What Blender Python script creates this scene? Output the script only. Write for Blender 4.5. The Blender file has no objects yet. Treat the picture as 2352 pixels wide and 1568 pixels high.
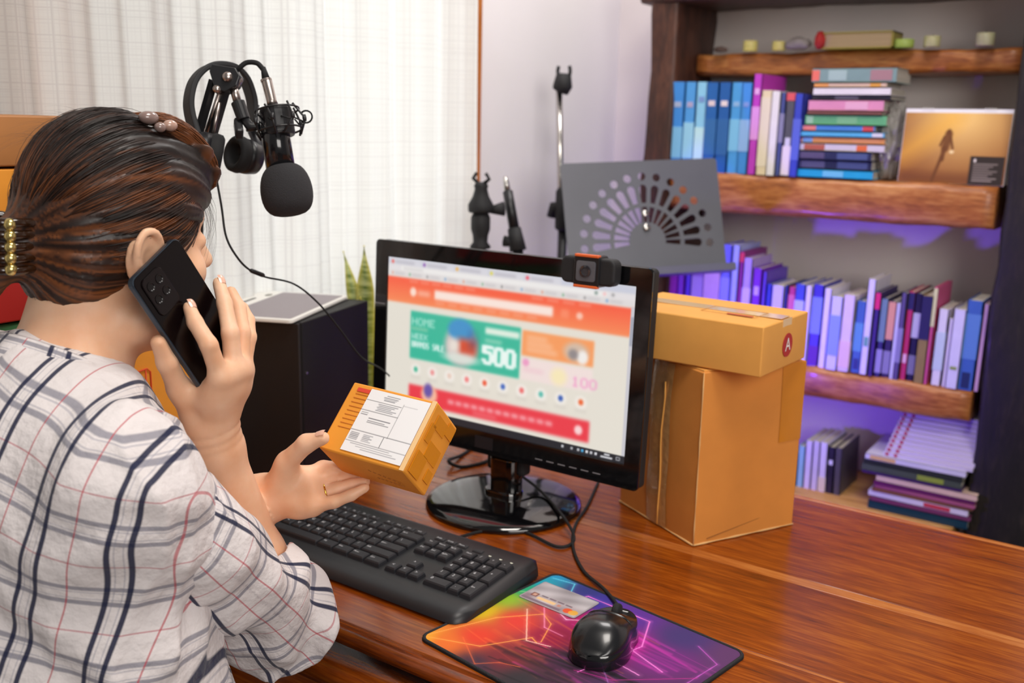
import bpy, bmesh, math, random
import numpy as np
from mathutils import Vector, Matrix, Euler

scene = bpy.context.scene
COL = scene.collection
rnd = random.Random(7)

# ------------------------------------------------------------------ camera
CAM_H = 0.577                      # above the desk top, which is z = 0
FPX = 2287.0                       # focal length in pixels of a 2352 px wide frame (35 mm lens)
YAW, PITCH, ROLL = (math.radians(a) for a in (-34.7, -12.42, 1.22))
CF = np.array([math.sin(YAW) * math.cos(PITCH), math.cos(YAW) * math.cos(PITCH), math.sin(PITCH)])
_r0 = np.array([math.cos(YAW), -math.sin(YAW), 0.0])
_u0 = np.cross(_r0, CF)
CR = math.cos(ROLL) * _r0 + math.sin(ROLL) * _u0
CU = -math.sin(ROLL) * _r0 + math.cos(ROLL) * _u0
CC = np.array([0.0, 0.0, CAM_H])
cam_data = bpy.data.cameras.new('camera')
cam_data.sensor_width = 36.0
cam_data.lens = FPX / 2352.0 * 36.0
cam_data.clip_start = 0.05
cam_data.dof.use_dof = True
cam_data.dof.focus_distance = 1.07
cam_data.dof.aperture_fstop = 4.8
cam = bpy.data.objects.new('camera', cam_data)
COL.objects.link(cam)
cam.matrix_world = Matrix([[CR[0], CU[0], -CF[0], 0], [CR[1], CU[1], -CF[1], 0], [CR[2], CU[2], -CF[2], CAM_H], [0, 0, 0, 1]])
scene.camera = cam

# ------------------------------------------------------------------ view and light
vs = scene.view_settings
vs.view_transform = 'Standard'
vs.look = 'None'
vs.gamma = 1.0
vs.exposure = 0.0
vs.use_curve_mapping = False

world = bpy.data.worlds.new('world')
scene.world = world
world.use_nodes = True
world.node_tree.nodes['Background'].inputs[0].default_value = (1.0, 0.965, 0.93, 1)
world.node_tree.nodes['Background'].inputs[1].default_value = 0.16


def area(name, loc, target, size, power, color, size_y=None):
    L = bpy.data.lights.new(name, 'AREA')
    L.energy = power
    L.color = color
    L.shape = 'RECTANGLE' if size_y else 'SQUARE'
    L.size = size
    if size_y:
        L.size_y = size_y
    o = bpy.data.objects.new(name, L)
    COL.objects.link(o)
    o.location = loc
    d = Vector(target) - Vector(loc)
    o.rotation_euler = d.to_track_quat('-Z', 'Y').to_euler()
    return o


area('ceiling_lamp', (-0.25, 0.75, 1.95), (-0.45, 1.0, 0.0), 0.6, 21.0, (1.0, 0.94, 0.87))
area('room_window', (1.5, -0.35, 1.25), (-0.6, 1.0, 0.15), 1.3, 41.0, (1.0, 0.95, 0.90))
area('rear_fill', (-0.95, 1.92, 1.8), (-1.0, 1.98, 0.0), 0.5, 11.0, (1.0, 0.96, 0.93))  # added fill without a real lamp, brightens the left wall and bookcase
area('curtain_window', (-1.75, 1.60, 0.55), (0.0, 1.6, 0.45), 1.0, 10.0, (0.98, 0.99, 1.0), 1.3)
area('purple_led', (-0.92, 1.70, -0.05), (-0.68, 2.40, 0.20), 0.05, 2.4, (0.15, 0.05, 1.0), 0.03).data.spread = math.radians(120)
area('purple_led_wall', (-1.22, 1.98, -0.1), (-1.30, 2.40, 0.3), 0.10, 0.35, (0.30, 0.14, 1.0), 0.05)


# ------------------------------------------------------------------ helpers
def lin(c):
    """'#rrggbb' or 0-255 tuple to linear rgb"""
    if isinstance(c, str):
        c = tuple(int(c[i:i + 2], 16) for i in (1, 3, 5))
    out = []
    for v in c[:3]:
        v = v / 255.0
        out.append(v / 12.92 if v <= 0.04045 else ((v + 0.055) / 1.055) ** 2.4)
    return tuple(out)


def PX(x, y, d):
    """point seen at a pixel of the photograph at depth d along the view axis"""
    return CC + d * (CF + (x - 1176) / FPX * CR - (y - 784) / FPX * CU)


def ON(x, y, axis, val):
    """point seen at a pixel, on the plane axis = val"""
    d = CF + (x - 1176) / FPX * CR - (y - 784) / FPX * CU
    return CC + (val - CC[axis]) / d[axis] * d


def XY(x, y, Y):
    return ON(x, y, 1, Y)


class Mat:
    cache = {}


def nodes_of(name):
    m = bpy.data.materials.new(name)
    m.use_nodes = True
    nt = m.node_tree
    b = nt.nodes['Principled BSDF']
    return m, nt, b


def mat(name, color, rough=0.5, metal=0.0, spec=0.5, coat=0.0, var=0.0, vscale=40.0, bump=0.0, bscale=200.0,
        emit=0.0, sheen=0.0, trans=0.0, sss=0.0, stretch=(1, 1, 1), ior=None, alpha=None):
    if name in Mat.cache:
        return Mat.cache[name]
    m, nt, b = nodes_of(name)
    c = lin(color)
    b.inputs['Base Color'].default_value = (*c, 1)
    b.inputs['Roughness'].default_value = rough
    b.inputs['Metallic'].default_value = metal
    b.inputs['Specular IOR Level'].default_value = spec
    b.inputs['Coat Weight'].default_value = coat
    b.inputs['Coat Roughness'].default_value = 0.06
    b.inputs['Sheen Weight'].default_value = sheen
    b.inputs['Transmission Weight'].default_value = trans
    if ior:
        b.inputs['IOR'].default_value = ior
    if alpha is not None:
        b.inputs['Alpha'].default_value = alpha
    if sss:
        b.inputs['Subsurface Weight'].default_value = sss
        b.inputs['Subsurface Radius'].default_value = (0.012, 0.004, 0.002)
        b.inputs['Subsurface Scale'].default_value = 0.6
    if emit:
        b.inputs['Emission Color'].default_value = (*c, 1)
        b.inputs['Emission Strength'].default_value = emit
    if var or bump:
        tc = nt.nodes.new('ShaderNodeTexCoord')
        mp = nt.nodes.new('ShaderNodeMapping')
        mp.inputs['Scale'].default_value = stretch
        nt.links.new(tc.outputs['Object'], mp.inputs['Vector'])
        if var:
            n = nt.nodes.new('ShaderNodeTexNoise')
            n.inputs['Scale'].default_value = vscale
            n.inputs['Detail'].default_value = 6
            nt.links.new(mp.outputs[0], n.inputs['Vector'])
            r = nt.nodes.new('ShaderNodeValToRGB')
            r.color_ramp.elements[0].position = 0.3
            r.color_ramp.elements[1].position = 0.7
            r.color_ramp.elements[0].color = (*[max(0, v * (1 - var)) for v in c], 1)
            r.color_ramp.elements[1].color = (*[min(1, v * (1 + var)) for v in c], 1)
            nt.links.new(n.outputs['Fac'], r.inputs['Fac'])
            nt.links.new(r.outputs[0], b.inputs['Base Color'])
        if bump:
            n2 = nt.nodes.new('ShaderNodeTexNoise')
            n2.inputs['Scale'].default_value = bscale
            n2.inputs['Detail'].default_value = 3
            nt.links.new(mp.outputs[0], n2.inputs['Vector'])
            bp = nt.nodes.new('ShaderNodeBump')
            bp.inputs['Strength'].default_value = bump
            bp.inputs['Distance'].default_value = 0.002
            nt.links.new(n2.outputs['Fac'], bp.inputs['Height'])
            nt.links.new(bp.outputs[0], b.inputs['Normal'])
    Mat.cache[name] = m
    return m


def wood(name, dark, mid, light, rough=0.3, coat=0.3, scale=9.0, stretch=(1.0, 14.0, 14.0), bump=0.05, offset=(0, 0, 0)):
    """streaky wood: grain runs along local X"""
    if name in Mat.cache:
        return Mat.cache[name]
    m, nt, b = nodes_of(name)
    tc = nt.nodes.new('ShaderNodeTexCoord')
    mp = nt.nodes.new('ShaderNodeMapping')
    mp.inputs['Scale'].default_value = stretch
    mp.inputs['Location'].default_value = offset
    nt.links.new(tc.outputs['Object'], mp.inputs['Vector'])
    n = nt.nodes.new('ShaderNodeTexNoise')
    n.inputs['Scale'].default_value = scale * 0.45
    n.inputs['Detail'].default_value = 7
    n.inputs['Roughness'].default_value = 0.62
    n.inputs['Distortion'].default_value = 0.6
    nt.links.new(mp.outputs[0], n.inputs['Vector'])
    n3 = nt.nodes.new('ShaderNodeTexNoise')
    n3.inputs['Scale'].default_value = scale * 2.6
    n3.inputs['Detail'].default_value = 5
    nt.links.new(mp.outputs[0], n3.inputs['Vector'])
    mix = nt.nodes.new('ShaderNodeMath')
    mix.operation = 'MULTIPLY_ADD'
    mix.inputs[1].default_value = 0.45
    nt.links.new(n3.outputs['Fac'], mix.inputs[0])
    half = nt.nodes.new('ShaderNodeMath')
    half.operation = 'MULTIPLY'
    half.inputs[1].default_value = 0.62
    nt.links.new(n.outputs['Fac'], half.inputs[0])
    nt.links.new(half.outputs[0], mix.inputs[2])
    r = nt.nodes.new('ShaderNodeValToRGB')
    r.color_ramp.elements[0].position = 0.36
    r.color_ramp.elements[0].color = (*lin(dark), 1)
    r.color_ramp.elements[1].position = 0.70
    r.color_ramp.elements[1].color = (*lin(light), 1)
    e = r.color_ramp.elements.new(0.53)
    e.color = (*lin(mid), 1)
    nt.links.new(mix.outputs[0], r.inputs['Fac'])
    nt.links.new(r.outputs[0], b.inputs['Base Color'])
    b.inputs['Roughness'].default_value = rough
    b.inputs['Coat Weight'].default_value = coat
    b.inputs['Coat Roughness'].default_value = 0.12
    bp = nt.nodes.new('ShaderNodeBump')
    bp.inputs['Strength'].default_value = bump
    bp.inputs['Distance'].default_value = 0.003
    nt.links.new(mix.outputs[0], bp.inputs['Height'])
    nt.links.new(bp.outputs[0], b.inputs['Normal'])
    Mat.cache[name] = m
    return m


def paint_mat(name, rough=0.6, emit=0.0, coat=0.0, spec=0.5):
    """shows the printed colours stored on the mesh"""
    if name in Mat.cache:
        return Mat.cache[name]
    m, nt, b = nodes_of(name)
    a = nt.nodes.new('ShaderNodeVertexColor')
    a.layer_name = 'print'
    if emit:
        b.inputs['Base Color'].default_value = (0.01, 0.01, 0.01, 1)
        nt.links.new(a.outputs['Color'], b.inputs['Emission Color'])
        b.inputs['Emission Strength'].default_value = emit
    else:
        nt.links.new(a.outputs['Color'], b.inputs['Base Color'])
    b.inputs['Roughness'].default_value = rough
    b.inputs['Coat Weight'].default_value = coat
    b.inputs['Specular IOR Level'].default_value = spec
    Mat.cache[name] = m
    return m


class MB:
    """collects geometry for one mesh"""

    def __init__(s):
        s.v = []
        s.f = []

    def add(s, verts, faces):
        o = len(s.v)
        s.v += [tuple(float(q) for q in p) for p in verts]
        s.f += [tuple(i + o for i in f) for f in faces]
        return s

    def box(s, c, size, rot=None, taper=1.0):
        hx, hy, hz = (q / 2 for q in size)
        pts = []
        for z in (-1, 1):
            k = taper if z > 0 else 1.0
            for x, y in ((-1, -1), (1, -1), (1, 1), (-1, 1)):
                p = Vector((x * hx * k, y * hy * k, z * hz))
                if rot is not None:
                    p = rot @ p
                pts.append(p + Vector(c))
        return s.add(pts, [(3, 2, 1, 0), (4, 5, 6, 7), (0, 1, 5, 4), (1, 2, 6, 5), (2, 3, 7, 6), (3, 0, 4, 7)])

    def lathe(s, prof, c=(0, 0, 0), axis=(0, 0, 1), seg=24, cap=True):
        a = Vector(axis).normalized()
        x = a.orthogonal().normalized()
        y = a.cross(x)
        c = Vector(c)
        vs_, fs = [], []
        for r, h in prof:
            for k in range(seg):
                t = 2 * math.pi * k / seg
                vs_.append(c + a * h + (x * math.cos(t) + y * math.sin(t)) * r)
        n = len(prof)
        for i in range(n - 1):
            for k in range(seg):
                k2 = (k + 1) % seg
                fs.append((i * seg + k, i * seg + k2, (i + 1) * seg + k2, (i + 1) * seg + k))
        if cap:
            fs.append(tuple(range(seg))[::-1])
            fs.append(tuple((n - 1) * seg + k for k in range(seg)))
        return s.add(vs_, fs)

    def tube(s, path, r, seg=8, cap=True):
        pts = [Vector(p) for p in path]
        n = len(pts)
        rs = r if isinstance(r, (list, tuple)) else [r] * n
        up = None
        vs_, fs = [], []
        for i, p in enumerate(pts):
            t = (pts[min(i + 1, n - 1)] - pts[max(i - 1, 0)])
            if t.length < 1e-9:
                t = Vector((0, 0, 1))
            t.normalize()
            if up is None:
                up = t.orthogonal().normalized()
            up = (up - t * up.dot(t))
            up = up.normalized() if up.length > 1e-6 else t.orthogonal().normalized()
            w = t.cross(up)
            for k in range(seg):
                a = 2 * math.pi * k / seg
                vs_.append(p + (up * math.cos(a) + w * math.sin(a)) * rs[i])
        for i in range(n - 1):
            for k in range(seg):
                k2 = (k + 1) % seg
                fs.append((i * seg + k, i * seg + k2, (i + 1) * seg + k2, (i + 1) * seg + k))
        if cap:
            fs.append(tuple(range(seg))[::-1])
            fs.append(tuple((n - 1) * seg + k for k in range(seg)))
        return s.add(vs_, fs)

    def prism(s, outline, z0, z1, mtx=None):
        n = len(outline)
        vs_ = [Vector((x, y, z0)) for x, y in outline] + [Vector((x, y, z1)) for x, y in outline]
        if mtx is not None:
            vs_ = [mtx @ p for p in vs_]
        fs = [tuple(range(n))[::-1], tuple(range(n, 2 * n))]
        for i in range(n):
            j = (i + 1) % n
            fs.append((i, j, n + j, n + i))
        return s.add(vs_, fs)

    def build(s, name, material, parent=None, smooth=False, bevel=0.0, bseg=2, subsurf=0, loc=None, rot=None):
        me = bpy.data.meshes.new(name)
        me.from_pydata(s.v, [], s.f)
        me.update()
        return link(name, me, material, parent, smooth, bevel, bseg, subsurf, loc, rot)


def link(name, me, material, parent=None, smooth=False, bevel=0.0, bseg=2, subsurf=0, loc=None, rot=None):
    if material is not None and len(me.materials) == 0:
        me.materials.append(material)
    if smooth:
        me.polygons.foreach_set('use_smooth', [True] * len(me.polygons))
    o = bpy.data.objects.new(name, me)
    COL.objects.link(o)
    if parent is not None:
        o.parent = parent
    if loc is not None:
        o.location = loc
    if rot is not None:
        o.rotation_euler = rot
    if bevel:
        md = o.modifiers.new('bevel', 'BEVEL')
        md.width = bevel
        md.segments = bseg
        md.limit_method = 'ANGLE'
        md.angle_limit = math.radians(40)
        if not smooth:
            md.harden_normals = False
    if subsurf:
        md = o.modifiers.new('subsurf', 'SUBSURF')
        md.levels = subsurf
        md.render_levels = subsurf
    return o


def tag(o, label=None, cat=None, group=None, kind=None):
    if label:
        o['label'] = label
    if cat:
        o['category'] = cat
    if group:
        o['group'] = group
    if kind:
        o['kind'] = kind
    return o


def empty(name, loc=(0, 0, 0), rot=None, mtx=None):
    o = bpy.data.objects.new(name, None)
    o.empty_display_size = 0.05
    COL.objects.link(o)
    if mtx is not None:
        o.matrix_world = mtx
    else:
        o.location = loc
        if rot:
            o.rotation_euler = rot
    return o


def thing(name, label, cat, loc=(0, 0, 0), rot=None, group=None, mtx=None):
    return tag(empty(name, loc, rot, mtx), label, cat, group)


def frame_mtx(o, x, y, z):
    return Matrix([[x[0], y[0], z[0], o[0]], [x[1], y[1], z[1], o[1]], [x[2], y[2], z[2], o[2]], [0, 0, 0, 1]])


def round_rect(w, h, r, seg=5, cx=0, cy=0):
    pts = []
    for sx, sy, a0 in ((1, -1, -90), (1, 1, 0), (-1, 1, 90), (-1, -1, 180)):
        for k in range(seg + 1):
            a = math.radians(a0 + 90 * k / seg)
            pts.append((cx + sx * (w / 2 - r) + r * math.cos(a), cy + sy * (h / 2 - r) + r * math.sin(a)))
    return pts


def catmull(pts, n=8):
    pts = [np.array(p, float) for p in pts]
    P_ = [2 * pts[0] - pts[1]] + pts + [2 * pts[-1] - pts[-2]]
    out = []
    for i in range(1, len(P_) - 2):
        a, b, c, d = P_[i - 1], P_[i], P_[i + 1], P_[i + 2]
        for k in range(n):
            t = k / n
            out.append(0.5 * ((2 * b) + (c - a) * t + (2 * a - 5 * b + 4 * c - d) * t * t + (-a + 3 * b - 3 * c + d) * t ** 3))
    out.append(pts[-1])
    return out


def paint_grid(name, w, h, nx, ny, img, material, parent=None, loc=None, rot=None, zfun=None):
    """flat printed sheet in local XY; img is (ny+1, nx+1, 3) sRGB 0..1, row 0 at the bottom"""
    xs = np.linspace(-w / 2, w / 2, nx + 1)
    ys = np.linspace(-h / 2, h / 2, ny + 1)
    gx, gy = np.meshgrid(xs, ys)
    gz = np.zeros_like(gx) if zfun is None else zfun(gx, gy)
    co = np.stack([gx, gy, gz], -1).reshape(-1, 3)
    idx = np.arange((nx + 1) * (ny + 1)).reshape(ny + 1, nx + 1)
    q = np.stack([idx[:-1, :-1], idx[:-1, 1:], idx[1:, 1:], idx[1:, :-1]], -1).reshape(-1, 4)
    me = fast_mesh(name, co, q)
    img = np.clip(img, 0, 1)
    l = np.where(img <= 0.04045, img / 12.92, ((img + 0.055) / 1.055) ** 2.4)
    rgba = np.concatenate([l.reshape(-1, 3), np.ones((l.shape[0] * l.shape[1], 1))], 1).astype(np.float32)
    ca = me.color_attributes.new('print', 'FLOAT_COLOR', 'POINT')
    ca.data.foreach_set('color', rgba.ravel())
    return link(name, me, material, parent, False, loc=loc, rot=rot)


def fast_mesh(name, co, quads, smooth=False):
    me = bpy.data.meshes.new(name)
    co = np.asarray(co, np.float32)
    quads = np.asarray(quads, np.int32)
    k = quads.shape[1]
    me.vertices.add(len(co))
    me.vertices.foreach_set('co', co.ravel())
    me.loops.add(quads.size)
    me.loops.foreach_set('vertex_index', quads.ravel())
    me.polygons.add(len(quads))
    me.polygons.foreach_set('loop_start', np.arange(0, quads.size, k, dtype=np.int32))
    if smooth:
        me.polygons.foreach_set('use_smooth', np.ones(len(quads), bool))
    me.update(calc_edges=True)
    me.validate()
    return me


FONT = {
    'A': '01110 10001 10001 11111 10001 10001 10001', 'B': '11110 10001 10001 11110 10001 10001 11110',
    'D': '11110 10001 10001 10001 10001 10001 11110', 'E': '11111 10000 10000 11110 10000 10000 11111',
    'H': '10001 10001 10001 11111 10001 10001 10001', 'K': '10001 10010 10100 11000 10100 10010 10001',
    'L': '10000 10000 10000 10000 10000 10000 11111', 'M': '10001 11011 10101 10101 10001 10001 10001',
    'N': '10001 11001 10101 10011 10001 10001 10001', 'O': '01110 10001 10001 10001 10001 10001 01110',
    'R': '11110 10001 10001 11110 10100 10010 10001', 'S': '01111 10000 10000 01110 00001 00001 11110',
    'W': '10001 10001 10001 10101 10101 11011 10001', '5': '11111 10000 11110 00001 00001 10001 01110',
    '0': '01110 10001 10001 10001 10001 10001 01110', '1': '00100 01100 00100 00100 00100 00100 01110', ' ': '00000 00000 00000 00000 00000 00000 00000'}


class Img:
    """little painter: coordinates 0..1 from the top left"""

    def __init__(s, nx, ny, bg):
        s.a = np.zeros((ny + 1, nx + 1, 3)) + np.array([c / 255 for c in bg])
        s.nx, s.ny = nx, ny
        s.x, s.y = np.meshgrid(np.linspace(0, 1, nx + 1), np.linspace(0, 1, ny + 1))

    def blend(s, m, col):
        m = np.clip(m, 0, 1)[..., None]
        s.a = s.a * (1 - m) + m * np.array([c / 255 for c in col])

    def rect(s, x0, y0, x1, y1, col, soft=0.004, op=1.0):
        asp = s.ny / s.nx
        ex = np.clip((s.x - x0) / soft + .5, 0, 1) * np.clip((x1 - s.x) / soft + .5, 0, 1)
        sy_ = soft / asp
        ey = np.clip((s.y - y0) / sy_ + .5, 0, 1) * np.clip((y1 - s.y) / sy_ + .5, 0, 1)
        s.blend(ex * ey * op, col)

    def disc(s, cx, cy, rx, ry, col, soft=0.3, op=1.0):
        d = np.sqrt(((s.x - cx) / rx) ** 2 + ((s.y - cy) / ry) ** 2)
        s.blend(np.clip((1 - d) / soft + .5, 0, 1) * op, col)

    def line(s, p, q, w, col, op=1.0, soft=0.5):
        asp = s.ny / s.nx
        px, py = s.x - p[0], (s.y - p[1]) * asp
        dx, dy = q[0] - p[0], (q[1] - p[1]) * asp
        t = np.clip((px * dx + py * dy) / (dx * dx + dy * dy + 1e-9), 0, 1)
        d = np.hypot(px - t * dx, py - t * dy)
        s.blend(np.clip((w - d) / (w * soft) + .5, 0, 1) * op, col)

    def text(s, t, x, y, h, col, op=1.0, wr=0.8):
        cw = h * (s.ny / s.nx) * wr
        for ch in t:
            g = FONT.get(ch)
            if g:
                for r_, row in enumerate(g.split()):
                    for c_, b_ in enumerate(row):
                        if b_ == '1':
                            s.rect(x + c_ * cw / 6, y + r_ * h / 7, x + (c_ + 1.1) * cw / 6, y + (r_ + 1.1) * h / 7, col, soft=cw / 8, op=op)
            x += cw

    def blur(s, n):
        for _ in range(n):
            a = s.a
            p = np.pad(a, ((1, 1), (1, 1), (0, 0)), 'edge')
            s.a = (p[:-2, 1:-1] + p[2:, 1:-1] + p[1:-1, :-2] + p[1:-1, 2:] + 2 * a) / 6

    def out(s):
        return s.a[::-1]


def glyph_mesh(txt, size, name='legend'):
    cu = bpy.data.curves.new(name, 'FONT')
    cu.body = txt
    cu.size = size
    cu.align_x = 'CENTER'
    cu.align_y = 'CENTER'
    cu.resolution_u = 2
    o = bpy.data.objects.new(name, cu)
    COL.objects.link(o)
    dg = bpy.context.evaluated_depsgraph_get()
    me = bpy.data.meshes.new_from_object(o.evaluated_get(dg))
    me.name = name
    bpy.data.objects.remove(o)
    bpy.data.curves.remove(cu)
    me.materials.clear()
    return me


# ------------------------------------------------------------------ the room
from mathutils import noise as mnoise

FLOOR_Z = -0.75
WX = -1.39            # left wall
WY = 2.49             # back wall
m_wall = mat('wall_paint', '#efebee', rough=0.85, var=0.03, vscale=3, bump=0.08, bscale=60)
m_wallback = mat('wall_back_paint', '#e2dad6', rough=0.9, var=0.04, vscale=3, bump=0.08, bscale=60)
m_floor = mat('floor_tile', '#4a3a30', rough=0.4, var=0.15, vscale=5)

tag(MB().box((0.6, 0.6, FLOOR_Z - 0.02), (4.2, 4.2, 0.04)).build('floor', m_floor), kind='structure')
tag(MB().box((0.6, WY + 0.04, 0.55), (4.2, 0.08, 2.64)).build('wall_back', m_wallback), kind='structure')
w = MB()
wy0, wy1, wz0, wz1 = -0.2, 1.78, -0.25, 1.45
w.box((WX - 0.05, (wy1 + WY + 0.08) / 2, 0.55), (0.1, WY + 0.08 - wy1, 2.64))
w.box((WX - 0.05, (wy0 - 1.5) / 2, 0.55), (0.1, wy0 + 1.5, 2.64))
w.box((WX - 0.05, (wy0 + wy1) / 2, (wz0 - 0.77) / 2), (0.1, wy1 - wy0, wz0 + 0.77))
w.box((WX - 0.05, (wy0 + wy1) / 2, (wz1 + 1.87) / 2), (0.1, wy1 - wy0, 1.87 - wz1))
tag(w.build('wall_left', m_wall), kind='structure')

# window behind the curtain: brown wooden frame and panes
m_frame = wood('window_wood', '#8a4a18', '#b86a28', '#cf8440', stretch=(14, 14, 1.0))
win = tag(empty('window_1'), kind='structure')
for y in (wy1 + 0.032, (wy0 + wy1) / 2, wy0 + 0.02):
    MB().box((WX - 0.005, y, 0.6), (0.055, 0.05, wz1 - wz0)).build('jamb', m_frame, win, bevel=0.004)
for z in (wz0 + 0.02, wz1 - 0.02):
    MB().box((WX - 0.03, (wy0 + wy1) / 2, z), (0.05, wy1 - wy0, 0.04)).build('rail', m_frame, win, bevel=0.004)
m_glass = mat('window_glass', '#f4f8f8', rough=0.05, trans=1.0, ior=1.05)
for y in ((wy0 * 3 + wy1) / 4, (wy0 + wy1 * 3) / 4):
    MB().box((WX - 0.06, y, 0.6), (0.004, (wy1 - wy0) / 2 - 0.05, wz1 - wz0 - 0.08)).build('pane', m_glass, win)


# curtain: folded white linen with an open weave
def curtain_material():
    m, nt, b = nodes_of('curtain_linen')
    tc = nt.nodes.new('ShaderNodeTexCoord')
    fac = None
    for ax, sc in (((0, 1, 0), 190.0), ((0, 0, 1), 210.0)):
        mp = nt.nodes.new('ShaderNodeMapping')
        mp.inputs['Scale'].default_value = ax
        nt.links.new(tc.outputs['Object'], mp.inputs['Vector'])
        nz = nt.nodes.new('ShaderNodeTexNoise')
        nz.inputs['Scale'].default_value = sc * 1.6
        nz.inputs['Detail'].default_value = 2
        nt.links.new(mp.outputs[0], nz.inputs['Vector'])
        mr = nt.nodes.new('ShaderNodeMapRange')
        mr.inputs['From Min'].default_value = 0.50
        mr.inputs['From Max'].default_value = 0.70
        nt.links.new(nz.outputs['Fac'], mr.inputs['Value'])
        if fac is None:
            fac = mr
        else:
            ad = nt.nodes.new('ShaderNodeMath')
            ad.operation = 'MAXIMUM'
            nt.links.new(fac.outputs[0], ad.inputs[0])
            nt.links.new(mr.outputs[0], ad.inputs[1])
            fac = ad
    mx = nt.nodes.new('ShaderNodeMix')
    mx.data_type = 'RGBA'
    mx.inputs[6].default_value = (*lin('#ebe9e5'), 1)
    mx.inputs[7].default_value = (*lin('#d9d5d3'), 1)
    nt.links.new(fac.outputs[0], mx.inputs[0])
    nt.links.new(mx.outputs[2], b.inputs['Base Color'])
    b.inputs['Roughness'].default_value = 0.95
    b.inputs['Specular IOR Level'].default_value = 0.1
    tr = nt.nodes.new('ShaderNodeBsdfTranslucent')
    nt.links.new(mx.outputs[2], tr.inputs['Color'])
    ms = nt.nodes.new('ShaderNodeMixShader')
    ms.inputs[0].default_value = 0.5
    nt.links.new(b.outputs[0], ms.inputs[1])
    nt.links.new(tr.outputs[0], ms.inputs[2])
    nt.links.new(ms.outputs[0], nt.nodes['Material Output'].inputs[0])
    return m


ny, nz = 420, 60
ys = np.linspace(-0.25, 1.758, ny + 1)
zs = np.linspace(-0.70, 1.62, nz + 1)
gy, gz = np.meshgrid(ys, zs)
amp = 0.016 + 0.008 * np.sin(gy * 5.3)
gx = -1.334 + amp * np.sin(gy * 2 * math.pi / 0.155 + 0.9 * np.sin(gy * 7.1) + 0.25 * np.sin(gz * 2.3)) \
    + 0.006 * np.sin(gy * 2 * math.pi / 0.047 + gz * 1.1) + 0.004 * np.sin(gy * 91 + 2 * np.sin(gz * 1.7))
co = np.stack([gx, gy, gz], -1).reshape(-1, 3)
idx = np.arange(co.shape[0]).reshape(nz + 1, ny + 1)
q = np.stack([idx[:-1, :-1], idx[:-1, 1:], idx[1:, 1:], idx[1:, :-1]], -1).reshape(-1, 4)
cur = link('curtain', fast_mesh('curtain', co, q, True), curtain_material())
tag(cur, 'long white open-weave linen curtain hanging in folds before the window', 'curtain')

# ------------------------------------------------------------------ bookcase
m_log = wood('log_brown', '#6a3416', '#a8622e', '#c98a4c', rough=0.45, coat=0.15, scale=7, stretch=(1.6, 10, 10), bump=0.3)
m_log_v = wood('log_brown_upright', '#24120c', '#43241a', '#5e3828', rough=0.55, coat=0.1, scale=7, stretch=(10, 10, 1.6), bump=0.4)
m_log_k = wood('log_black_upright', '#0b0707', '#171010', '#2c221d', rough=0.6, coat=0.05, scale=9, stretch=(10, 10, 1.6), bump=0.5)
m_board = wood('board_pale', '#8a5a2c', '#b98548', '#d8a868', rough=0.5, coat=0.1, stretch=(1.2, 12, 12))


def beam(name, c, size, axis, material, parent, wob=0.006, rnd_r=0.012, seg=26, seed=0.0):
    """hewn beam along an axis with softened, wavering edges"""
    L = size[axis]
    o = [i for i in range(3) if i != axis]
    prof = round_rect(size[o[0]], size[o[1]], min(rnd_r, size[o[0]] / 2.2, size[o[1]] / 2.2), 3)
    vs_, fs = [], []
    n = len(prof)
    for i in range(seg + 1):
        t = -L / 2 + L * i / seg
        for k, (a, b_) in enumerate(prof):
            p = [0, 0, 0]
            p[axis] = t
            p[o[0]] = a
            p[o[1]] = b_
            nn = mnoise.noise(Vector((p[0] * 9 + seed, p[1] * 14, p[2] * 9))) + 0.5 * mnoise.noise(Vector((p[0] * 25, p[1] * 25 + seed, p[2] * 25)))
            s = 1 + wob * nn / (0.5 * min(size[o[0]], size[o[1]]))
            p[o[0]] *= s
            p[o[1]] *= s
            vs_.append(tuple(p))
    for i in range(seg):
        for k in range(n):
            k2 = (k + 1) % n
            fs.append((i * n + k, i * n + k2, (i + 1) * n + k2, (i + 1) * n + k))
    fs.append(tuple(range(n)))
    fs.append(tuple(seg * n + k for k in range(n))[::-1])
    ob = MB().add(vs_, fs).build(name, material, parent, smooth=False, loc=c)
    bm = bmesh.new()
    bm.from_mesh(ob.data)
    bmesh.ops.recalc_face_normals(bm, faces=bm.faces)
    bm.to_mesh(ob.data)
    bm.free()
    for p in ob.data.polygons:
        p.use_smooth = len(p.vertices) == 4
    return ob


SH2, SH3, SH4, SH1 = 0.469, 0.034, -0.268, 0.753
bc = thing('bookcase', 'rustic bookcase of dark hewn logs against the back wall', 'bookcase', (-0.73, 2.36, FLOOR_Z))
zo = -FLOOR_Z
beam('post', (-1.136 + 0.73, 0.005, 0.86), (0.07, 0.23, 1.72), 2, m_log_v, bc, 0.005, 0.01, seed=1)
tag(beam('post', (-0.285 + 0.73, 0.005, 0.86), (0.125, 0.23, 1.72), 2, m_log_k, bc, 0.006, 0.012, seed=5), 'almost black right-hand upright log')
beam('shelf', (0.0, 0.065, SH1 - 0.027 + zo), (0.735, 0.115, 0.052), 0, m_log, bc, 0.004, 0.012, seed=9)
beam('shelf', (0.0, 0.01, SH2 - 0.046 + zo), (0.735, 0.235, 0.092), 0, m_log, bc, 0.004, 0.018, seed=13)
beam('shelf', (0.0, 0.01, SH3 - 0.036 + zo), (0.735, 0.235, 0.072), 0, m_log, bc, 0.004, 0.016, seed=17)
tag(beam('shelf', (0.0, -0.01, SH4 - 0.016 + zo), (0.735, 0.27, 0.032), 0, m_board, bc, 0.0, 0.004, seed=19), 'pale plain bottom board')
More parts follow.
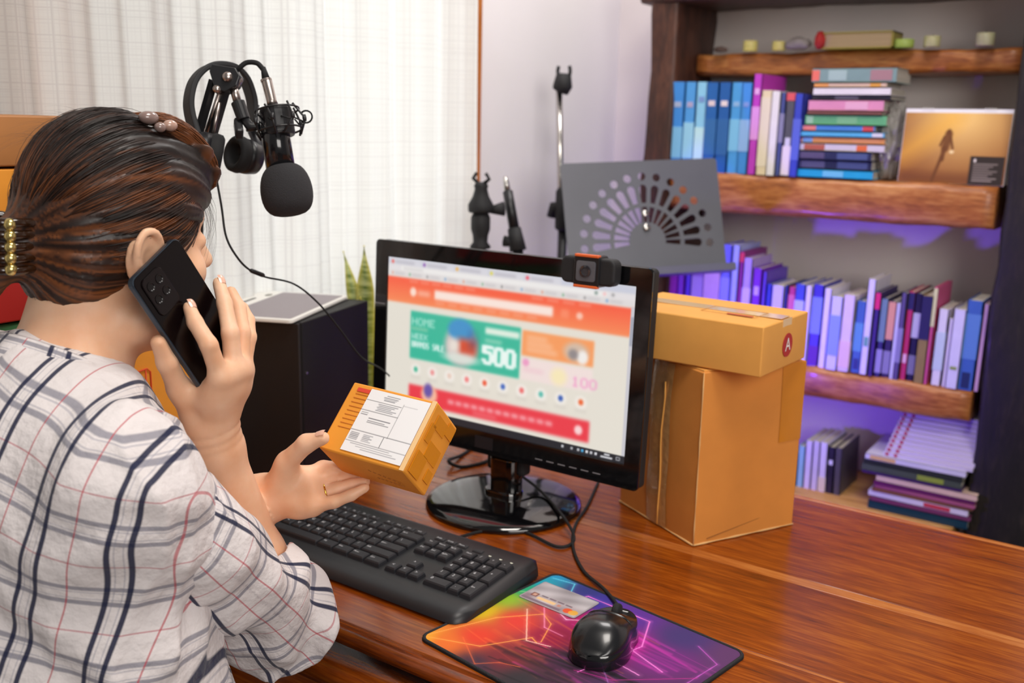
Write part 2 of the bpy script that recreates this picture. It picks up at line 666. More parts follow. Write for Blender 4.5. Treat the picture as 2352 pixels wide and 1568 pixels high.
beam('top_beam', (0.03, 0.005, 0.90 + zo), (1.0, 0.24, 0.075), 0, m_log_v, bc, 0.003, 0.01, seed=23)

# ------------------------------------------------------------------ stands by the wall
m_blk = mat('black_plastic', '#17171b', rough=0.38)
m_blkm = mat('black_matte', '#1d1d20', rough=0.7)
m_chrome = mat('chrome', '#c8c4c0', rough=0.22, metal=1.0)
m_steel = mat('grey_steel', '#63646c', rough=0.45, metal=0.25, var=0.06, vscale=8)
m_rubber = mat('rubber_black', '#101012', rough=0.8)


def tripod_legs(parent, base, h, spread, r, material):
    for k in range(3):
        a = math.radians(90 + 120 * k)
        p1 = Vector((math.cos(a) * spread, math.sin(a) * spread, base + r))
        lg = MB().tube([(0, 0, base + h), p1], r, 8).build('leg', material, parent, smooth=True)
        MB().lathe([(r * 1.6, -r * 1.2), (r * 1.9, 0), (r * 1.6, r * 1.6)], p1, (0, 0, 1), 10).build('foot', m_rubber, lg, smooth=True)


# microphone stand with a holder on top
top = PX(1284, 205, 2.32)
low = PX(1294, 470, 2.32)
t = thing('microphone_stand', 'tall thin chrome stand with an empty black clip on top', 'stand', (low[0], low[1], FLOOR_Z))
dz = low[2] - FLOOR_Z
tp = Vector(top) - Vector(low) + Vector((0, 0, dz))
MB().tube([(0, 0, dz - 0.12), tp], 0.0075, 10).build('pole', m_chrome, t, smooth=True)
MB().tube([(0, 0, 0.05), (0, 0, dz - 0.05)], 0.011, 10).build('lower_pole', m_blk, t, smooth=True)
MB().lathe([(0.012, -0.05), (0.019, -0.045), (0.019, 0.04), (0.013, 0.05)], (0, 0, dz - 0.01), seg=14).build('clutch', m_blkm, t, smooth=True, bevel=0.002)
MB().tube([(-0.028, -0.006, dz - 0.03), (-0.022, -0.006, dz - 0.005), (0.0, 0, dz)], [0.012, 0.013, 0.009], 8).build('wing_knob', m_blkm, t, smooth=True)
ch = MB()
ch.tube([tp + Vector((0.004, 0, -0.004)), tp + Vector((0.010, 0.0, 0.008)), tp + Vector((0.012, 0.0, 0.036))], [0.020, 0.023, 0.017], 12)
clip = ch.build('clip', m_blkm, t, smooth=True)
for sgn in (-1, 1):
    arc = []
    for k in range(7):
        arc.append(tp + Vector((0.012 + sgn * (0.014 + 0.003 * math.sin(k * 0.5)), 0.0, 0.028 + 0.004 * k)))
    MB().tube(arc, 0.0042, 6).build('jaw', m_blkm, clip, smooth=True)
tripod_legs(t, 0.0, 0.22, 0.11, 0.008, m_blk)

# music stand with fan perforation
c4 = [PX(1306, 376, 2.18), PX(1663, 363, 2.25), PX(1670, 624, 2.23), PX(1310, 646, 2.16)]
c4 = [Vector(p) for p in c4]
ax_x = ((c4[1] + c4[2]) - (c4[0] + c4[3])).normalized()
ax_y = ((c4[0] + c4[1]) - (c4[2] + c4[3]))
ax_y = (ax_y - ax_x * ax_y.dot(ax_x)).normalized()
ax_z = ax_x.cross(ax_y)
org = (c4[2] + c4[3]) / 2
pw, phh = ((c4[1] + c4[2]) - (c4[0] + c4[3])).length / 2, ((c4[0] + c4[1]) - (c4[2] + c4[3])).length / 2
ms_loc = Vector((org.x, org.y, FLOOR_Z))
t = thing('music_stand', 'grey metal music stand with a fan of punched holes behind the monitor', 'music stand', ms_loc)
Mloc = Matrix.Translation(-ms_loc) @ frame_mtx(org, ax_x, ax_y, ax_z)


def plate_with_holes(outer, holes, thick, name):
    cu = bpy.data.curves.new(name, 'CURVE')
    cu.dimensions = '2D'
    cu.fill_mode = 'BOTH'
    cu.extrude = thick / 2
    for loop in [outer] + holes:
        sp = cu.splines.new('POLY')
        sp.points.add(len(loop) - 1)
        for i, (x, y) in enumerate(loop):
            sp.points[i].co = (x, y, 0, 1)
        sp.use_cyclic_u = True
    o = bpy.data.objects.new(name, cu)
    COL.objects.link(o)
    dg = bpy.context.evaluated_depsgraph_get()
    me = bpy.data.meshes.new_from_object(o.evaluated_get(dg))
    bpy.data.objects.remove(o)
    bpy.data.curves.remove(cu)
    me.materials.clear()
    return me


u = pw / 360.0                       # one photograph pixel on the plate
fc = (2 * u, 78 * u)
holes = []
for k in range(15):
    a = math.radians(-4 + 188 * k / 14)
    ca, sa = math.cos(a), math.sin(a)

    def pt(r_, s_):
        return (fc[0] + (r_ * ca - s_ * sa) * u, fc[1] + (r_ * sa + s_ * ca) * u)
    holes.append([pt(42, -3.5), pt(76, -6), pt(76, 6), pt(42, 3.5)])
    holes.append([pt(85, -5.5), pt(118, -9), pt(124, -6), pt(126, 0), pt(124, 6), pt(118, 9), pt(85, 5.5)])
    cx_, cy_ = pt(144, 0)
    holes.append([(cx_ + 9 * u * math.cos(q_ * math.pi / 6), cy_ + 9 * u * math.sin(q_ * math.pi / 6)) for q_ in range(12)])
me = plate_with_holes(round_rect(pw, phh, 8 * u, 4, 0, phh / 2), holes, 0.0022, 'desk_plate')
o = link('desk_plate', me, m_steel, t)
o.matrix_local = Mloc
o = MB().box((0, 0.0, 0.02), (pw * 1.02, 0.003, 0.045)).box((0, 0.007, 0.042), (pw * 1.02, 0.016, 0.0025)).build('ledge', m_steel, t)
o.matrix_local = Mloc
for yy in (78, 108):
    o = MB().lathe([(8 * u, 0), (9.5 * u, 0.002), (7 * u, 0.005), (3 * u, 0.006)], (fc[0] - 0 * u, (yy + 30) * u, 0.001), (0, 0, 1), 14).build('bolt', m_chrome, t, smooth=True)
    o.matrix_local = Mloc
pb_ = -ax_z * 0.035
MB().tube([(pb_.x, pb_.y, 0.08), (pb_.x, pb_.y, org.z - FLOOR_Z + phh * 0.15)], 0.011, 10).build('pole', m_blk, t, smooth=True)
o = MB().box((0, phh * 0.14, -0.02), (0.05, 0.07, 0.03)).build('bracket', m_blkm, t, bevel=0.004)
o.matrix_local = Mloc
tripod_legs(t, 0.0, 0.25, 0.2, 0.009, m_blk)

# small camera tripod near the curtain edge
d_ = 2.04
b0 = PX(1103, 570, d_)
t = thing('camera_tripod', 'black tripod with a chunky ball head beside the curtain edge', 'tripod', (b0[0], b0[1], FLOOR_Z))
dz = b0[2] - FLOOR_Z
s = d_ / FPX
MB().tube([(0, 0, 0.3), (0, 0, dz)], 0.012, 10).build('column', m_blk, t, smooth=True)
MB().lathe([(0.02, 0), (0.022, 4 * s), (0.015, 14 * s), (0.016, 30 * s), (0.020, 44 * s), (0.020, 70 * s), (0.017, 78 * s), (0.012, 84 * s)], (0, 0, dz), seg=18).build('ball_head', m_blkm, t, smooth=True)
MB().lathe([(0.024, 82 * s), (0.026, 88 * s), (0.026, 100 * s), (0.017, 118 * s), (0.013, 135 * s), (0.015, 142 * s), (0.011, 150 * s)], (0, 0, dz), seg=18).build('pan_head', m_blkm, t, smooth=True)
MB().tube([(0.015, 0.01, dz + 88 * s), (0.042, 0.022, dz + 92 * s)], [0.007, 0.015], 10).build('knob', m_blkm, t, smooth=True)
for sgn in (-1, 1):
    MB().tube([(sgn * 0.008, 0, dz + 148 * s), (sgn * 0.02, 0, dz + 158 * s), (sgn * 0.012, 0, dz + 170 * s)], 0.004, 6).build('clamp_jaw', m_blkm, t, smooth=True)
tripod_legs(t, 0.0, 0.45, 0.09, 0.010, m_blk)

d_ = 2.05
b0 = Vector(PX(1190, 575, d_))
b1 = Vector(PX(1160, 405, d_))
t = thing('boom_pole', 'short slanted black rod with bare metal tip in front of the white wall', 'stand', (b0.x, b0.y, FLOOR_Z))
dz = b0.z - FLOOR_Z
v = b1 - b0
o3 = Vector((0, 0, dz))
MB().tube([o3, o3 + v * 0.30], [0.018, 0.014], 10).build('joint', m_blkm, t, smooth=True)
MB().tube([o3 + v * 0.28, o3 + v * 0.80], [0.011, 0.0105], 10).build('rod', m_blk, t, smooth=True)
MB().tube([o3 + v * 0.78, o3 + v * 0.93, o3 + v], [0.007, 0.006, 0.003], 10).build('metal_tip', m_chrome, t, smooth=True)
MB().tube([o3 + v * 0.1, o3 + v * 0.12 + Vector((-0.025, -0.01, 0))], [0.008, 0.012], 8).build('knob', m_blkm, t, smooth=True)
MB().tube([(0, 0, 0.05), o3], 0.011, 10).build('pole', m_blk, t, smooth=True)
tripod_legs(t, 0.0, 0.25, 0.10, 0.008, m_blk)

# ------------------------------------------------------------------ desk
DX0, DX1, DY0, DY1 = -1.285, 0.45, 0.752, 1.512
TH = 0.026
desk = thing('desk', 'long varnished reddish-brown wooden desk with moulded front edge', 'desk', (-0.42, 1.13, FLOOR_Z))
W = dict(dark='#4a1a06', mid='#863a0e', light='#a85a1e')
mw = [wood('desk_wood_%d' % i, '#5c2402', '#8b3e06', '#ad5c13', rough=0.26, coat=0.30, scale=8, stretch=(1.1, 15, 15), bump=0.02, offset=(i * 3.1, i * 1.7, 0)) for i in range(4)]
m_inlay = wood('desk_inlay', '#8a4514', '#b5662a', '#c98040', rough=0.26, coat=0.5, scale=8, stretch=(1.2, 12, 12), bump=0.02)


def dbox(name, y0, y1, z0, z1, material, bevel=0.001, x0=DX0, x1=DX1):
    return MB().box(((x0 + x1) / 2 + 0.42, (y0 + y1) / 2 - 1.13, (z0 + z1) / 2 - FLOOR_Z), (x1 - x0, y1 - y0, z1 - z0)).build(name, material, desk, bevel=bevel)


dbox('plank', DY0 + 0.022, 0.9945, -TH, 0, mw[0], 0.0008)
dbox('plank', 0.9985, 1.196, -TH, 0, mw[1], 0.0008)
dbox('inlay_strip', 1.1965, 1.2165, -TH, 0.0, m_inlay, 0.0004)
dbox('plank', 1.217, DY1 - 0.012, -TH, 0, mw[2], 0.0008)
dbox('inlay_strip', 0.9945, 0.9985, -TH, -0.0003, m_inlay, 0.0002)
dbox('back_edging', DY1 - 0.0119, DY1, -TH, 0.0004, m_inlay, 0.002)


def moulding(name, prof, x0, x1, material, parent):
    n = len(prof)
    vs_ = [(x0 + 0.42, y - 1.13, z - FLOOR_Z) for y, z in prof] + [(x1 + 0.42, y - 1.13, z - FLOOR_Z) for y, z in prof]
    fs = [tuple(range(n)), tuple(range(2 * n - 1, n - 1, -1))] + [(i, n + i, n + (i + 1) % n, (i + 1) % n) for i in range(n)]
    o = MB().add(vs_, fs).build(name, material, parent)
    for p in o.data.polygons:
        p.use_smooth = len(p.vertices) == 4
    bm = bmesh.new()
    bm.from_mesh(o.data)
    bmesh.ops.recalc_face_normals(bm, faces=bm.faces)
    bm.to_mesh(o.data)
    bm.free()
    return o


nose = [(DY0 + 0.022, 0.0), (DY0 + 0.012, 0.0002), (DY0 + 0.005, -0.001), (DY0 + 0.001, -0.005), (DY0, -0.010), (DY0 + 0.002, -0.016),
        (DY0 + 0.008, -0.021), (DY0 + 0.016, -0.024), (DY0 + 0.022, -TH)]
moulding('front_moulding', nose, DX0, DX1, mw[3], desk)
y2 = DY0 - 0.030
low_m = [(DY0 + 0.022, -0.030), (y2 + 0.016, -0.030), (y2 + 0.006, -0.033), (y2 + 0.001, -0.040), (y2, -0.048), (y2 + 0.006, -0.058), (y2 + 0.018, -0.064), (DY0 + 0.022, -0.066)]
moulding('front_moulding', low_m, DX0, DX1, mw[0], desk)
dbox('apron', DY0 + 0.0, DY0 + 0.022, -0.20, -0.067, mw[1], 0.002)
dbox('apron', DY1 - 0.06, DY1 - 0.04, -0.16, -TH, mw[1], 0.002)
for x in (DX0 + 0.05, DX1 - 0.05):
    for y in (DY0 + 0.06, DY1 - 0.085):
        MB().box((x + 0.42, y - 1.13, (-FLOOR_Z - TH) / 2), (0.06, 0.06, -FLOOR_Z - TH)).build('leg', mw[2], desk, bevel=0.004)

# ------------------------------------------------------------------ cardboard boxes
m_card = mat('cardboard', '#d4893a', rough=0.75, var=0.07, vscale=14, bump=0.10, bscale=90)
m_card2 = mat('cardboard_light', '#e0a04c', rough=0.75, var=0.06, vscale=14, bump=0.08, bscale=90)
m_card_o = mat('cardboard_orange', '#e8982e', rough=0.7, var=0.06, vscale=20, bump=0.08, bscale=90)
m_tape = mat('clear_tape', '#b98a56', rough=0.14, coat=0.8, var=0.12, vscale=60, bump=0.5, bscale=120)
m_tape_b = mat('brown_tape', '#cb8020', rough=0.22, coat=0.5, var=0.05, vscale=20)
m_crease = mat('card_crease', '#8a5522', rough=0.8)
m_red = mat('print_red', '#b3282a', rough=0.7)
m_white = mat('paper_white', '#f2f0ee', rough=0.8)


def carton(name, label, origin, xdir, w, d, h, material, cat='box', zdir=(0, 0, 1), bulge=0.004, group=None, z0=0.0):
    """box whose local origin is the middle of its base; local X along width; panels softly bowed"""
    x = Vector(xdir).normalized()
    z = Vector(zdir).normalized()
    y = z.cross(x).normalized()
    t = thing(name, label, cat, group=group, mtx=frame_mtx(origin, x, y, z))
    n = 8
    bm = bmesh.new()
    bmesh.ops.create_cube(bm, size=1.0)
    bmesh.ops.subdivide_edges(bm, edges=bm.edges, cuts=n - 1, use_grid_fill=True)
    for vtx in bm.verts:
        a, b_, c_ = vtx.co * 2
        k = [bulge * (1 - b_ * b_) * (1 - c_ * c_) if abs(a) > .99 else 0,
             bulge * (1 - a * a) * (1 - c_ * c_) if abs(b_) > .99 else 0,
             bulge * 0.6 * (1 - a * a) * (1 - b_ * b_) if c_ > .99 else 0]
        vtx.co = Vector((vtx.co.x * w + math.copysign(k[0], a), vtx.co.y * d + math.copysign(k[1], b_), (vtx.co.z + 0.5) * h + k[2] + z0))
    me = bpy.data.meshes.new('carton_body')
    bm.to_mesh(me)
    bm.free()
    link('carton_body', me, material, t, smooth=False, bevel=0.0018, bseg=2)
    for p in me.polygons:
        p.use_smooth = True
    try:
        me.set_sharp_from_angle(angle=math.radians(35))
    except Exception:
        pass
    return t


# tall carton
pf, pr, pl = (Vector(ON(*q_, 2, 0)) for q_ in ((1592, 1255), (1820, 1205), (1442, 1150)))
xr = (pr - pf).normalized()
dep = 0.185
wid = 0.184
yl = Vector((-xr.y, xr.x, 0))
ctr = pf + xr * wid / 2 + yl * dep / 2
tall = carton('cardboard_box', 'tall taped brown cardboard box standing on the desk right of the monitor', ctr, xr, wid, dep, 0.252, m_card)
BH = 0.252
# left seen face is local -X side (x = -w/2); right seen face is local -Y side (y = -d/2)
tp_ = MB()
n = 10
vs_, fs = [], []
for i in range(n + 1):
    z = 0.004 + (BH - 0.006) * i / n
    for y, off in ((-0.018, 0.0016), (-0.006, 0.0032), (0.0, 0.0028), (0.012, 0.0036), (0.03, 0.0016)):
        bow = 0.004 * (1 - (2 * y / dep) ** 2) * (1 - (2 * (z / BH) - 1) ** 2)
        vs_.append((-wid / 2 - bow - off - 0.0012 * mnoise.noise(Vector((y * 60, z * 40, 0))), y - 0.012 + 0.002 * math.sin(z * 40), z))
for i in range(n):
    for k in range(4):
        fs.append((i * 5 + k, i * 5 + k + 1, (i + 1) * 5 + k + 1, (i + 1) * 5 + k))
tape = tp_.add(vs_, fs).build('tape', m_tape, tall, smooth=True)
tag(tape, 'wrinkled glossy clear tape strip')
MB().tube([(-wid / 2 - 0.0075 + 0.001 * math.sin(k), -0.016 + 0.0015 * math.sin(k * 1.3), 0.006 + k * 0.024) for k in range(10)], 0.0012, 6).build('tape_fold', m_card2, tall, smooth=True)
# brown tape patch wrapping the right edge near the top of the right face
def patch(name, parent, x0, x1, z0, z1, y, material, th=0.0008, bulge=0.004, w=wid, h=BH):
    vs2, fs2 = [], []
    N = 6
    for i in range(N + 1):
        for k in range(N + 1):
            xx, zz = x0 + (x1 - x0) * k / N, z0 + (z1 - z0) * i / N
            bow = bulge * max(0, 1 - (2 * xx / w) ** 2) * max(0, 1 - (2 * zz / h - 1) ** 2)
            vs2.append((xx, y - bow - th, zz))
    for i in range(N):
        for k in range(N):
            a = i * (N + 1) + k
            fs2.append((a, a + 1, a + N + 2, a + N + 1))
    return MB().add(vs2, fs2).build(name, material, parent, smooth=True)


we = MB()
we.tube([(-wid / 2, -dep / 2, 0.002 + k * 0.025) for k in range(11)], [0.0009 + 0.0005 * math.sin(k * 2.3) for k in range(11)], 6)
we.tube([(-wid / 2 + k * wid / 10, -dep / 2 - 0.0006, 0.0022) for k in range(11)], [0.0012 + 0.0006 * math.sin(k * 1.9) for k in range(11)], 6)
we.tube([(-wid / 2 - 0.0006, -dep / 2 + k * dep / 10, 0.0022) for k in range(11)], [0.0012 + 0.0006 * math.sin(k * 1.4) for k in range(11)], 6)
we.build('worn_edge', mat('card_worn', '#dcae72', rough=0.9), tall, smooth=True)
MB().box((-0.02, -dep / 2 - 0.0008, 0.016), (0.10, 0.0008, 0.0009), Euler((0, math.radians(-9), 0)).to_matrix()).build('crease', m_crease, tall)
patch('tape_patch', tall, 0.048, wid / 2, 0.135, BH - 0.001, -dep / 2, m_tape_b)
MB().box((-0.03, -dep / 2 + 0.028, BH + 0.001), (0.12, 0.05, 0.003)).build('top_flap', m_card2, tall, bevel=0.0008)
MB().box((0.0, dep / 2 - 0.045, BH + 0.001), (wid - 0.004, 0.08, 0.003)).build('top_flap', m_card, tall, bevel=0.0008)

# flat carton lying on top: its front lower corner overhangs
sc_z = BH + 0.004


def at_z(px, py, z):
    return Vector(ON(px, py, 2, z))


fb = at_z(1746, 868, sc_z)           # front lower corner
fr = at_z(1848, 822, sc_z)           # right lower corner
ft_z = 0.0
xs_ = (fr - fb).normalized()
dW = (fr - fb).length
ys_ = Vector((-xs_.y, xs_.x, 0))
fl_len = 0.235
flat_h = 0.068
ctr2 = fb + xs_ * dW / 2 + ys_ * fl_len / 2
flat = carton('cardboard_box', 'flat sealed brown cardboard box with red A emblem lying on the tall box', ctr2, xs_, dW, fl_len, flat_h, m_card2, bulge=0.002)
# emblem on the -Y end face... the end seen to the right is local -Y
em = MB().lathe([(0.0165, 0), (0.0165, 0.0006)], (0.002, -fl_len / 2 - 0.0022, 0.032), (0, -1, 0), 28).build('emblem', m_red, flat)
gm = glyph_mesh('A', 0.026)
o = link('letter', gm, m_white, em)
o.matrix_local = Matrix.Translation((0.002, -fl_len / 2 - 0.0033, 0.032)) @ Euler((math.pi / 2, 0, 0)).to_matrix().to_4x4()
MB().box((0.0, 0.0, flat_h + 0.0016), (0.030, fl_len - 0.004, 0.0006)).build('tape', mat('clear_tape_top', '#e6c08a', rough=0.15, coat=0.5), flat)
MB().box((0.0, -fl_len / 2 - 0.0006, flat_h - 0.012), (0.030, 0.0006, 0.026)).build('tape', mat('clear_tape_top', '#e6c08a'), flat)
fm = MB()
for a, b_ in (((-0.033, -0.085), (0.012, -0.085)), ((-0.033, -0.085), (-0.033, -0.005)), ((-0.033, -0.005), (0.012, -0.005)), ((0.012, -0.085), (0.012, -0.005))):
    fm.box(((a[0] + b_[0]) / 2, (a[1] + b_[1]) / 2, flat_h + 0.0021), (abs(a[0] - b_[0]) + 0.0006, abs(a[1] - b_[1]) + 0.0006, 0.0004))
fm.build('printed_frame', mat('print_brown', '#b8803e', rough=0.8), flat)
MB().box((-0.030, -0.062, flat_h + 0.0022), (0.005, 0.038, 0.0005)).build('printed_stripe', m_red, flat)

# ------------------------------------------------------------------ monitor
MK = 0.93
mon_o = Vector((-0.9035 * MK, 1.2695 * MK, CAM_H + MK * (0.214 - CAM_H)))
mt = math.radians(2.6)
mx_, mu_ = Vector((1, 0.007, 0)).normalized(), Vector((0, math.sin(mt), math.cos(mt)))
mn_ = mx_.cross(mu_)                  # points towards the sitter
m_gloss = mat('piano_black', '#0a0a0c', rough=0.08, coat=0.6)
mon = thing('monitor', 'black glossy widescreen computer monitor showing an orange shopping page', 'monitor', (mon_o.x, mon_o.y + 0.03, 0))
Mm = Matrix.Translation(-mon.location) @ frame_mtx(mon_o, mx_, mu_, mn_) @ Matrix.Scale(MK, 4)


def on_mon(o):
    o.matrix_local = Mm
    return o


BL, BR_, BT, BB = -0.2655, 0.264, 0.1625, -0.1715
bz = MB()
outer = round_rect(BR_ - BL, BT - BB, 0.008, 4, (BL + BR_) / 2, (BT + BB) / 2)
inner = round_rect(0.476, 0.268, 0.001, 4)
n = len(outer)
vs_ = [(x, y, 0.0) for x, y in outer] + [(x, y, 0.004) for x, y in outer] + [(x, y, 0.004) for x, y in inner] + [(x, y, -0.001) for x, y in inner]
fs = []
for i in range(n):
    j = (i + 1) % n
    for r_ in range(3):
        fs.append((r_ * n + i, r_ * n + j, (r_ + 1) * n + j, (r_ + 1) * n + i))
bz.add(vs_, fs)
on_mon(bz.build('bezel', m_gloss, mon, bevel=0.0012))
on_mon(MB().prism(round_rect(BR_ - BL - 0.002, BT - BB - 0.002, 0.008, 4, (BL + BR_) / 2, (BT + BB) / 2), -0.022, -0.002).prism(round_rect(0.36, 0.22, 0.03, 5), -0.055, -0.021).build('back_shell', m_blkm, mon, bevel=0.004))

# the page on the screen
IX, IY = 380, 214
im = Img(IX, IY, (232, 226, 214))
im.rect(0, 0, 1, 0.045, (205, 208, 222))
for k in range(5):
    im.rect(0.01 + 0.145 * k, 0.008, 0.15 + 0.145 * k, 0.045, (222, 220, 226), op=0.8)
    im.disc(0.02 + 0.145 * k, 0.027, 0.006, 0.01, [(235, 70, 60), (130, 70, 170), (240, 170, 60), (225, 215, 70), (240, 60, 80)][k])
    im.rect(0.032 + 0.145 * k, 0.022, 0.12 + 0.145 * k, 0.032, (150, 146, 158), op=0.6, soft=0.01)
im.rect(0, 0.045, 1, 0.082, (230, 226, 228))
im.rect(0.06, 0.05, 0.9, 0.077, (240, 238, 236))
im.rect(0.07, 0.06, 0.16, 0.068, (170, 165, 168), op=0.5, soft=0.008)
im.rect(0, 0.082, 1, 0.115, (226, 222, 222))
for k in range(12):
    x = 0.02 + 0.08 * k
    im.disc(x, 0.098, 0.004, 0.008, [(230, 120, 80), (70, 150, 90), (90, 90, 90), (60, 130, 200)][k % 4], op=0.7)
    im.rect(x + 0.01, 0.094, x + 0.055, 0.102, (160, 155, 160), op=0.45, soft=0.01)
for k, c_ in enumerate(((90, 120, 110), (250, 180, 180), (140, 140, 140))):
    im.disc(0.86 + 0.03 * k, 0.062, 0.006, 0.009, c_, op=0.8)
m_ = np.clip((im.y - 0.115) / 0.16, 0, 1)
band = np.clip((im.y - 0.118) / 0.008, 0, 1) * np.clip((0.288 - im.y) / 0.012, 0, 1)
col = np.stack([250 - 0 * m_, 95 + 45 * m_, 70 + 22 * m_], -1) / 255
im.a = im.a * (1 - band[..., None]) + band[..., None] * col
for k in range(6):
    im.rect(0.10 + 0.05 * k, 0.135, 0.14 + 0.05 * k, 0.143, (255, 200, 180), op=0.6, soft=0.01)
for k in range(4):
    im.rect(0.62 + 0.06 * k, 0.135, 0.665 + 0.06 * k, 0.143, (255, 200, 180), op=0.6, soft=0.01)
im.disc(0.118, 0.205, 0.014, 0.028, (255, 225, 210), soft=0.6)
im.rect(0.138, 0.195, 0.195, 0.22, (255, 205, 185), soft=0.02, op=0.8)
im.rect(0.215, 0.175, 0.705, 0.232, (253, 232, 222), soft=0.012)
for k in range(8):
    im.rect(0.22 + 0.055 * k, 0.25, 0.26 + 0.055 * k, 0.258, (255, 190, 165), op=0.7, soft=0.012)
im.rect(0.735, 0.18, 0.765, 0.228, (255, 150, 115), soft=0.012, op=0.7)
im.disc(0.805, 0.205, 0.012, 0.02, (255, 200, 180), soft=0.7)
# turquoise banner
im.rect(0.11, 0.325, 0.585, 0.63, (62, 188, 158), soft=0.008)
im.text('HOME', 0.117, 0.365, 0.048, (210, 245, 230), op=0.9, wr=1.0)
im.rect(0.115, 0.425, 0.19, 0.445, (210, 225, 190), soft=0.012, op=0.45)
im.text('WEEK', 0.117, 0.465, 0.036, (232, 250, 242), wr=0.95)
for dx_ in (0, 0.0025):
    im.text('BRANDS SALE', 0.117 + dx_, 0.515, 0.040, (240, 252, 246), wr=0.60)
im.disc(0.338, 0.50, 0.07, 0.125, (205, 190, 190), soft=0.4)
im.disc(0.335, 0.40, 0.055, 0.07, (70, 150, 205), soft=0.4)
im.rect(0.325, 0.45, 0.405, 0.545, (215, 85, 60), soft=0.03)
im.rect(0.285, 0.46, 0.33, 0.545, (235, 225, 215), soft=0.03)
im.rect(0.375, 0.40, 0.405, 0.5, (60, 80, 130), soft=0.04, op=0.6)
im.disc(0.34, 0.575, 0.075, 0.03, (225, 235, 225), soft=0.8, op=0.8)
im.rect(0.44, 0.355, 0.58, 0.395, (228, 242, 228), soft=0.012)
im.rect(0.44, 0.425, 0.51, 0.445, (170, 225, 200), soft=0.015, op=0.8)
for dx_ in (0, 0.006, 0.012):
    im.text('500', 0.428 + dx_, 0.465, 0.115, (245, 255, 250), wr=0.72)
im.rect(0.565, 0.56, 0.575, 0.57, (235, 250, 240), soft=0.01)
# orange and pale banners on the right
im.rect(0.592, 0.335, 0.865, 0.485, (250, 160, 100), soft=0.008)
for k in range(3):
    im.rect(0.61, 0.365 + 0.035 * k, 0.69 + 0.02 * k, 0.385 + 0.035 * k, (255, 210, 180), soft=0.02, op=0.7)
im.disc(0.80, 0.415, 0.045, 0.055, (215, 190, 170), soft=0.6)
im.disc(0.825, 0.44, 0.02, 0.04, (245, 240, 235), soft=0.6)
im.disc(0.79, 0.43, 0.018, 0.03, (120, 120, 130), soft=0.8, op=0.7)
im.rect(0.592, 0.5, 0.865, 0.63, (244, 226, 222), soft=0.01)
im.disc(0.61, 0.525, 0.013, 0.022, (240, 160, 200), soft=0.7)
im.rect(0.60, 0.56, 0.68, 0.575, (240, 180, 200), soft=0.02, op=0.6)
im.disc(0.74, 0.575, 0.03, 0.05, (250, 235, 190), soft=0.8)
im.text('100', 0.79, 0.555, 0.058, (245, 160, 205), wr=1.0)
# round icons
for k in range(10):
    x = 0.14 + 0.0765 * k
    im.disc(x, 0.70, 0.022, 0.038, (244, 238, 230), soft=0.4)
    im.disc(x, 0.698, 0.009, 0.017, [(70, 185, 150), (240, 150, 150), (235, 205, 190), (245, 130, 130), (240, 90, 60), (60, 100, 190), (240, 110, 110), (90, 190, 175), (50, 90, 180), (240, 100, 50)][k], soft=0.6)
    im.rect(x - 0.022, 0.745, x + 0.022, 0.752, (185, 178, 172), op=0.5, soft=0.015)
# red banner
im.rect(0.11, 0.80, 0.865, 0.925, (238, 66, 78), soft=0.012)
im.disc(0.205, 0.845, 0.036, 0.062, (250, 190, 160), soft=0.4)
im.disc(0.20, 0.82, 0.02, 0.045, (110, 90, 170), soft=0.6)
for k in range(13):
    im.rect(0.29 + 0.034 * k, 0.85, 0.317 + 0.034 * k, 0.875, (255, 200, 205), op=0.75, soft=0.014)
im.disc(0.825, 0.863, 0.015, 0.028, (255, 215, 215), soft=0.5)
im.rect(0.40, 0.895, 0.5, 0.905, (255, 170, 175), op=0.6, soft=0.015)
im.blur(5)
# scroll bar and task bar stay crisp
im.rect(0.986, 0.115, 1, 0.957, (205, 203, 210))
im.rect(0.988, 0.17, 0.998, 0.33, (165, 168, 182))
im.rect(0, 0.957, 1, 1.1, (40, 40, 46), soft=0.002)
im.disc(0.268, 0.978, 0.006, 0.009, (110, 205, 225))
for k, (x, c_) in enumerate(((0.765, (200, 200, 205)), (0.80, (170, 170, 175)), (0.825, (190, 190, 195)), (0.84, (80, 170, 220)), (0.857, (230, 230, 235)), (0.873, (210, 210, 215)), (0.89, (220, 220, 225)))):
    im.rect(x, 0.97, x + 0.009, 0.986, c_, soft=0.003)
im.rect(0.925, 0.964, 0.945, 0.974, (225, 225, 230), soft=0.004)
im.rect(0.912, 0.98, 0.955, 0.99, (225, 225, 230), soft=0.004)
im.rect(0.968, 0.968, 0.982, 0.988, (205, 205, 210), soft=0.004)
im.rect(0.9705, 0.972, 0.9795, 0.984, (40, 40, 46), soft=0.003)
sc_o = paint_grid('screen', 0.476, 0.268, IX, IY, im.out(), paint_mat('screen_light', rough=0.3, emit=0.95), mon)
on_mon(sc_o)
sc_o.matrix_local = Mm @ Matrix.Translation((0, 0, 0.001))
# badge, touch marks, side notch
on_mon(MB().box((-0.02, -0.152, 0.0042), (0.036, 0.020, 0.0008)).build('badge', mat('badge_dark', '#1a1a20', rough=0.5), mon))
ic = MB()
for k in range(6):
    ic.box((0.088 + 0.021 * k, -0.1575, 0.0043), (0.013, 0.0012, 0.0006))
on_mon(ic.build('touch_marks', mat('mark_grey', '#8d8d92', rough=0.5), mon))
on_mon(MB().box((BL + 0.012, 0.052, 0.0042), (0.022, 0.0012, 0.0006)).build('side_mark', mat('mark_grey', '#8d8d92'), mon))
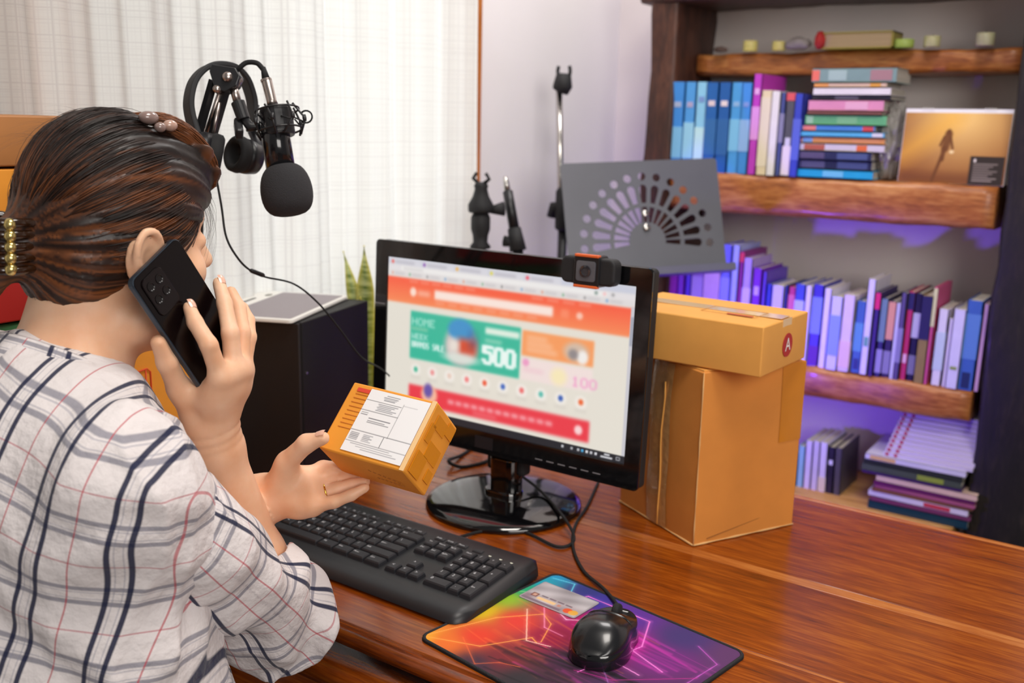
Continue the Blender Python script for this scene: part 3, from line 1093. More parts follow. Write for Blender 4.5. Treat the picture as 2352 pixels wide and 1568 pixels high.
# stand
bcx, bcy = ON(1157, 1140, 2, 0.012)[:2]
base_c = Vector((bcx, bcy, 0)) - mon.location
MB().lathe([(0.118, 0.0), (0.1205, 0.003), (0.119, 0.007), (0.110, 0.011), (0.07, 0.0165), (0.030, 0.019), (0.001, 0.0195)], base_c, seg=56).build('stand_base', m_gloss, mon, smooth=True)
nk = Vector((base_c.x, base_c.y, 0))
MB().prism(round_rect(0.050, 0.034, 0.014, 5), 0.012, 0.075, Matrix.Translation(nk + Vector((0, 0.006, 0)))).build('stand_neck', m_gloss, mon, bevel=0.002)
MB().prism(round_rect(0.060, 0.042, 0.018, 5), 0.016, 0.026, Matrix.Translation(nk)).build('neck_collar', m_gloss, mon, bevel=0.003)
MB().box((nk.x, nk.y + 0.012, 0.10), (0.07, 0.022, 0.10)).build('hinge', m_blkm, mon, bevel=0.005)

# webcam
wcx = 0.168
wc_p = mon.location + (Mm @ Vector((wcx, BT, 0.0)))
web = thing('webcam', 'small black webcam with orange stripes clipped on the monitor', 'webcam', wc_p)
Mw = Matrix.Translation(-wc_p) @ frame_mtx(mon_o + (mx_ * (wcx + 0.002) + mu_ * (BT - 0.011) + mn_ * 0.02) * MK, mx_, mu_, mn_) @ Matrix.Scale(MK, 4)
for o in (MB().prism(round_rect(0.091, 0.040, 0.010, 5), -0.013, 0.010).build('body', m_blkm, web, bevel=0.004, bseg=3),
          MB().prism(round_rect(0.044, 0.047, 0.006, 4), -0.015, 0.013).build('lens_block', m_blk, web, bevel=0.002),
          MB().prism(round_rect(0.032, 0.030, 0.004, 4), 0.012, 0.0145).build('lens_window', mat('lens_glass', '#55555c', rough=0.1, coat=1.0), web, bevel=0.0005),
          MB().lathe([(0.009, 0), (0.009, 0.002), (0.006, 0.0025), (0.005, 0.001)], (0, 0, 0.0142), (0, 0, 1), 24).build('lens', mat('lens_dark', '#2a2a30', rough=0.1, coat=1.0), web),
          MB().box((0, 0.0225, 0.010), (0.040, 0.004, 0.009)).build('orange_stripe', mat('orange_plastic', '#e0642c', rough=0.5), web, bevel=0.001),
          MB().box((0, -0.0225, 0.010), (0.040, 0.004, 0.009)).build('orange_stripe', mat('orange_plastic', '#e0642c'), web, bevel=0.001),
          MB().box((0.01, -0.006, -0.032), (0.04, 0.014, 0.038)).box((0.01, -0.03, -0.048), (0.035, 0.05, 0.008)).build('clip', m_blkm, web, bevel=0.002)):
    o.matrix_local = Mw

# cables lying on the desk
cab = MB().tube(catmull([PX(1195, 1090, 1.545), at_z(1245, 1130, 0.022), at_z(1300, 1195, 0.014), at_z(1318, 1240, 0.004), at_z(1280, 1255, 0.003), at_z(1200, 1220, 0.003), at_z(1120, 1218, 0.003), at_z(1060, 1232, 0.005), at_z(1035, 1245, 0.012)]), 0.0022, 8).build('keyboard_cable', m_rubber, smooth=True)
tag(cab, 'thin black cable looping from behind the monitor to the keyboard', 'cable')
cab = MB().tube(catmull([at_z(1375, 1105, 0.003), at_z(1350, 1160, 0.003), at_z(1322, 1205, 0.003), at_z(1316, 1255, 0.003), at_z(1340, 1310, 0.003), at_z(1385, 1350, 0.005), at_z(1415, 1385, 0.007), at_z(1430, 1416, 0.011)]), 0.0022, 8).build('mouse_cable', m_rubber, smooth=True)
tag(cab, 'thin black cable running across the desk to the mouse', 'cable')
cab = MB().tube(catmull([at_z(1090, 1025, 0.003), at_z(1060, 1045, 0.003), at_z(1030, 1058, 0.012), at_z(1060, 1072, 0.003), at_z(1110, 1062, 0.003), at_z(1140, 1045, 0.006)]), 0.003, 8).build('monitor_cable', m_rubber, smooth=True)
tag(cab, 'black cable coiled on the desk behind the monitor foot', 'cable')

# ------------------------------------------------------------------ keyboard
KL, KR, KF, KB = -1.105, -0.646, 0.853, 1.014
kyaw = math.radians(2.2)
kb = thing('keyboard', 'black full-size keyboard with number pad on the desk front', 'keyboard', (-0.8757, 0.9285, 0), (0, 0, 0))
m_kb = mat('keyboard_black', '#1b1c20', rough=0.42)
m_key = mat('key_black', '#202126', rough=0.5)
m_leg = mat('key_legend', '#d4d6da', rough=0.6)
kw, kd = KR - KL, KB - KF


def ktop(y):                          # height of the deck, y from front (-kd/2) to back
    t_ = (y + kd / 2) / kd
    return 0.011 + 0.013 * t_


prof = [(-kd / 2 - 0.012, 0.004), (-kd / 2 - 0.010, 0.009), (-kd / 2, 0.0145), (-kd / 2 + 0.016, 0.0165), (-kd / 2 + 0.03, 0.0155), (kd / 2 - 0.03, 0.0225), (kd / 2 - 0.008, 0.026), (kd / 2, 0.023), (kd / 2 + 0.002, 0.006), (kd / 2 - 0.004, 0.002), (-kd / 2 + 0.0, 0.002)]
nx = 60
vs_, fs = [], []
npf = len(prof)
for i in range(nx + 1):
    t_ = -1 + 2 * i / nx
    x = t_ * kw / 2
    e = max(0, (abs(t_) - 0.93) / 0.07)
    yk = 1 - 0.13 * e ** 3
    zk = 1 - 0.35 * e ** 3
    for y, z in prof:
        vs_.append((x, y * yk + 0.004 * e, 0.002 + (z - 0.002) * zk))
for i in range(nx):
    for k in range(npf):
        k2 = (k + 1) % npf
        fs.append((i * npf + k, (i + 1) * npf + k, (i + 1) * npf + k2, i * npf + k2))
fs.append(tuple(range(npf)))
fs.append(tuple(nx * npf + k for k in range(npf))[::-1])
MB().add(vs_, fs).build('case', m_kb, kb, smooth=True, bevel=0.0)
o = kb.children[0]
bm = bmesh.new()
bm.from_mesh(o.data)
bmesh.ops.recalc_face_normals(bm, faces=bm.faces)
bm.to_mesh(o.data)
bm.free()
o.data.set_sharp_from_angle(angle=math.radians(50))

U = 0.0190
key_meshes = {}
glyphs = {}
slope = math.atan2(0.007, kd - 0.06)


def key(x, y, wu, hu, legend='', low=False):
    """x, y: lower left of the key cell in units, from the block's origin"""
    kk = (wu, hu, low)
    if kk not in key_meshes:
        w_, h_ = wu * U - 0.0016, hu * U - 0.0016
        zt = 0.0028 if low else 0.0062
        m_b = MB()
        pts = []
        for z, s_, oy in ((0, 0.0, 0), (zt * 0.75, 0.0012, 0.0004), (zt, 0.0026, 0.0006)):
            a, b_ = w_ / 2 - s_, h_ / 2 - s_
            pts += [(-a, -b_ + oy, z), (a, -b_ + oy, z), (a, b_ + oy, z), (-a, b_ + oy, z)]
        m_b.add(pts, [(8, 9, 10, 11)] + [(r_ * 4 + i, r_ * 4 + (i + 1) % 4, r_ * 4 + 4 + (i + 1) % 4, r_ * 4 + 4 + i) for r_ in range(2) for i in range(4)])
        me_ = bpy.data.meshes.new('key')
        me_.from_pydata(m_b.v, [], m_b.f)
        me_.materials.append(m_key)
        key_meshes[kk] = (me_, zt)
    me_, zt = key_meshes[kk]
    cx_, cy_ = (x + wu / 2) * U, (y + hu / 2) * U
    px_, py_ = -kw / 2 + 0.012 + cx_, -kd / 2 + 0.030 + cy_
    pz = 0.0150 + (py_ + kd / 2 - 0.03) * math.tan(slope)
    o_ = bpy.data.objects.new('key', me_)
    COL.objects.link(o_)
    o_.parent = kb
    o_.location = (px_, py_, pz)
    o_.rotation_euler = (slope, 0, 0)
    if legend:
        sz = 0.0068 if len(legend) == 1 else 0.0042
        if (legend, sz) not in glyphs:
            g = glyph_mesh(legend, sz)
            g.materials.append(m_leg)
            glyphs[(legend, sz)] = g
        l_ = bpy.data.objects.new('legend', glyphs[(legend, sz)])
        COL.objects.link(l_)
        l_.parent = o_
        l_.location = (-wu * U * 0.5 + min(wu, 1.0) * U * 0.42, 0.002 if hu > 0.9 else 0, zt + 0.00015)
    return o_


rows = [
    (0, [('Ctrl', 1.25), ('Win', 1.25), ('Alt', 1.25), ('', 5.25), ('Alt', 1.5), ('Win', 1.5), ('Menu', 1.5), ('Ctrl', 1.5)]),
    (1, [('Shift', 2.25)] + [(c_, 1) for c_ in 'ZXCVBNM,./'] + [('Shift', 2.75)]),
    (2, [('Caps', 1.75)] + [(c_, 1) for c_ in "ASDFGHJKL;'"] + [('Enter', 2.25)]),
    (3, [('Tab', 1.5)] + [(c_, 1) for c_ in 'QWERTYUIOP[]'] + [('\\', 1.5)]),
    (4, [('`', 1)] + [(c_, 1) for c_ in '1234567890-='] + [('Back', 2)]),
]
for ry, ks in rows:
    x = 0
    for lg, wu in ks:
        key(x, ry, wu, 1, lg)
        x += wu
x = 0
for i, lg in enumerate(['Esc'] + ['F%d' % k for k in range(1, 13)]):
    key(x, 5.25, 0.95, 0.6, lg, True)
    x += 1.0 + (0.62 if i in (0,) else 0.46 if i in (4, 8) else 0)
for i, lg in enumerate(('PrtSc', 'ScrLk', 'Pause')):
    key(15.4 + i, 5.25, 0.95, 0.6, lg, True)
for i, lg in enumerate(('Ins', 'Home', 'PgUp')):
    key(15.4 + i, 4, 1, 1, lg)
for i, lg in enumerate(('Del', 'End', 'PgDn')):
    key(15.4 + i, 3, 1, 1, lg)
key(16.4, 1, 1, 1, '^')
for i, lg in enumerate(('<', 'v', '>')):
    key(15.4 + i, 0, 1, 1, lg)
for r_, ks in ((4, ('Num', '/', '*', '-')), (3, ('7', '8', '9')), (2, ('4', '5', '6')), (1, ('1', '2', '3'))):
    for i, lg in enumerate(ks):
        key(18.75 + i, r_, 1, 1, lg)
key(18.75, 0, 2, 1, '0')
key(20.75, 0, 1, 1, '.')
key(21.75, 2, 1, 2, '+')
key(21.75, 0, 1, 2, 'Ent')
key(18.75, 5.25, 0.95, 0.6, '', True)
for i in range(4):
    key(1.0 + 2.6 * i, 6.15, 1.5, 0.45, '', True)
mk = MB()
for i in range(3):
    mk.lathe([(0.0022, 0), (0.0022, 0.0006)], (-kw / 2 + 0.012 + (20.3 + 0.9 * i) * U, -kd / 2 + 0.03 + 5.5 * U, 0.0225), seg=12)
mk.build('indicator_lights', mat('lamp_white', '#e8ead8', rough=0.4), kb)
kb.rotation_euler = (0, 0, math.radians(0.0))

# ------------------------------------------------------------------ mouse pad
pc = [at_z(1276, 1313, 0.003), at_z(984, 1478, 0.003), at_z(1720, 1500, 0.003)]
# corners: far-left, near-left, far-right
px_ax = (pc[2] - pc[0])
pL = px_ax.length
px_ax.normalize()
py_ax = Vector((-px_ax.y, px_ax.x, 0))
pD = 0.240
pctr = pc[0] + px_ax * pL / 2 - py_ax * pD / 2
pad = thing('mouse_pad', 'rainbow-printed mouse pad with black stitched border on the desk', 'mouse pad', mtx=frame_mtx((pctr.x, pctr.y, 0), px_ax, py_ax, (0, 0, 1)))
MB().prism(round_rect(pL, pD, 0.014, 6), 0.0, 0.0026).build('rubber_sheet', m_rubber, pad)
loop = [(x, y, 0.0022) for x, y in round_rect(pL - 0.004, pD - 0.004, 0.013, 6)]
MB().tube(loop + loop[:1], 0.0021, 8, cap=False).build('stitched_edge', mat('stitch_black', '#1c1d21', rough=0.75, bump=0.6, bscale=900), pad, smooth=True)
NX, NY = 330, 270
im = Img(NX, NY, (38, 34, 44))
X_, Y_ = im.x, im.y
# colour flow: yellow/green/cyan/blue along the far-left edge, red left, magenta middle, violet right, dark near edge
key_pts = [((0.0, 0.0), (40, 150, 205)), ((0.0, 0.13), (30, 165, 190)), ((0.0, 0.27), (40, 170, 120)), ((0.0, 0.40), (150, 190, 40)), ((0.0, 0.60), (222, 190, 20)), ((0.0, 1.0), (240, 170, 40)),
           ((0.22, 0.02), (50, 55, 130)), ((0.30, 0.10), (60, 50, 165)), ((0.20, 0.30), (200, 60, 70)), ((0.18, 0.55), (222, 60, 50)), ((0.16, 0.80), (224, 62, 40)), ((0.10, 0.95), (228, 110, 40)),
           ((0.40, 0.30), (190, 20, 110)), ((0.38, 0.55), (150, 20, 60)), ((0.35, 0.85), (120, 38, 48)), ((0.30, 1.0), (60, 40, 60)), ((0.5, 0.12), (88, 42, 150)), ((0.60, 0.35), (190, 20, 140)),
           ((0.55, 0.65), (60, 30, 60)), ((0.5, 0.95), (46, 42, 48)), ((0.75, 0.08), (66, 48, 110)), ((0.80, 0.35), (112, 36, 120)), ((0.80, 0.70), (62, 40, 78)), ((0.75, 1.0), (48, 44, 54)), ((1.0, 0.05), (92, 52, 100)), ((1.0, 0.5), (80, 40, 92)), ((1.0, 1.0), (52, 46, 60))]
num = np.zeros_like(im.a)
den = np.zeros_like(X_)
for (a, b_), c_ in key_pts:
    w_ = 1 / (((X_ - a) * 1.2) ** 2 + (Y_ - b_) ** 2 + 0.002) ** 1.6
    num += w_[..., None] * np.array(c_) / 255
    den += w_
im.a = num / den[..., None]
rg = np.random.default_rng(3)
for k in range(46):                   # streaks towards the right
    x0, y0 = rg.uniform(0.05, 0.7), rg.uniform(0.1, 0.9)
    ang = rg.uniform(-0.05, 0.22)
    L_ = rg.uniform(0.15, 0.45)
    c_ = (255, 60, 200) if x0 > 0.35 else (255, 140, 60)
    im.line((x0, y0), (x0 + L_, y0 + ang * L_), rg.uniform(0.002, 0.010), c_, op=rg.uniform(0.08, 0.28), soft=1.2)
for k in range(20):
    x0, y0 = rg.uniform(0.15, 0.6), rg.uniform(0.62, 1.0)
    im.line((x0, y0), (x0 + 0.3, y0 - 0.05), rg.uniform(0.004, 0.012), (20, 16, 22), op=0.35, soft=1.2)
pk, orc, cy = (255, 130, 225), (255, 170, 80), (110, 230, 255)
for pts_, c_, w_, op in (([(0.02, 0.05), (0.13, 0.02), (0.17, 0.11), (0.12, 0.16)], cy, 0.0022, .9), ([(0.22, 0.17), (0.25, 0.08), (0.58, 0.07), (0.68, 0.30), (0.62, 0.70)], pk, 0.0026, .95),
                         ([(0.0, 0.98), (0.10, 0.60), (0.22, 0.40), (0.30, 0.45), (0.37, 0.62)], orc, 0.0024, .8), ([(0.0, 0.99), (0.22, 0.86), (0.32, 0.62), (0.36, 0.64)], orc, 0.0024, .8),
                         ([(0.14, 0.42), (0.32, 0.66), (0.42, 0.62)], (255, 215, 190), 0.0024, .8), ([(0.10, 0.24), (0.20, 0.30), (0.32, 0.36), (0.40, 0.28), (0.36, 0.2)], (255, 190, 225), 0.0026, .9),
                         ([(0.12, 0.86), (0.30, 0.99), (0.36, 0.90), (0.44, 0.86)], (240, 110, 60), 0.0022, .6), ([(0.84, 0.10), (0.97, 0.18), (0.95, 0.8), (0.93, 1.0)], (200, 90, 200), 0.0022, .8),
                         ([(0.60, 0.70), (0.75, 0.64), (0.97, 0.35)], (190, 40, 140), 0.002, .7), ([(0.36, 0.20), (0.60, 0.34), (0.85, 0.42)], pk, 0.0034, .8), ([(0.5, 0.45), (0.7, 0.62), (0.95, 0.88)], (180, 120, 210), 0.002, .5),
                         ([(0.42, 0.42), (0.62, 0.5), (0.8, 0.52)], (255, 150, 230), 0.003, .8), ([(0.15, 0.30), (0.3, 0.5), (0.4, 0.5)], (255, 150, 190), 0.003, .7), ([(0.0, 0.30), (0.08, 0.24), (0.06, 0.14)], (190, 255, 150), 0.002, .6)):
    for a, b_ in zip(pts_[:-1], pts_[1:]):
        im.line(a, b_, w_, c_, op=op)
        im.line(a, b_, w_ * 4, c_, op=op * 0.22, soft=1.8)
paint_grid('printed_top', pL - 0.008, pD - 0.008, NX, NY, im.out(), paint_mat('pad_print', rough=0.75, spec=0.3), pad, loc=(0, 0, 0.0029))

# bank card lying on the pad
cA, cB, cC = at_z(1252, 1334, 0.0045), at_z(1392, 1388, 0.0045), at_z(1216, 1368, 0.0045)
cx_ax = (cB - cA).normalized()
cy_ax = Vector((-cx_ax.y, cx_ax.x, 0))
cw, chh = 0.0856, 0.054
cctr = cA + cx_ax * cw / 2 - cy_ax * chh / 2
card = thing('bank_card', 'silver bank card with orange and yellow circles lying on the mouse pad', 'bank card', mtx=frame_mtx((cctr.x, cctr.y, 0.0033), cx_ax, cy_ax, (0, 0, 1)))
MB().prism(round_rect(cw, chh, 0.0032, 4), 0, 0.0008).build('plastic_sheet', mat('card_grey', '#a9a4ac', rough=0.3, coat=0.5, var=0.12, vscale=22), card)
CX, CY = 120, 76
im = Img(CX, CY, (178, 174, 180))
im.a += 0.10 * (np.sin(im.x * 9 + im.y * 5) * np.cos(im.y * 7))[..., None]
im.rect(0.0, 0.72, 0.12, 1, (140, 128, 140), soft=0.08)
im.rect(0.08, 0.60, 0.19, 0.78, (110, 50, 40), soft=0.012)
im.rect(0.10, 0.63, 0.17, 0.75, (205, 165, 145), soft=0.01)
for k in range(4):
    im.rect(0.24 + 0.15 * k, 0.60, 0.36 + 0.15 * k, 0.66, (90, 80, 95), op=0.7, soft=0.01)
im.rect(0.22, 0.72, 0.56, 0.84, (240, 205, 150), soft=0.012)
im.rect(0.60, 0.73, 0.66, 0.83, (200, 140, 120), soft=0.01)
im.rect(0.0, 0.90, 0.72, 1.0, (120, 112, 128), soft=0.02)
im.disc(0.82, 0.84, 0.075, 0.12, (232, 88, 36), soft=0.1)
im.disc(0.92, 0.84, 0.075, 0.12, (245, 180, 40), soft=0.1, op=0.85)
paint_grid('printed_face', cw - 0.004, chh - 0.004, CX, CY, im.out(), paint_mat('card_print', rough=0.3, coat=0.4), card, loc=(0, 0, 0.00095))

# ------------------------------------------------------------------ mouse
ma, mb_ = at_z(1330, 1545, 0.006), at_z(1428, 1415, 0.006)   # tail and nose
my_ax = (mb_ - ma).normalized()
mx_ax = Vector((my_ax.y, -my_ax.x, 0))
mctr = (ma + mb_) / 2 + mx_ax * 0.004
mouse = thing('computer_mouse', 'black wired computer mouse resting on the rainbow mouse pad', 'mouse', mtx=frame_mtx((mctr.x, mctr.y, 0.0032), mx_ax * 1.16, my_ax * 1.10, (0, 0, 1.10)))
m_mouse = mat('mouse_black', '#141518', rough=0.25, coat=0.2)
m_mouse_side = mat('mouse_side', '#101114', rough=0.12, coat=0.6)


def mouse_shell(z_lo, z_hi_scale, shrink, name, material, y_lo=-1.0, y_hi=1.0, parent=None, lift=0.0):
    vs2, fs2 = [], []
    NU, NV = 28, 14
    for i in range(NU + 1):
        t_ = y_lo + (y_hi - y_lo) * i / NU
        wy = 0.0300 * (1 - abs(t_) ** 2.7) ** 0.50 * (1 + 0.05 * t_ * -1) * (1 - 0.10 * math.exp(-((t_ - 0.15) / 0.35) ** 2)) * shrink + 1e-5
        top_ = (0.037 * (1 - ((t_ + 0.22) / 1.28) ** 2 * (1.0 if t_ > -0.22 else 1.75))) * z_hi_scale
        top_ = max(top_, z_lo + 0.0005)
        for k in range(NV + 1):
            a = math.pi * k / NV
            ca, sa = math.cos(a), math.sin(a)
            x_ = -wy * math.copysign(abs(ca) ** 0.80, ca)
            z_ = z_lo + (top_ - z_lo) * sa ** 0.85 + lift
            vs2.append((x_, t_ * 0.052, z_))
    for i in range(NU):
        for k in range(NV):
            a = i * (NV + 1) + k
            fs2.append((a, a + NV + 1, a + NV + 2, a + 1))
    ends = [tuple(range(NV + 1)), tuple((NU) * (NV + 1) + k for k in range(NV + 1))[::-1]]
    o_ = MB().add(vs2, fs2 + ends).build(name, material, parent or mouse, smooth=True)
    bm_ = bmesh.new()
    bm_.from_mesh(o_.data)
    bmesh.ops.recalc_face_normals(bm_, faces=bm_.faces)
    bm_.to_mesh(o_.data)
    bm_.free()
    return o_


mouse_shell(0.001, 0.94, 1.0, 'base_shell', m_mouse_side)
mouse_shell(0.016, 1.0, 0.93, 'top_shell', m_mouse)
mouse_shell(0.018, 1.0, 0.90, 'button', m_mouse, 0.18, 0.97, lift=0.0009)
MB().lathe([(0.0085, -0.0035), (0.0095, -0.002), (0.0095, 0.002), (0.0085, 0.0035)], (0, 0.034, 0.022), (1, 0, 0), 20).build('scroll_wheel', m_rubber, mouse, smooth=True)
MB().prism(round_rect(0.010, 0.006, 0.0025, 4), 0.0, 0.0008, Matrix.Translation((0.004, 0.046, 0.0178)) @ Euler((math.radians(-38), 0, 0)).to_matrix().to_4x4()).build('logo', m_white, mouse)

# ------------------------------------------------------------------ black speaker box, tablet, plant
so = Vector((-1.123, 1.045, 0))
sx = Vector((0.97, 0.20, 0)).normalized()
sx = Vector((math.cos(math.radians(15)), math.sin(math.radians(15)), 0))
sy = Vector((-sx.y, sx.x, 0))
SW, SD, SHT = 0.128, 0.225, 0.268
sctr = so - sx * SW / 2 + sy * SD / 2
spk = thing('speaker', 'big matte black speaker box standing left of the monitor', 'speaker', mtx=frame_mtx((sctr.x, sctr.y, 0), sx, sy, (0, 0, 1)))
m_spk = mat('speaker_black', '#120f11', rough=0.55, spec=0.3, var=0.15, vscale=8)
MB().box((0, 0.004, SHT / 2), (SW, SD - 0.008, SHT)).build('cabinet', m_spk, spk, bevel=0.002)
MB().box((0, -SD / 2 + 0.003, SHT / 2), (SW - 0.002, 0.006, SHT - 0.002)).build('front_panel', mat('speaker_front', '#1a1210', rough=0.6), spk, bevel=0.001)
MB().lathe([(0.0022, 0), (0.0022, 0.0008)], (SW / 2, -SD / 2 + 0.02, 0.185), (1, 0, 0), 10).build('screw', m_chrome, spk)

zt_ = SHT + 0.001
tf, tr_, tb_ = at_z(670, 735, zt_ + 0.006), at_z(800, 678, zt_ + 0.006), at_z(647, 658, zt_ + 0.006)
ta_y = (tr_ - tf).normalized()
ta_x = Vector((ta_y.y, -ta_y.x, 0))
TW, TD = 0.160, (tr_ - tf).length
tc_ = tf - ta_x * TW / 2 + ta_y * TD / 2
tab = thing('graphics_tablet', 'white graphics tablet with grey surface lying on the black speaker', 'tablet', mtx=frame_mtx((tc_.x, tc_.y, zt_), ta_x, ta_y, (0, 0, 1)))
MB().prism(round_rect(TW, TD, 0.008, 4), 0.0, 0.006).build('slab', mat('tablet_white', '#e4e2dc', rough=0.4), tab, bevel=0.0015)
MB().prism(round_rect(0.112, TD - 0.018, 0.004, 4, 0.018, 0), 0.006, 0.0064).build('drawing_area', mat('tablet_grey', '#8e868a', rough=0.55), tab)
MB().box((-0.058, -0.005, 0.0063), (0.0045, 0.09, 0.0008)).build('pen_groove', m_blk, tab)
MB().prism(round_rect(0.010, 0.018, 0.0049, 5, -0.050, 0.075), 0.006, 0.0066).build('button', mat('button_grey', '#7c7a72', rough=0.5), tab)

pb = PX(845, 870, 1.84)
plant = thing('snake_plant', 'green snake plant with yellow leaf edges in a pale pot behind the speaker', 'plant', (pb[0], pb[1], 0.0))
MB().lathe([(0.036, 0.0), (0.040, 0.01), (0.050, 0.075), (0.052, 0.085), (0.047, 0.085), (0.045, 0.07)], (0, 0, 0), seg=28).build('pot', mat('pot_pale', '#d8d4cc', rough=0.5), plant, smooth=True)
MB().lathe([(0.001, 0.072), (0.0455, 0.072)], (0, 0, 0), seg=24, cap=False).build('soil', mat('soil', '#33271c', rough=0.95), plant)


def leaf_material():
    m, nt, b = nodes_of('snake_leaf')
    a = nt.nodes.new('ShaderNodeVertexColor')
    a.layer_name = 'print'
    tc = nt.nodes.new('ShaderNodeTexCoord')
    mp = nt.nodes.new('ShaderNodeMapping')
    mp.inputs['Scale'].default_value = (1, 1, 5)
    n_ = nt.nodes.new('ShaderNodeTexNoise')
    n_.inputs['Scale'].default_value = 22
    n_.inputs['Detail'].default_value = 4
    nt.links.new(tc.outputs['Object'], mp.inputs[0])
    nt.links.new(mp.outputs[0], n_.inputs['Vector'])
    r_ = nt.nodes.new('ShaderNodeValToRGB')
    r_.color_ramp.elements[0].position = 0.42
    r_.color_ramp.elements[0].color = (*lin('#5a7a3c'), 1)
    r_.color_ramp.elements[1].position = 0.60
    r_.color_ramp.elements[1].color = (*lin('#c2cf92'), 1)
    nt.links.new(n_.outputs['Fac'], r_.inputs['Fac'])
    mx = nt.nodes.new('ShaderNodeMix')
    mx.data_type = 'RGBA'
    nt.links.new(a.outputs['Color'], mx.inputs[0])
    nt.links.new(r_.outputs[0], mx.inputs[6])
    mx.inputs[7].default_value = (*lin('#e2d65a'), 1)
    nt.links.new(mx.outputs[2], b.inputs['Base Color'])
    b.inputs['Roughness'].default_value = 0.4
    return m


m_leafm = leaf_material()
for bx, by, h_, wd, lx, ly, tw in ((-0.002, 0.0, 0.285, 0.040, -0.004, 0.0, 0.35), (-0.02, 0.012, 0.270, 0.032, -0.040, -0.01, 0.3), (0.018, 0.006, 0.24, 0.028, 0.035, 0.01, 0.9), (0.004, -0.014, 0.20, 0.026, 0.02, -0.03, -0.3), (-0.012, -0.012, 0.17, 0.022, -0.03, -0.02, 1.2)):
    n = 14
    vs_, fs, cols = [], [], []
    for i in range(n + 1):
        t_ = i / n
        w_ = wd * (0.55 + 0.65 * t_ - 0.2 * t_ * t_) * (1 - t_ ** 5) ** 0.7 * (1.0 if t_ < 0.7 else (1 - ((t_ - 0.7) / 0.3) ** 1.6) + 0.02)
        c_ = Vector((bx + lx * t_ * t_, by + ly * t_ * t_, 0.070 + h_ * t_))
        ang = tw + 0.5 * t_
        d2 = Vector((math.cos(ang), math.sin(ang), 0))
        nrm = Vector((-d2.y, d2.x, 0))
        for k, s_ in enumerate((-1, -0.72, 0, 0.72, 1)):
            vs_.append(c_ + d2 * s_ * w_ / 2 - nrm * (1 - s_ * s_) * w_ * 0.18)
            cols.append(1.0 if k in (0, 4) else 0.45 if k in (1, 3) else 0.0)
    for i in range(n):
        for k in range(4):
            fs.append((i * 5 + k, i * 5 + k + 1, (i + 1) * 5 + k + 1, (i + 1) * 5 + k))
    o = MB().add(vs_, fs).build('leaf', m_leafm, plant, smooth=True)
    ca = o.data.color_attributes.new('print', 'FLOAT_COLOR', 'POINT')
    ca.data.foreach_set('color', np.repeat(np.array(cols, np.float32), 4))
    md = o.modifiers.new('solid', 'SOLIDIFY')
    md.thickness = 0.0025

# ------------------------------------------------------------------ parcels stacked at the left end of the desk
m_brown = mat('parcel_brown', '#a9713f', rough=0.5, var=0.12, vscale=10, bump=0.2, bscale=30)
m_redbox = mat('parcel_red', '#b3201c', rough=0.45)
m_green = mat('parcel_green', '#2f6a3c', rough=0.5)
PSX, PSY = -1.205, 0.818
zc = 0.0


def stack_box(name, label, w, d, h, material, dx=0, dy=0, rz=0, cat='box'):
    global zc
    a = math.radians(rz)
    o = carton(name, label, (PSX + dx, PSY + dy, zc + 0.0005), (math.cos(a), math.sin(a), 0), w, d, h, material, cat, bulge=0.002)
    zc += h + 0.003
    return o


pbx = stack_box('cardboard_box', 'orange cardboard box with thin red outline print seen below the phone', 0.165, 0.165, 0.30, m_card_o)
fr_ = MB()
xx = 0.0850
for lp, r_ in (([(-0.070, 0.10), (-0.070, 0.238), (-0.060, 0.247), (-0.045, 0.249), (-0.040, 0.244), (-0.040, 0.10)], 0.0010), ([(-0.047, 0.248), (-0.047, 0.10)], 0.0008)):
    fr_.tube([(xx, y_, z_) for y_, z_ in lp], r_, 6)
fr_.build('printed_outline', mat('print_orange_red', '#d8431f', rough=0.6), pbx, smooth=True)
PSX, PSY, zc = -1.195, 0.63, FLOOR_Z
stack_box('cardboard_box', 'large brown carton on the floor carrying the parcel stack behind the woman', 0.165, 0.19, 1.06, m_card)
stack_box('parcel', 'green flat package low in the parcel stack behind the woman', 0.15, 0.17, 0.023, m_green, 0, 0.0, -2, 'parcel')
stack_box('parcel', 'red package in the middle of the parcel stack behind the woman', 0.155, 0.175, 0.050, m_redbox, 0.0, 0.0, 2, 'parcel')
zc += 0.0
stack_box('parcel', 'small white package on the red parcel behind the hair claw', 0.15, 0.17, 0.014, mat('parcel_white', '#c9c2c4', rough=0.6), 0.0, 0.0, -3, 'parcel')
stack_box('cardboard_box', 'orange cardboard box under the brown one behind the head', 0.16, 0.18, 0.104, m_card_o, 0, 0.0, 1)
stack_box('cardboard_box', 'brown creased cardboard box topping the stack behind the head', 0.165, 0.185, 0.056, m_brown, 0.0, 0.0, -1)

# ------------------------------------------------------------------ books
ORD = ['first', 'second', 'third', 'fourth', 'fifth', 'sixth', 'seventh', 'eighth', 'ninth', 'tenth', 'eleventh', 'twelfth', 'thirteenth', 'fourteenth', 'fifteenth', 'sixteenth', 'seventeenth', 'eighteenth', 'nineteenth', 'twentieth',
       'twenty-first', 'twenty-second', 'twenty-third', 'twenty-fourth', 'twenty-fifth', 'twenty-sixth', 'twenty-seventh', 'twenty-eighth', 'twenty-ninth', 'thirtieth', 'thirty-first', 'thirty-second', 'thirty-third', 'thirty-fourth', 'thirty-fifth', 'thirty-sixth', 'thirty-seventh', 'thirty-eighth', 'thirty-ninth', 'fortieth']
m_pages = mat('book_pages', '#d9d2c4', rough=0.9, var=0.12, vscale=4, stretch=(160, 1, 1))
m_pages_h = mat('book_pages_flat', '#cfc8bc', rough=0.9, var=0.12, vscale=4, stretch=(1, 1, 160))


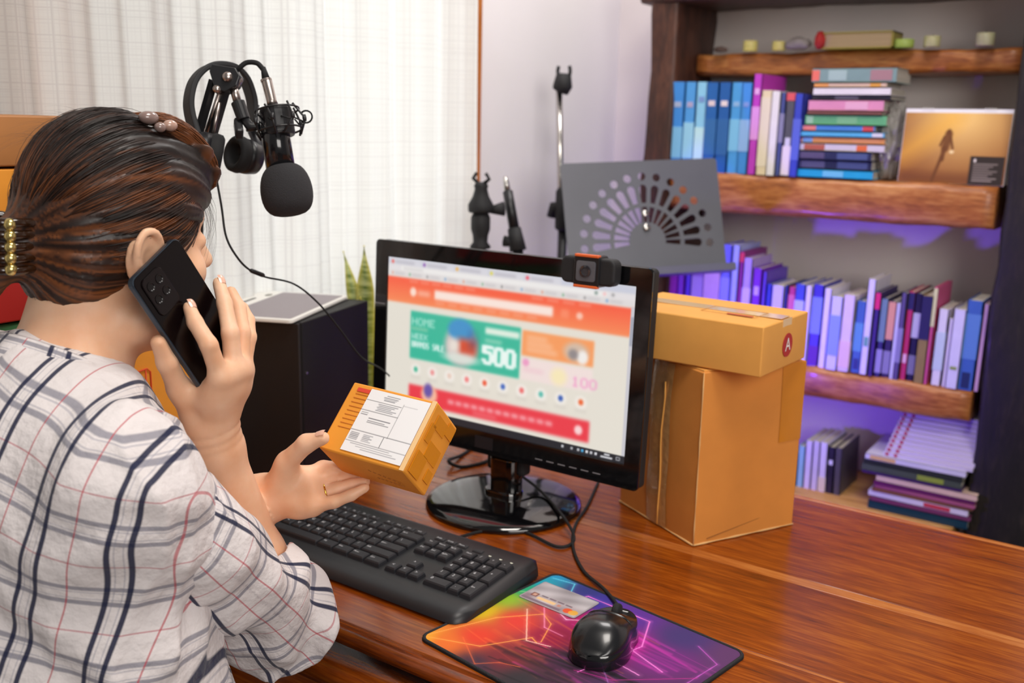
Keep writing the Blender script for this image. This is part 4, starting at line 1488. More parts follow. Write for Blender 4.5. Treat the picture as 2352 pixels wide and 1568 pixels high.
def book(label, x0, x1, z0, h, y, depth, color, group, bands=(), lean=0.0, name='book', cat='book', rough=0.45):
    """upright book, spine towards -Y, between x0 and x1"""
    th = (x1 - x0) * 0.97
    t_ = thing(name, label, cat, ((x0 + x1) / 2, y, z0), (0, lean, 0), group)
    c = 0.0016
    mc = mat('cover_' + color, color, rough=rough, var=0.05, vscale=30)
    MB().box((0, 0.001, h / 2), (th, 0.002, h)).box((-th / 2 + c / 2, depth / 2, h / 2), (c, depth, h)).box((th / 2 - c / 2, depth / 2, h / 2), (c, depth, h)).build('cover', mc, t_)
    MB().box((0, depth / 2, h / 2 - 0.001), (th - 2 * c, depth - 0.005, h - 0.005)).build('pages', m_pages, t_)
    for z_a, z_b, bc_ in bands:
        MB().box((0, -0.0004, h * (z_a + z_b) / 2), (th * (0.98 if z_b - z_a > 0.2 or (z_a < 0.02) or z_b > 0.98 else 0.55), 0.0008, h * (z_b - z_a))).build('title_band' if z_b - z_a < 0.5 else 'spine_print', mat('band_' + bc_, bc_, rough=0.5), t_)
    return t_


# upper row: upright books on the second shelf
G1 = 'upright books on the shelf above the monitor'
edges_c = [192, 268, 332, 396, 468, 540, 608, 668, 718, 785, 838, 868, 925, 975]
ex = [XY(1460 + c * .3793, 400, 2.255)[0] for c in edges_c]


def topz(py, px=1700, Y=2.255):
    return XY(px, py, Y)[2]


lean1 = math.radians(0.6)
row1 = [
    ('light blue hardback, first from the left beside the bookcase post', '#3d8ee2', 188, [(.72, .78, '#a8b6d8'), (.15, .5, '#7fc0ec')]),
    ('light blue hardback, second from the left on the upper row', '#4f9fe8', 188, [(.72, .78, '#b0a8d0'), (.15, .55, '#9ad4f4')]),
    ('very pale blue hardback, third from the left on the upper row', '#8ecdf2', 188, [(.78, .84, '#7a9ad8'), (.08, .5, '#c4ecf6')]),
    ('dark blue hardback with pale emblem, fourth from the left, upper row', '#1862b4', 189, [(.74, .80, '#e4d2dc'), (.2, .6, '#2f6cb0')]),
    ('dark blue hardback with pale emblem, fifth from the left, upper row', '#155cae', 189, [(.74, .80, '#ecdce4'), (.2, .6, '#2a66ac')]),
    ('sky blue hardback, sixth from the left on the upper row', '#4a9fe6', 189, [(.74, .79, '#8fb8e8'), (.25, .6, '#7fc4f0')]),
    ('sky blue hardback, seventh from the left touching the magenta book', '#4190de', 190, [(.74, .79, '#7f9ad8'), (.25, .6, '#90b8ee')]),
    ('tall magenta hardback sticking up above the blue volumes', '#c23cc0', 170, [(.80, .86, '#e8b0e4'), (.35, .68, '#e29ae0')]),
    ('cream striped book right of the magenta one', '#e6d6ae', 207, [(.10, .92, '#e8dcc0')]),
    ('plain white book between cream and slate books', '#eae6e4', 209, []),
    ('slate blue thin book next to the grey one', '#4a5590', 212, [(.4, .75, '#8a88a8')]),
    ('grey book with red top and white foot on the upper row', '#56565e', 211, [(.90, .99, '#e05a62'), (.01, .36, '#ecdfe6'), (.36, .46, '#d8d4e4')]),
    ('royal blue book leaning against the lying book stack', '#3a49bc', 215, [(.2, .7, '#5a6ad0')]),
]
for i, (lb, c_, py, bands) in enumerate(row1):
    zt2 = topz(py, 1460 + edges_c[i] * .3793)
    book(lb, ex[i], ex[i + 1], SH2, zt2 - SH2, 2.255 + 0.003 * (i % 3), 0.155, c_, G1, bands, lean=lean1 if i >= 7 else math.radians(0.4))

# lying stack
G2 = 'lying books stacked beside the calendar'
stack1 = [
    ('teal book at the bottom of the lying stack', '#1fa6cc', 45, 978, 1440, [(.35, .62, '#6fc4dc')]),
    ('lower of the two dark navy books in the lying stack', '#22294a', 50, 972, 1424, [(.05, .38, '#5a5a78'), (.55, .95, '#4a5880')]),
    ('upper of the two dark navy books in the lying stack', '#262c52', 46, 972, 1424, [(.05, .38, '#5a5070'), (.55, .95, '#4c5a86')]),
    ('white book with orange patches in the lying stack', '#d8cfd6', 40, 985, 1495, [(.05, .3, '#b8604a'), (.68, .8, '#e8703a')]),
    ('orange and cream book in the lying stack', '#f0a660', 34, 985, 1490, [(.02, .14, '#7fb4e0'), (.62, .95, '#f2a468')]),
    ('sky blue thin book in the lying stack', '#58b4de', 28, 980, 1490, [(.86, .98, '#dcdce6')]),
    ('blue book with red ends in the lying stack', '#4a86d0', 32, 985, 1425, [(.02, .2, '#e8847c'), (.84, .98, '#d44a4e')]),
    ('green book in the middle of the lying stack', '#6cbc82', 54, 1000, 1488, [(.02, .1, '#a8d8b0'), (.4, .65, '#86c890')]),
    ('thin brown book under the pink one in the stack', '#8a5a52', 18, 1015, 1460, []),
    ('pink book in the lying stack', '#e294b8', 58, 1015, 1465, [(.5, .8, '#eab0ca')]),
    ('thin black book above the pink one in the stack', '#3a3844', 22, 1030, 1500, [(.3, .6, '#77747e')]),
    ('white book high in the lying stack', '#e8e2e6', 40, 1040, 1502, []),
    ('thin multicoloured book second from the top of the stack', '#d8b8a8', 24, 1040, 1470, [(.0, .2, '#e8a060'), (.78, .92, '#e0a04c')]),
    ('thick grey-green book with red end topping the stack', '#7f9a9a', 76, 1020, 1522, [(.0, .09, '#ec7468'), (.2, .42, '#a4bcba'), (.7, .95, '#a87f86')]),
]
z_ = SH2
for i, (lb, c_, thc, xa, xb, bands) in enumerate(stack1):
    h = thc * 0.000412
    xl, xr2 = XY(1460 + xa * .3793, 380, 2.26)[0], XY(1460 + xb * .3793, 380, 2.26)[0]
    w_ = xr2 - xl
    t_ = thing('book', lb, 'book', ((xl + xr2) / 2, 2.262 + 0.004 * math.sin(i * 2.1), z_), None, G2)
    mc = mat('cover_' + c_, c_, rough=0.45, var=0.05, vscale=30)
    cc = min(0.0014, h * 0.2)
    dd = 0.13
    MB().box((0, 0.001, h / 2), (w_, 0.002, h)).box((0, dd / 2, cc / 2), (w_, dd, cc)).box((0, dd / 2, h - cc / 2), (w_, dd, cc)).build('cover', mc, t_)
    MB().box((0, dd / 2, h / 2), (w_ - 0.005, dd - 0.005, h - 2 * cc)).build('pages', m_pages_h, t_)
    for a, b2, bc_ in bands:
        MB().box((-w_ / 2 + w_ * (a + b2) / 2, -0.0004, h / 2), (w_ * (b2 - a), 0.0008, h * 0.72)).build('title_band', mat('band_' + bc_, bc_, rough=0.5), t_)
    z_ += h + 0.0004

# crumpled clear plastic bag between the stack and the calendar
bm = bmesh.new()
bmesh.ops.create_icosphere(bm, subdivisions=4, radius=1.0)
for v_ in bm.verts:
    n_ = mnoise.noise(v_.co * 2.2) * 0.28 + mnoise.noise(v_.co * 5.5) * 0.14
    c_ = v_.co * (1 + n_)
    v_.co = Vector((c_.x * 0.030, c_.y * 0.05, max(-0.083, c_.z * 0.085)))
me = bpy.data.meshes.new('plastic_bag')
bm.to_mesh(me)
bm.free()
bx = XY(1460 + 1545 * .3793, 380, 2.34)
o = link('plastic_bag', me, mat('bag_grey', '#a9a4a0', rough=0.2, coat=0.3, alpha=0.75), smooth=False, loc=(bx[0], 2.33, SH2 + 0.084))
tag(o, 'crumpled grey plastic bag between the lying books and the calendar', 'bag')

# standing photo calendar
ca_, cb_ = XY(2062, 410, 2.27), XY(2306, 418, 2.27)
cw_ = cb_[0] - ca_[0]
cz = XY(2190, 250, 2.27)[2] - SH2
cal = thing('calendar', 'standing desk calendar with golden photo of a walking figure', 'calendar', ((ca_[0] + cb_[0]) / 2, 2.268, SH2))
tilt = math.radians(-6)
hh = cz / math.cos(tilt)
NX, NY = 130, 86
im = Img(NX, NY, (190, 120, 50))
d0 = np.hypot((im.x - 0.55) * 1.2, im.y - 0.05)
g = np.clip(1.15 - d0 * 1.15, 0, 1)[..., None]
im.a = g * np.array([246, 200, 120]) / 255 + (1 - g) * np.array([142, 84, 40]) / 255
im.line((0.0, 0.62), (0.45, 0.1), 0.10, (250, 186, 70), op=0.55, soft=1.8)
im.rect(0, 0.86, 1, 1, (110, 62, 36), soft=0.1, op=0.6)
for a, b2, r_ in (((0.44, 0.26), (0.44, 0.28), 0.022), ((0.44, 0.30), (0.42, 0.50), 0.036), ((0.41, 0.5), (0.40, 0.66), 0.022), ((0.395, 0.62), (0.33, 0.97), 0.016), ((0.46, 0.34), (0.49, 0.50), 0.012), ((0.40, 0.34), (0.37, 0.46), 0.012)):
    im.line(a, b2, r_, (112, 66, 34), op=0.9, soft=0.6)
im.disc(0.485, 0.55, 0.022, 0.022, (250, 225, 170), soft=0.8)
im.rect(0.67, 0.60, 0.985, 1.0, (52, 42, 38), soft=0.006)
im.disc(0.715, 0.66, 0.013, 0.025, (230, 220, 210))
for k in range(8):
    im.rect(0.705, 0.70 + 0.034 * k, 0.93 - 0.04 * (k % 3), 0.711 + 0.034 * k, (205, 190, 178), soft=0.006, op=0.9)
sheet = MB().box((0, 0.0015, hh / 2), (cw_, 0.003, hh)).build('backing_card', m_white, cal, rot=(tilt, 0, 0))
pg = paint_grid('photo_print', cw_ * 0.992, hh * 0.945, NX, NY, im.out(), paint_mat('calendar_print', rough=0.35, coat=0.2), cal)
pg.matrix_local = Euler((tilt, 0, 0)).to_matrix().to_4x4() @ Matrix.Translation((0, -0.0006, hh * 0.475)) @ Euler((math.pi / 2, 0, 0)).to_matrix().to_4x4()
for x_ in (-0.29, 0.29):
    for k in range(4):
        ring = [(x_ * cw_ + (k - 1.5) * 0.006, 0.0045 * math.cos(a) + 0.002, hh + 0.004 * math.sin(a) - 0.001) for a in np.linspace(0, 2 * math.pi, 9)]
        MB().tube(ring, 0.0006, 5, cap=False).build('binding_ring', m_white, cal, smooth=True, rot=(tilt, 0, 0))
MB().box((0, 0.0, hh / 2), (cw_, 0.003, hh * 0.99)).build('rear_leaf', m_white, cal, loc=(0, 0.062, 0), rot=(math.radians(14), 0, 0))

# top shelf: candles, lying gold book, stones
Yt = 2.345


def candle(label, pxc, pyb, wpx, hpx, color):
    b_ = XY(pxc, pyb, Yt)
    r_ = wpx / 2 * 2.5 / FPX
    h_ = hpx * 2.5 / FPX
    t_ = thing('candle', label, 'candle', (b_[0], Yt, SH1), None, 'candles on the top shelf')
    MB().lathe([(r_ * 0.96, 0), (r_, h_ * 0.06), (r_, h_ * 0.9), (r_ * 0.93, h_ * 0.97), (r_ * 0.7, h_ * 0.94), (0.001, h_ * 0.90)], (0, 0, 0), seg=20).build('wax', mat('wax_' + color, color, rough=0.5, sss=0.2), t_, smooth=True)
    MB().tube([(0, 0, h_ * 0.88), (0.0008, 0, h_ * 1.12)], 0.0009, 6).build('wick', m_rubber, t_)


candle('yellow stub candle nearest the left post on the top shelf', 1723, 113, 31, 23, '#cfc377')
candle('yellow stub candle beside the grey stone on the top shelf', 1788, 112, 27, 20, '#c9bd74')
candle('bright green stub candle right of the gold book', 2076, 106, 38, 17, '#9fb45a')
candle('pale olive stub candle, second from the right on the top shelf', 2140, 104, 31, 22, '#b5b083')
candle('grey-green stub candle, rightmost on the top shelf', 2262, 100, 34, 25, '#a8a482')


def lump(name, label, cat, x, y, z, sx_, sy_, sz_, color, seed):
    bm_ = bmesh.new()
    bmesh.ops.create_icosphere(bm_, subdivisions=3, radius=1.0)
    for v_ in bm_.verts:
        k_ = 1 + 0.25 * mnoise.noise(v_.co * 1.7 + Vector((seed, 0, 0)))
        v_.co = Vector((v_.co.x * k_ * sx_, v_.co.y * k_ * sy_, max(-0.85, v_.co.z * k_) * sz_))
    me_ = bpy.data.meshes.new(name)
    bm_.to_mesh(me_)
    bm_.free()
    return tag(link(name, me_, mat('lump_' + color, color, rough=0.7, var=0.1, vscale=60), smooth=True, loc=(x, y, z + sz_ * 0.85)), label, cat)


b_ = XY(1655, 114, Yt)
lump('stone', 'small dark stone in the left corner of the top shelf', 'stone', b_[0], Yt, SH1, 0.017, 0.014, 0.007, '#5a4640', 1)
b_ = XY(1832, 111, Yt)
lump('stone', 'grey lump between yellow candle and red cloth on the top shelf', 'stone', b_[0], Yt, SH1, 0.028, 0.018, 0.016, '#857c7a', 4)
b_ = XY(1880, 109, 2.33)
lump('cloth', 'bright red cloth bundle at the end of the gold book', 'cloth', b_[0] + 0.004, 2.325, SH1, 0.012, 0.014, 0.021, '#a8201f', 8)
xl, xr2 = XY(1893, 109, Yt)[0], XY(2055, 107, Yt)[0]
t_ = thing('book', 'gold-edged beige book lying on the top shelf beside the red cloth', 'book', ((xl + xr2) / 2, 2.325, SH1))
MB().box((0, 0.04, 0.0015), (xr2 - xl, 0.08, 0.003)).box((0, 0.04, 0.0345), (xr2 - xl, 0.08, 0.003)).box((xr2 / 2 - xl / 2 - 0.0015, 0.04, 0.018), (0.003, 0.08, 0.036)).build('cover', mat('gold_cover', '#9a8a3e', rough=0.5), t_)
MB().box((-0.001, 0.041, 0.018), (xr2 - xl - 0.006, 0.076, 0.030)).build('pages', mat('gold_pages', '#a58d70', rough=0.7, var=0.15, vscale=4, stretch=(1, 1, 200)), t_)

# middle row on the third shelf
G3 = 'paperbacks in the row behind the boxes'
row2 = [  # top-left crop x, top-right crop x, top y, colours; violet LED glow put into the left covers
    (12, 58, 330, '#3a1c14', 'brown-black', []), (60, 102, 330, '#1c1a52', 'dark blue', []), (105, 160, 330, '#8a149a', 'magenta', []), (162, 202, 330, '#7a2ab0', 'violet', []), (205, 240, 330, '#5a34c0', 'indigo', []), (242, 318, 330, '#8f6ab8', 'lavender', [(.3, .8, '#a58ac8')]), (320, 432, 325, '#c09acc', 'pale lilac', []),
    (440, 500, 170, '#6a6ae0', 'tall periwinkle blue', [(.3, .7, '#8a8af0')]), (500, 545, 175, '#a8b0ee', 'tall pale blue', []), (547, 577, 215, '#8a2a86', 'plum', [(.9, .99, '#d03a58')]), (578, 632, 255, '#b49ae0', 'mauve', [(.3, .7, '#cdb8ee')]), (634, 690, 320, '#7a30b8', 'purple', [(.7, .8, '#c8a8ec')]), (692, 716, 345, '#6a4ac8', 'blue-violet thin', []),
    (718, 756, 420, '#2a3aa8', 'ultramarine', [(.2, .6, '#5468d0')]), (757, 832, 430, '#cfc8e8', 'lilac-white', []), (833, 854, 430, '#2a3878', 'navy thin', []), (856, 902, 440, '#c03a68', 'crimson', [(.7, .9, '#d86a8c')]), (904, 968, 420, '#3a50b0', 'blue and white', [(.3, .8, '#b8c4ec')]), (970, 1010, 432, '#e2dcee', 'white', []),
    (1013, 1080, 425, '#3a38a8', 'deep blue', [(.4, .85, '#7a90dc'), (.02, .25, '#5a2a8a')]), (1084, 1130, 450, '#e4e0ec', 'plain white', []), (1132, 1206, 500, '#d4d6ee', 'white with blue swirl', [(.2, .75, '#8aa4e0')]), (1208, 1284, 490, '#e2d4d8', 'pinkish white', [(.05, .4, '#e8c8b8')]), (1288, 1352, 530, '#3a6a9c', 'steel blue', [(.3, .7, '#5a9ab8'), (.05, .2, '#26386c')]),
    (1362, 1412, 390, '#e0dcea', 'tall white', [(.30, .40, '#6aa890')]), (1414, 1446, 470, '#3a2a6a', 'indigo with pink head', [(.8, .99, '#e02a6a')]), (1448, 1488, 510, '#2c2c5a', 'navy with teal top', [(.45, .99, '#6f8e92'), (.05, .35, '#9a94b8')]), (1490, 1540, 530, '#2a2440', 'black with orange top', [(.5, .99, '#e0a078'), (.05, .35, '#8a86a0')]), (1542, 1574, 540, '#c9c8d8', 'pale grey thin', []), (1576, 1612, 475, '#5a5078', 'dusky violet', [(.2, .6, '#8a86a8')]),
    (1614, 1658, 470, '#c0305a', 'cherry red with navy head', [(.80, .99, '#25244e'), (.2, .3, '#e8b8c4')]), (1660, 1708, 480, '#17162e', 'black with white lettering', [(.5, .78, '#b8b6c4'), (.08, .3, '#77748a')]), (1708, 1778, 490, '#8f7a3c', 'gold with navy top', [(.5, .99, '#24224c')]), (1780, 1806, 440, '#d85a8c', 'thin pink and yellow', [(.6, .99, '#d8d89a')]), (1808, 1872, 580, '#e0dce0', 'white with grey text', [(.2, .7, '#c4d4d8')]), (1874, 1906, 640, '#d8d2da', 'short off-white', []),
    (1908, 1988, 580, '#d6d2ea', 'broad white', [(.24, .28, '#8a9a4a')]), (1990, 2092, 525, '#3f66b4', 'broad blue', [(.35, .85, '#5a86c8'), (.02, .2, '#1c2c5c')]), (2094, 2128, 550, '#c8a0c0', 'thin pink', []),
]
for i, (xa, xb, yt, c_, word, bands) in enumerate(row2):
    pxm, pyt = 1500 + (xa + xb) / 2 * .36224, 500 + yt * .36224
    kx = XY(pxm, pyt, 2.262)
    xl = XY(1500 + xa * .36224, pyt, 2.262)[0]
    xr2 = XY(1500 + xb * .36224, pyt, 2.262)[0]
    if i == 0:
        xl = max(xl, -1.088)
    h_ = kx[2] - SH3
    if i < 7:
        h_ = 0.225 + 0.006 * math.sin(i * 1.9)
    xl = max(xl, -1.09)
    xr2 = min(xr2, -0.352)
    lb = '%s book, %s from the left in the row behind the boxes' % (word, ORD[i])
    book(lb, xl, xr2, SH3, h_, 2.262 + 0.004 * math.sin(i * 1.7), 0.135 + 0.01 * math.sin(i * 2.3), c_, G3, bands, lean=math.radians(0.5))

# bottom shelf: upright magazines and a heap
G4 = 'upright magazines on the bottom shelf'
for xa, xb, yt, c_, lb, ln in ((60, 118, 700, '#7ab0b8', 'pale teal magazine on the bottom shelf half behind the tall box', 0), (120, 180, 640, '#8fc0cc', 'light blue-green magazine left of the white ones on the bottom shelf', 2), (182, 246, 595, '#d4cde0', 'white magazine, first of three on the bottom shelf', 2),
                               (248, 312, 598, '#cbc4d4', 'white magazine, second of three on the bottom shelf', 2), (314, 384, 610, '#d6d0de', 'white magazine, third of three on the bottom shelf', 3), (388, 452, 650, '#26222c', 'black magazine with pale spot on the bottom shelf', 3), (456, 520, 660, '#4e4a4c', 'dark grey magazine on the bottom shelf', 4)):
    pxm, pyt = 1800 + (xa + xb) / 2 * .2551, 860 + yt * .2551
    xl, xr2 = XY(1800 + xa * .2551, 1090, 2.27)[0], XY(1800 + xb * .2551, 1090, 2.27)[0]
    h_ = XY(pxm, pyt, 2.27)[2] - SH4
    book(lb, xl, xr2, SH4, h_, 2.27, 0.14, c_, G4, [(.62, .72, '#d8d6e4')] if 'spot' in lb else [(.02, .3, '#d8ccb0')] if 'third' in lb else [], lean=math.radians(-ln * 0.4), name='magazine', cat='magazine')

xlb, xrb = XY(1990, 1150, 2.24)[0], XY(2232, 1180, 2.24)[0]
z_ = SH4
heap = [('dark teal', '#173a48', .020, .00), ('plum and red', '#7a3a62', .010, .004), ('white and red', '#d8cfe4', .013, -.002), ('brown', '#8a5a44', .007, .006), ('rose', '#a8587c', .009, .01), ('purple', '#6a2460', .008, .008), ('cream and lilac', '#d8b8a8', .013, .012),
        ('violet', '#4a2a66', .006, -.02), ('grey-green', '#4a5248', .016, -.022), ('olive and black', '#2e322e', .011, -.020), ('white and beige', '#d2cde0', .012, -.016)]
for i, (word, c_, h_, dx) in enumerate(heap):
    t_ = thing('magazine', '%s magazine, %s from the bottom of the bottom-shelf heap' % (word, ORD[i]), 'magazine', ((xlb + xrb) / 2 + dx, 2.235, z_), (0, 0, math.radians(1.2 * math.sin(i * 2.7))), 'lying magazines on the bottom shelf')
    w_ = xrb - xlb - 0.01
    MB().box((0, 0.001, h_ / 2), (w_, 0.002, h_)).box((0, 0.095, 0.0006), (w_, 0.19, 0.0012)).box((0, 0.095, h_ - 0.0006), (w_, 0.19, 0.0012)).build('cover', mat('cover_' + c_, c_, rough=0.35, var=0.05, vscale=30), t_)
    MB().box((0, 0.095, h_ / 2), (w_ - 0.003, 0.186, h_ - 0.0024)).build('pages', m_pages_h, t_)
    if i in (2, 8, 10):
        MB().box((-0.32 * w_ if i == 10 else 0.2 * w_, -0.0004, h_ / 2), (w_ * 0.26, 0.0008, h_ * 0.7)).build('title_band', mat('band_heap%d' % i, ('#c03a4a', '', '', '', '', '', '', '', '#8a9a3a', '', '#d8b070')[i - 2 if i == 2 else i], rough=0.5), t_)
    z_ += h_ + 0.0003
for i in range(11):
    h_ = 0.0085
    t_ = thing('magazine', 'white magazine with red corners, %s of the matching upper pile' % ORD[i], 'magazine', ((xlb + xrb) / 2 + 0.008 + 0.0016 * i, 2.245 + 0.0075 * i, z_), None, 'lying magazines on the bottom shelf')
    w_ = xrb - xlb - 0.035
    MB().box((0, 0.07, h_ / 2), (w_, 0.14, h_)).build('cover', mat('mag_white', '#c6bcd2', rough=0.35), t_, bevel=0.0006)
    for x_ in (-0.46, -0.36):
        MB().box((w_ * x_, -0.0004, h_ * 0.5), (w_ * 0.035, 0.0008, h_ * 0.8)).build('red_mark', mat('mag_red', '#b03048', rough=0.4), t_)
    z_ += h_ + 0.0003

# ------------------------------------------------------------------ microphone on its boom, headphones
MD = 1.24
sM = MD / FPX
up3 = Vector(CU)
rt3 = Vector(CR)


def MP(x, y, dd=0.0):
    return Vector(PX(x, y, MD + dd))


m_arm = mat('boom_black', '#1c1c1f', rough=0.4)
m_spring = mat('spring_steel', '#b8aca6', rough=0.3, metal=1.0)
m_foam = mat('foam_black', '#2b2a2d', rough=0.95, bump=0.7, bscale=900)
# boom arm: clamp on the desk behind the speaker, lower arm up, upper arm down to the joint over the mic
joint = MP(540, 185)
el = MP(470, 330, 0.05)
arm_base = Vector((-1.255, 0.945, 0.0))
arm = thing('boom_stand', 'black spring boom arm holding the microphone in front of the curtain', 'boom arm', arm_base)


def L(p):
    return Vector(p) - arm_base


MB().box((0, 0, 0.006), (0.05, 0.06, 0.012)).box((0, -0.01, 0.02), (0.03, 0.03, 0.03)).build('clamp', m_arm, arm, bevel=0.002)
MB().tube([(0, 0, 0.03), (0, 0, 0.06)], 0.008, 10).build('pivot_pin', m_spring, arm, smooth=True)
dirv = (MP(515, 205) - MP(455, 330)).normalized()
side = dirv.cross(Vector(CF)).normalized()
p_low = MP(440, 420, 0.03)
for s_, nm in ((-1, 'upper_rod'), (1, 'upper_rod')):
    a = p_low + side * 0.009 * s_
    b_ = MP(512, 195) + side * (0.010 if s_ > 0 else 0.004) * s_ * 1.3
    MB().tube([L(a), L(b_)], 0.0058, 4).build(nm, m_arm, arm)
MB().tube([L(MP(505, 212)), L(MP(472, 310, 0.02))], 0.0030, 8).build('spring', m_spring, arm, smooth=True)
MB().tube([L(MP(484, 330, 0.01)), L(MP(504, 235, 0.0))], 0.0026, 8).build('spring', m_spring, arm, smooth=True)
hip = p_low
for s_ in (-1, 1):
    MB().tube([L(arm_base + Vector((s_ * 0.009, 0, 0.06))), L(hip + Vector((s_ * 0.009, 0, 0)))], 0.0055, 4).build('lower_rod', m_arm, arm)
MB().lathe([(0.016, -0.012), (0.016, 0.012)], L(hip), Vector(CF), 16).build('elbow_joint', m_arm, arm, bevel=0.002)
# head plate
pl_pts = [(492, 152), (545, 160), (556, 178), (548, 200), (520, 215), (498, 208), (486, 168)]
fr_m = frame_mtx(L(MP(520, 185)), rt3, up3, -Vector(CF))
outl = [((x - 520) * sM, -(y - 185) * sM) for x, y in pl_pts]
MB().prism(outl, -0.010, 0.010, fr_m).build('head_plate', m_arm, arm, bevel=0.0012)
MB().lathe([(0.0055, -0.014), (0.0065, -0.011), (0.0065, 0.013), (0.004, 0.016)], L(MP(528, 182)), -Vector(CF), 14).build('bolt', m_spring, arm, smooth=True)
MB().lathe([(0.0045, -0.012), (0.0045, 0.014)], L(MP(504, 210)), -Vector(CF), 14).build('bolt', m_spring, arm, smooth=True)
MB().tube([L(MP(538, 168)), L(MP(548, 186)), L(MP(536, 198))], 0.006, 8).build('swivel_fork', m_spring, arm, smooth=True)
MB().tube([L(MP(535, 197)), L(MP(546, 236))], 0.0052, 10).build('stud', m_spring, arm, smooth=True)

# microphone: axis tilts a little to the right going down
m_top, m_bot = MP(625, 262), MP(646, 395)
ax = (m_bot - m_top).normalized()
mic = thing('microphone', 'black condenser microphone with big foam cap hanging before the curtain', 'microphone', m_top)
LM = lambda p: Vector(p) - m_top
m_micb = mat('mic_black', '#131316', rough=0.16, coat=0.4)
MB().tube([LM(m_top - ax * 0.0), LM(m_bot)], 33 * sM, 28).build('barrel', m_micb, mic, smooth=False)
mic.children[0].data.polygons.foreach_set('use_smooth', [len(p.vertices) == 4 for p in mic.children[0].data.polygons])
MB().lathe([(36 * sM, 0), (37 * sM, 4 * sM), (37 * sM, 58 * sM), (35 * sM, 64 * sM)], LM(MP(632, 250)), ax, 28).build('mount_ring', m_arm, mic, smooth=False, bevel=0.001)
# XLR plug
MB().lathe([(11 * sM, 0), (12.5 * sM, 4 * sM), (11.5 * sM, 50 * sM), (13 * sM, 58 * sM)], LM(MP(612, 184)), (MP(627, 245) - MP(612, 184)).normalized(), 18).build('plug', m_spring, mic, smooth=True)
MB().lathe([(13 * sM, 0), (13 * sM, 5 * sM)], LM(MP(611, 182)), (MP(627, 245) - MP(612, 184)).normalized(), 18).build('plug_collar', m_spring, mic)
MB().lathe([(5.5 * sM, -28 * sM), (9.5 * sM, 0)], LM(MP(611, 182)), (MP(627, 245) - MP(606, 160)).normalized(), 14).build('strain_relief', m_rubber, mic, smooth=True)
# shock mount cage
ctr_m = MP(640, 280)
perp = ax.cross(Vector(CF)).normalized()
fwd = ax.cross(perp).normalized()
for hgt, rad in ((-26 * sM, 50 * sM), (20 * sM, 50 * sM)):
    ring = [LM(ctr_m + ax * hgt + (perp * math.cos(a) + fwd * math.sin(a)) * rad) for a in np.linspace(0, 2 * math.pi, 25)]
    MB().tube(ring, 0.0013, 6, cap=False).build('cage_ring', m_arm, mic, smooth=True)
for k in range(8):
    a, a2 = 2 * math.pi * k / 8, 2 * math.pi * (k + 0.5) / 8
    d1 = perp * math.cos(a) + fwd * math.sin(a)
    d2 = perp * math.cos(a2) + fwd * math.sin(a2)
    s1 = 1 if k % 2 else -1
    MB().tube([LM(ctr_m + ax * (-36 * sM * s1) + d1 * 46 * sM), LM(ctr_m + ax * (2 * sM) + d1 * 62 * sM), LM(ctr_m + ax * 34 * sM * s1 + d2 * 44 * sM)], 0.0015, 5).build('cage_arm', m_arm, mic, smooth=True)
    MB().lathe([(0.0022, -0.004), (0.0026, 0), (0.0022, 0.004)], LM(ctr_m + d1 * 60 * sM), ax, 8).build('cage_peg', m_arm, mic, smooth=True)
    MB().tube([LM(ctr_m + ax * 10 * sM + d1 * 60 * sM), LM(ctr_m + ax * -4 * sM + d2 * 38 * sM)], 0.0011, 5).build('elastic_band', m_rubber, mic, smooth=True)
ring = [LM(MP(703, 268) + (rt3 * math.cos(a) + up3 * math.sin(a)) * 14 * sM) for a in np.linspace(-2.4, 2.4, 14)]
MB().tube(ring, 0.0012, 6).build('elastic_band', m_rubber, mic, smooth=True)
# holder between boom and cage
MB().tube([LM(MP(546, 234)), LM(MP(560, 275))], [16 * sM, 15 * sM], 18).build('socket', m_arm, mic, smooth=False, bevel=0.001)
MB().tube([LM(MP(560, 272)), LM(MP(575, 292)), LM(MP(598, 290))], [10 * sM, 12 * sM, 9 * sM], 12).build('holder', m_arm, mic, smooth=True)
MB().box(LM(MP(548, 295)), (0.026, 0.010, 0.016), Euler((0, math.radians(40), YAW)).to_matrix()).build('wing_nut', m_arm, mic, bevel=0.003)
# foam cap: squared bulb
fc_ = MP(658, 436)
prf = []
for k in range(17):
    a = math.pi * k / 16
    r_ = abs(math.sin(a)) ** 0.52 * 59 * sM * (1.0 - 0.06 * math.cos(a))
    prf.append((max(r_, 0.0005), -math.cos(a) * 0.94 * 63 * sM - (0.0 if 0 < k < 16 else 0)))
MB().lathe(prf, LM(fc_), ax, 36).build('foam_cap', m_foam, mic, smooth=True)

# microphone cable: from the plug over the boom head and away behind it
tag(MB().tube(catmull([MP(605, 160), MP(590, 145), MP(566, 144), MP(548, 158), MP(530, 176, 0.012), MP(505, 250, 0.03), MP(470, 340, 0.05), Vector((-1.20, 0.925, 0.30)), Vector((-1.245, 0.968, 0.10)), Vector((-1.24, 0.995, 0.004))]), 0.0032, 8).build('microphone_cable', m_rubber, smooth=True),
    'black microphone cable arching over the boom head into the plug', 'cable')

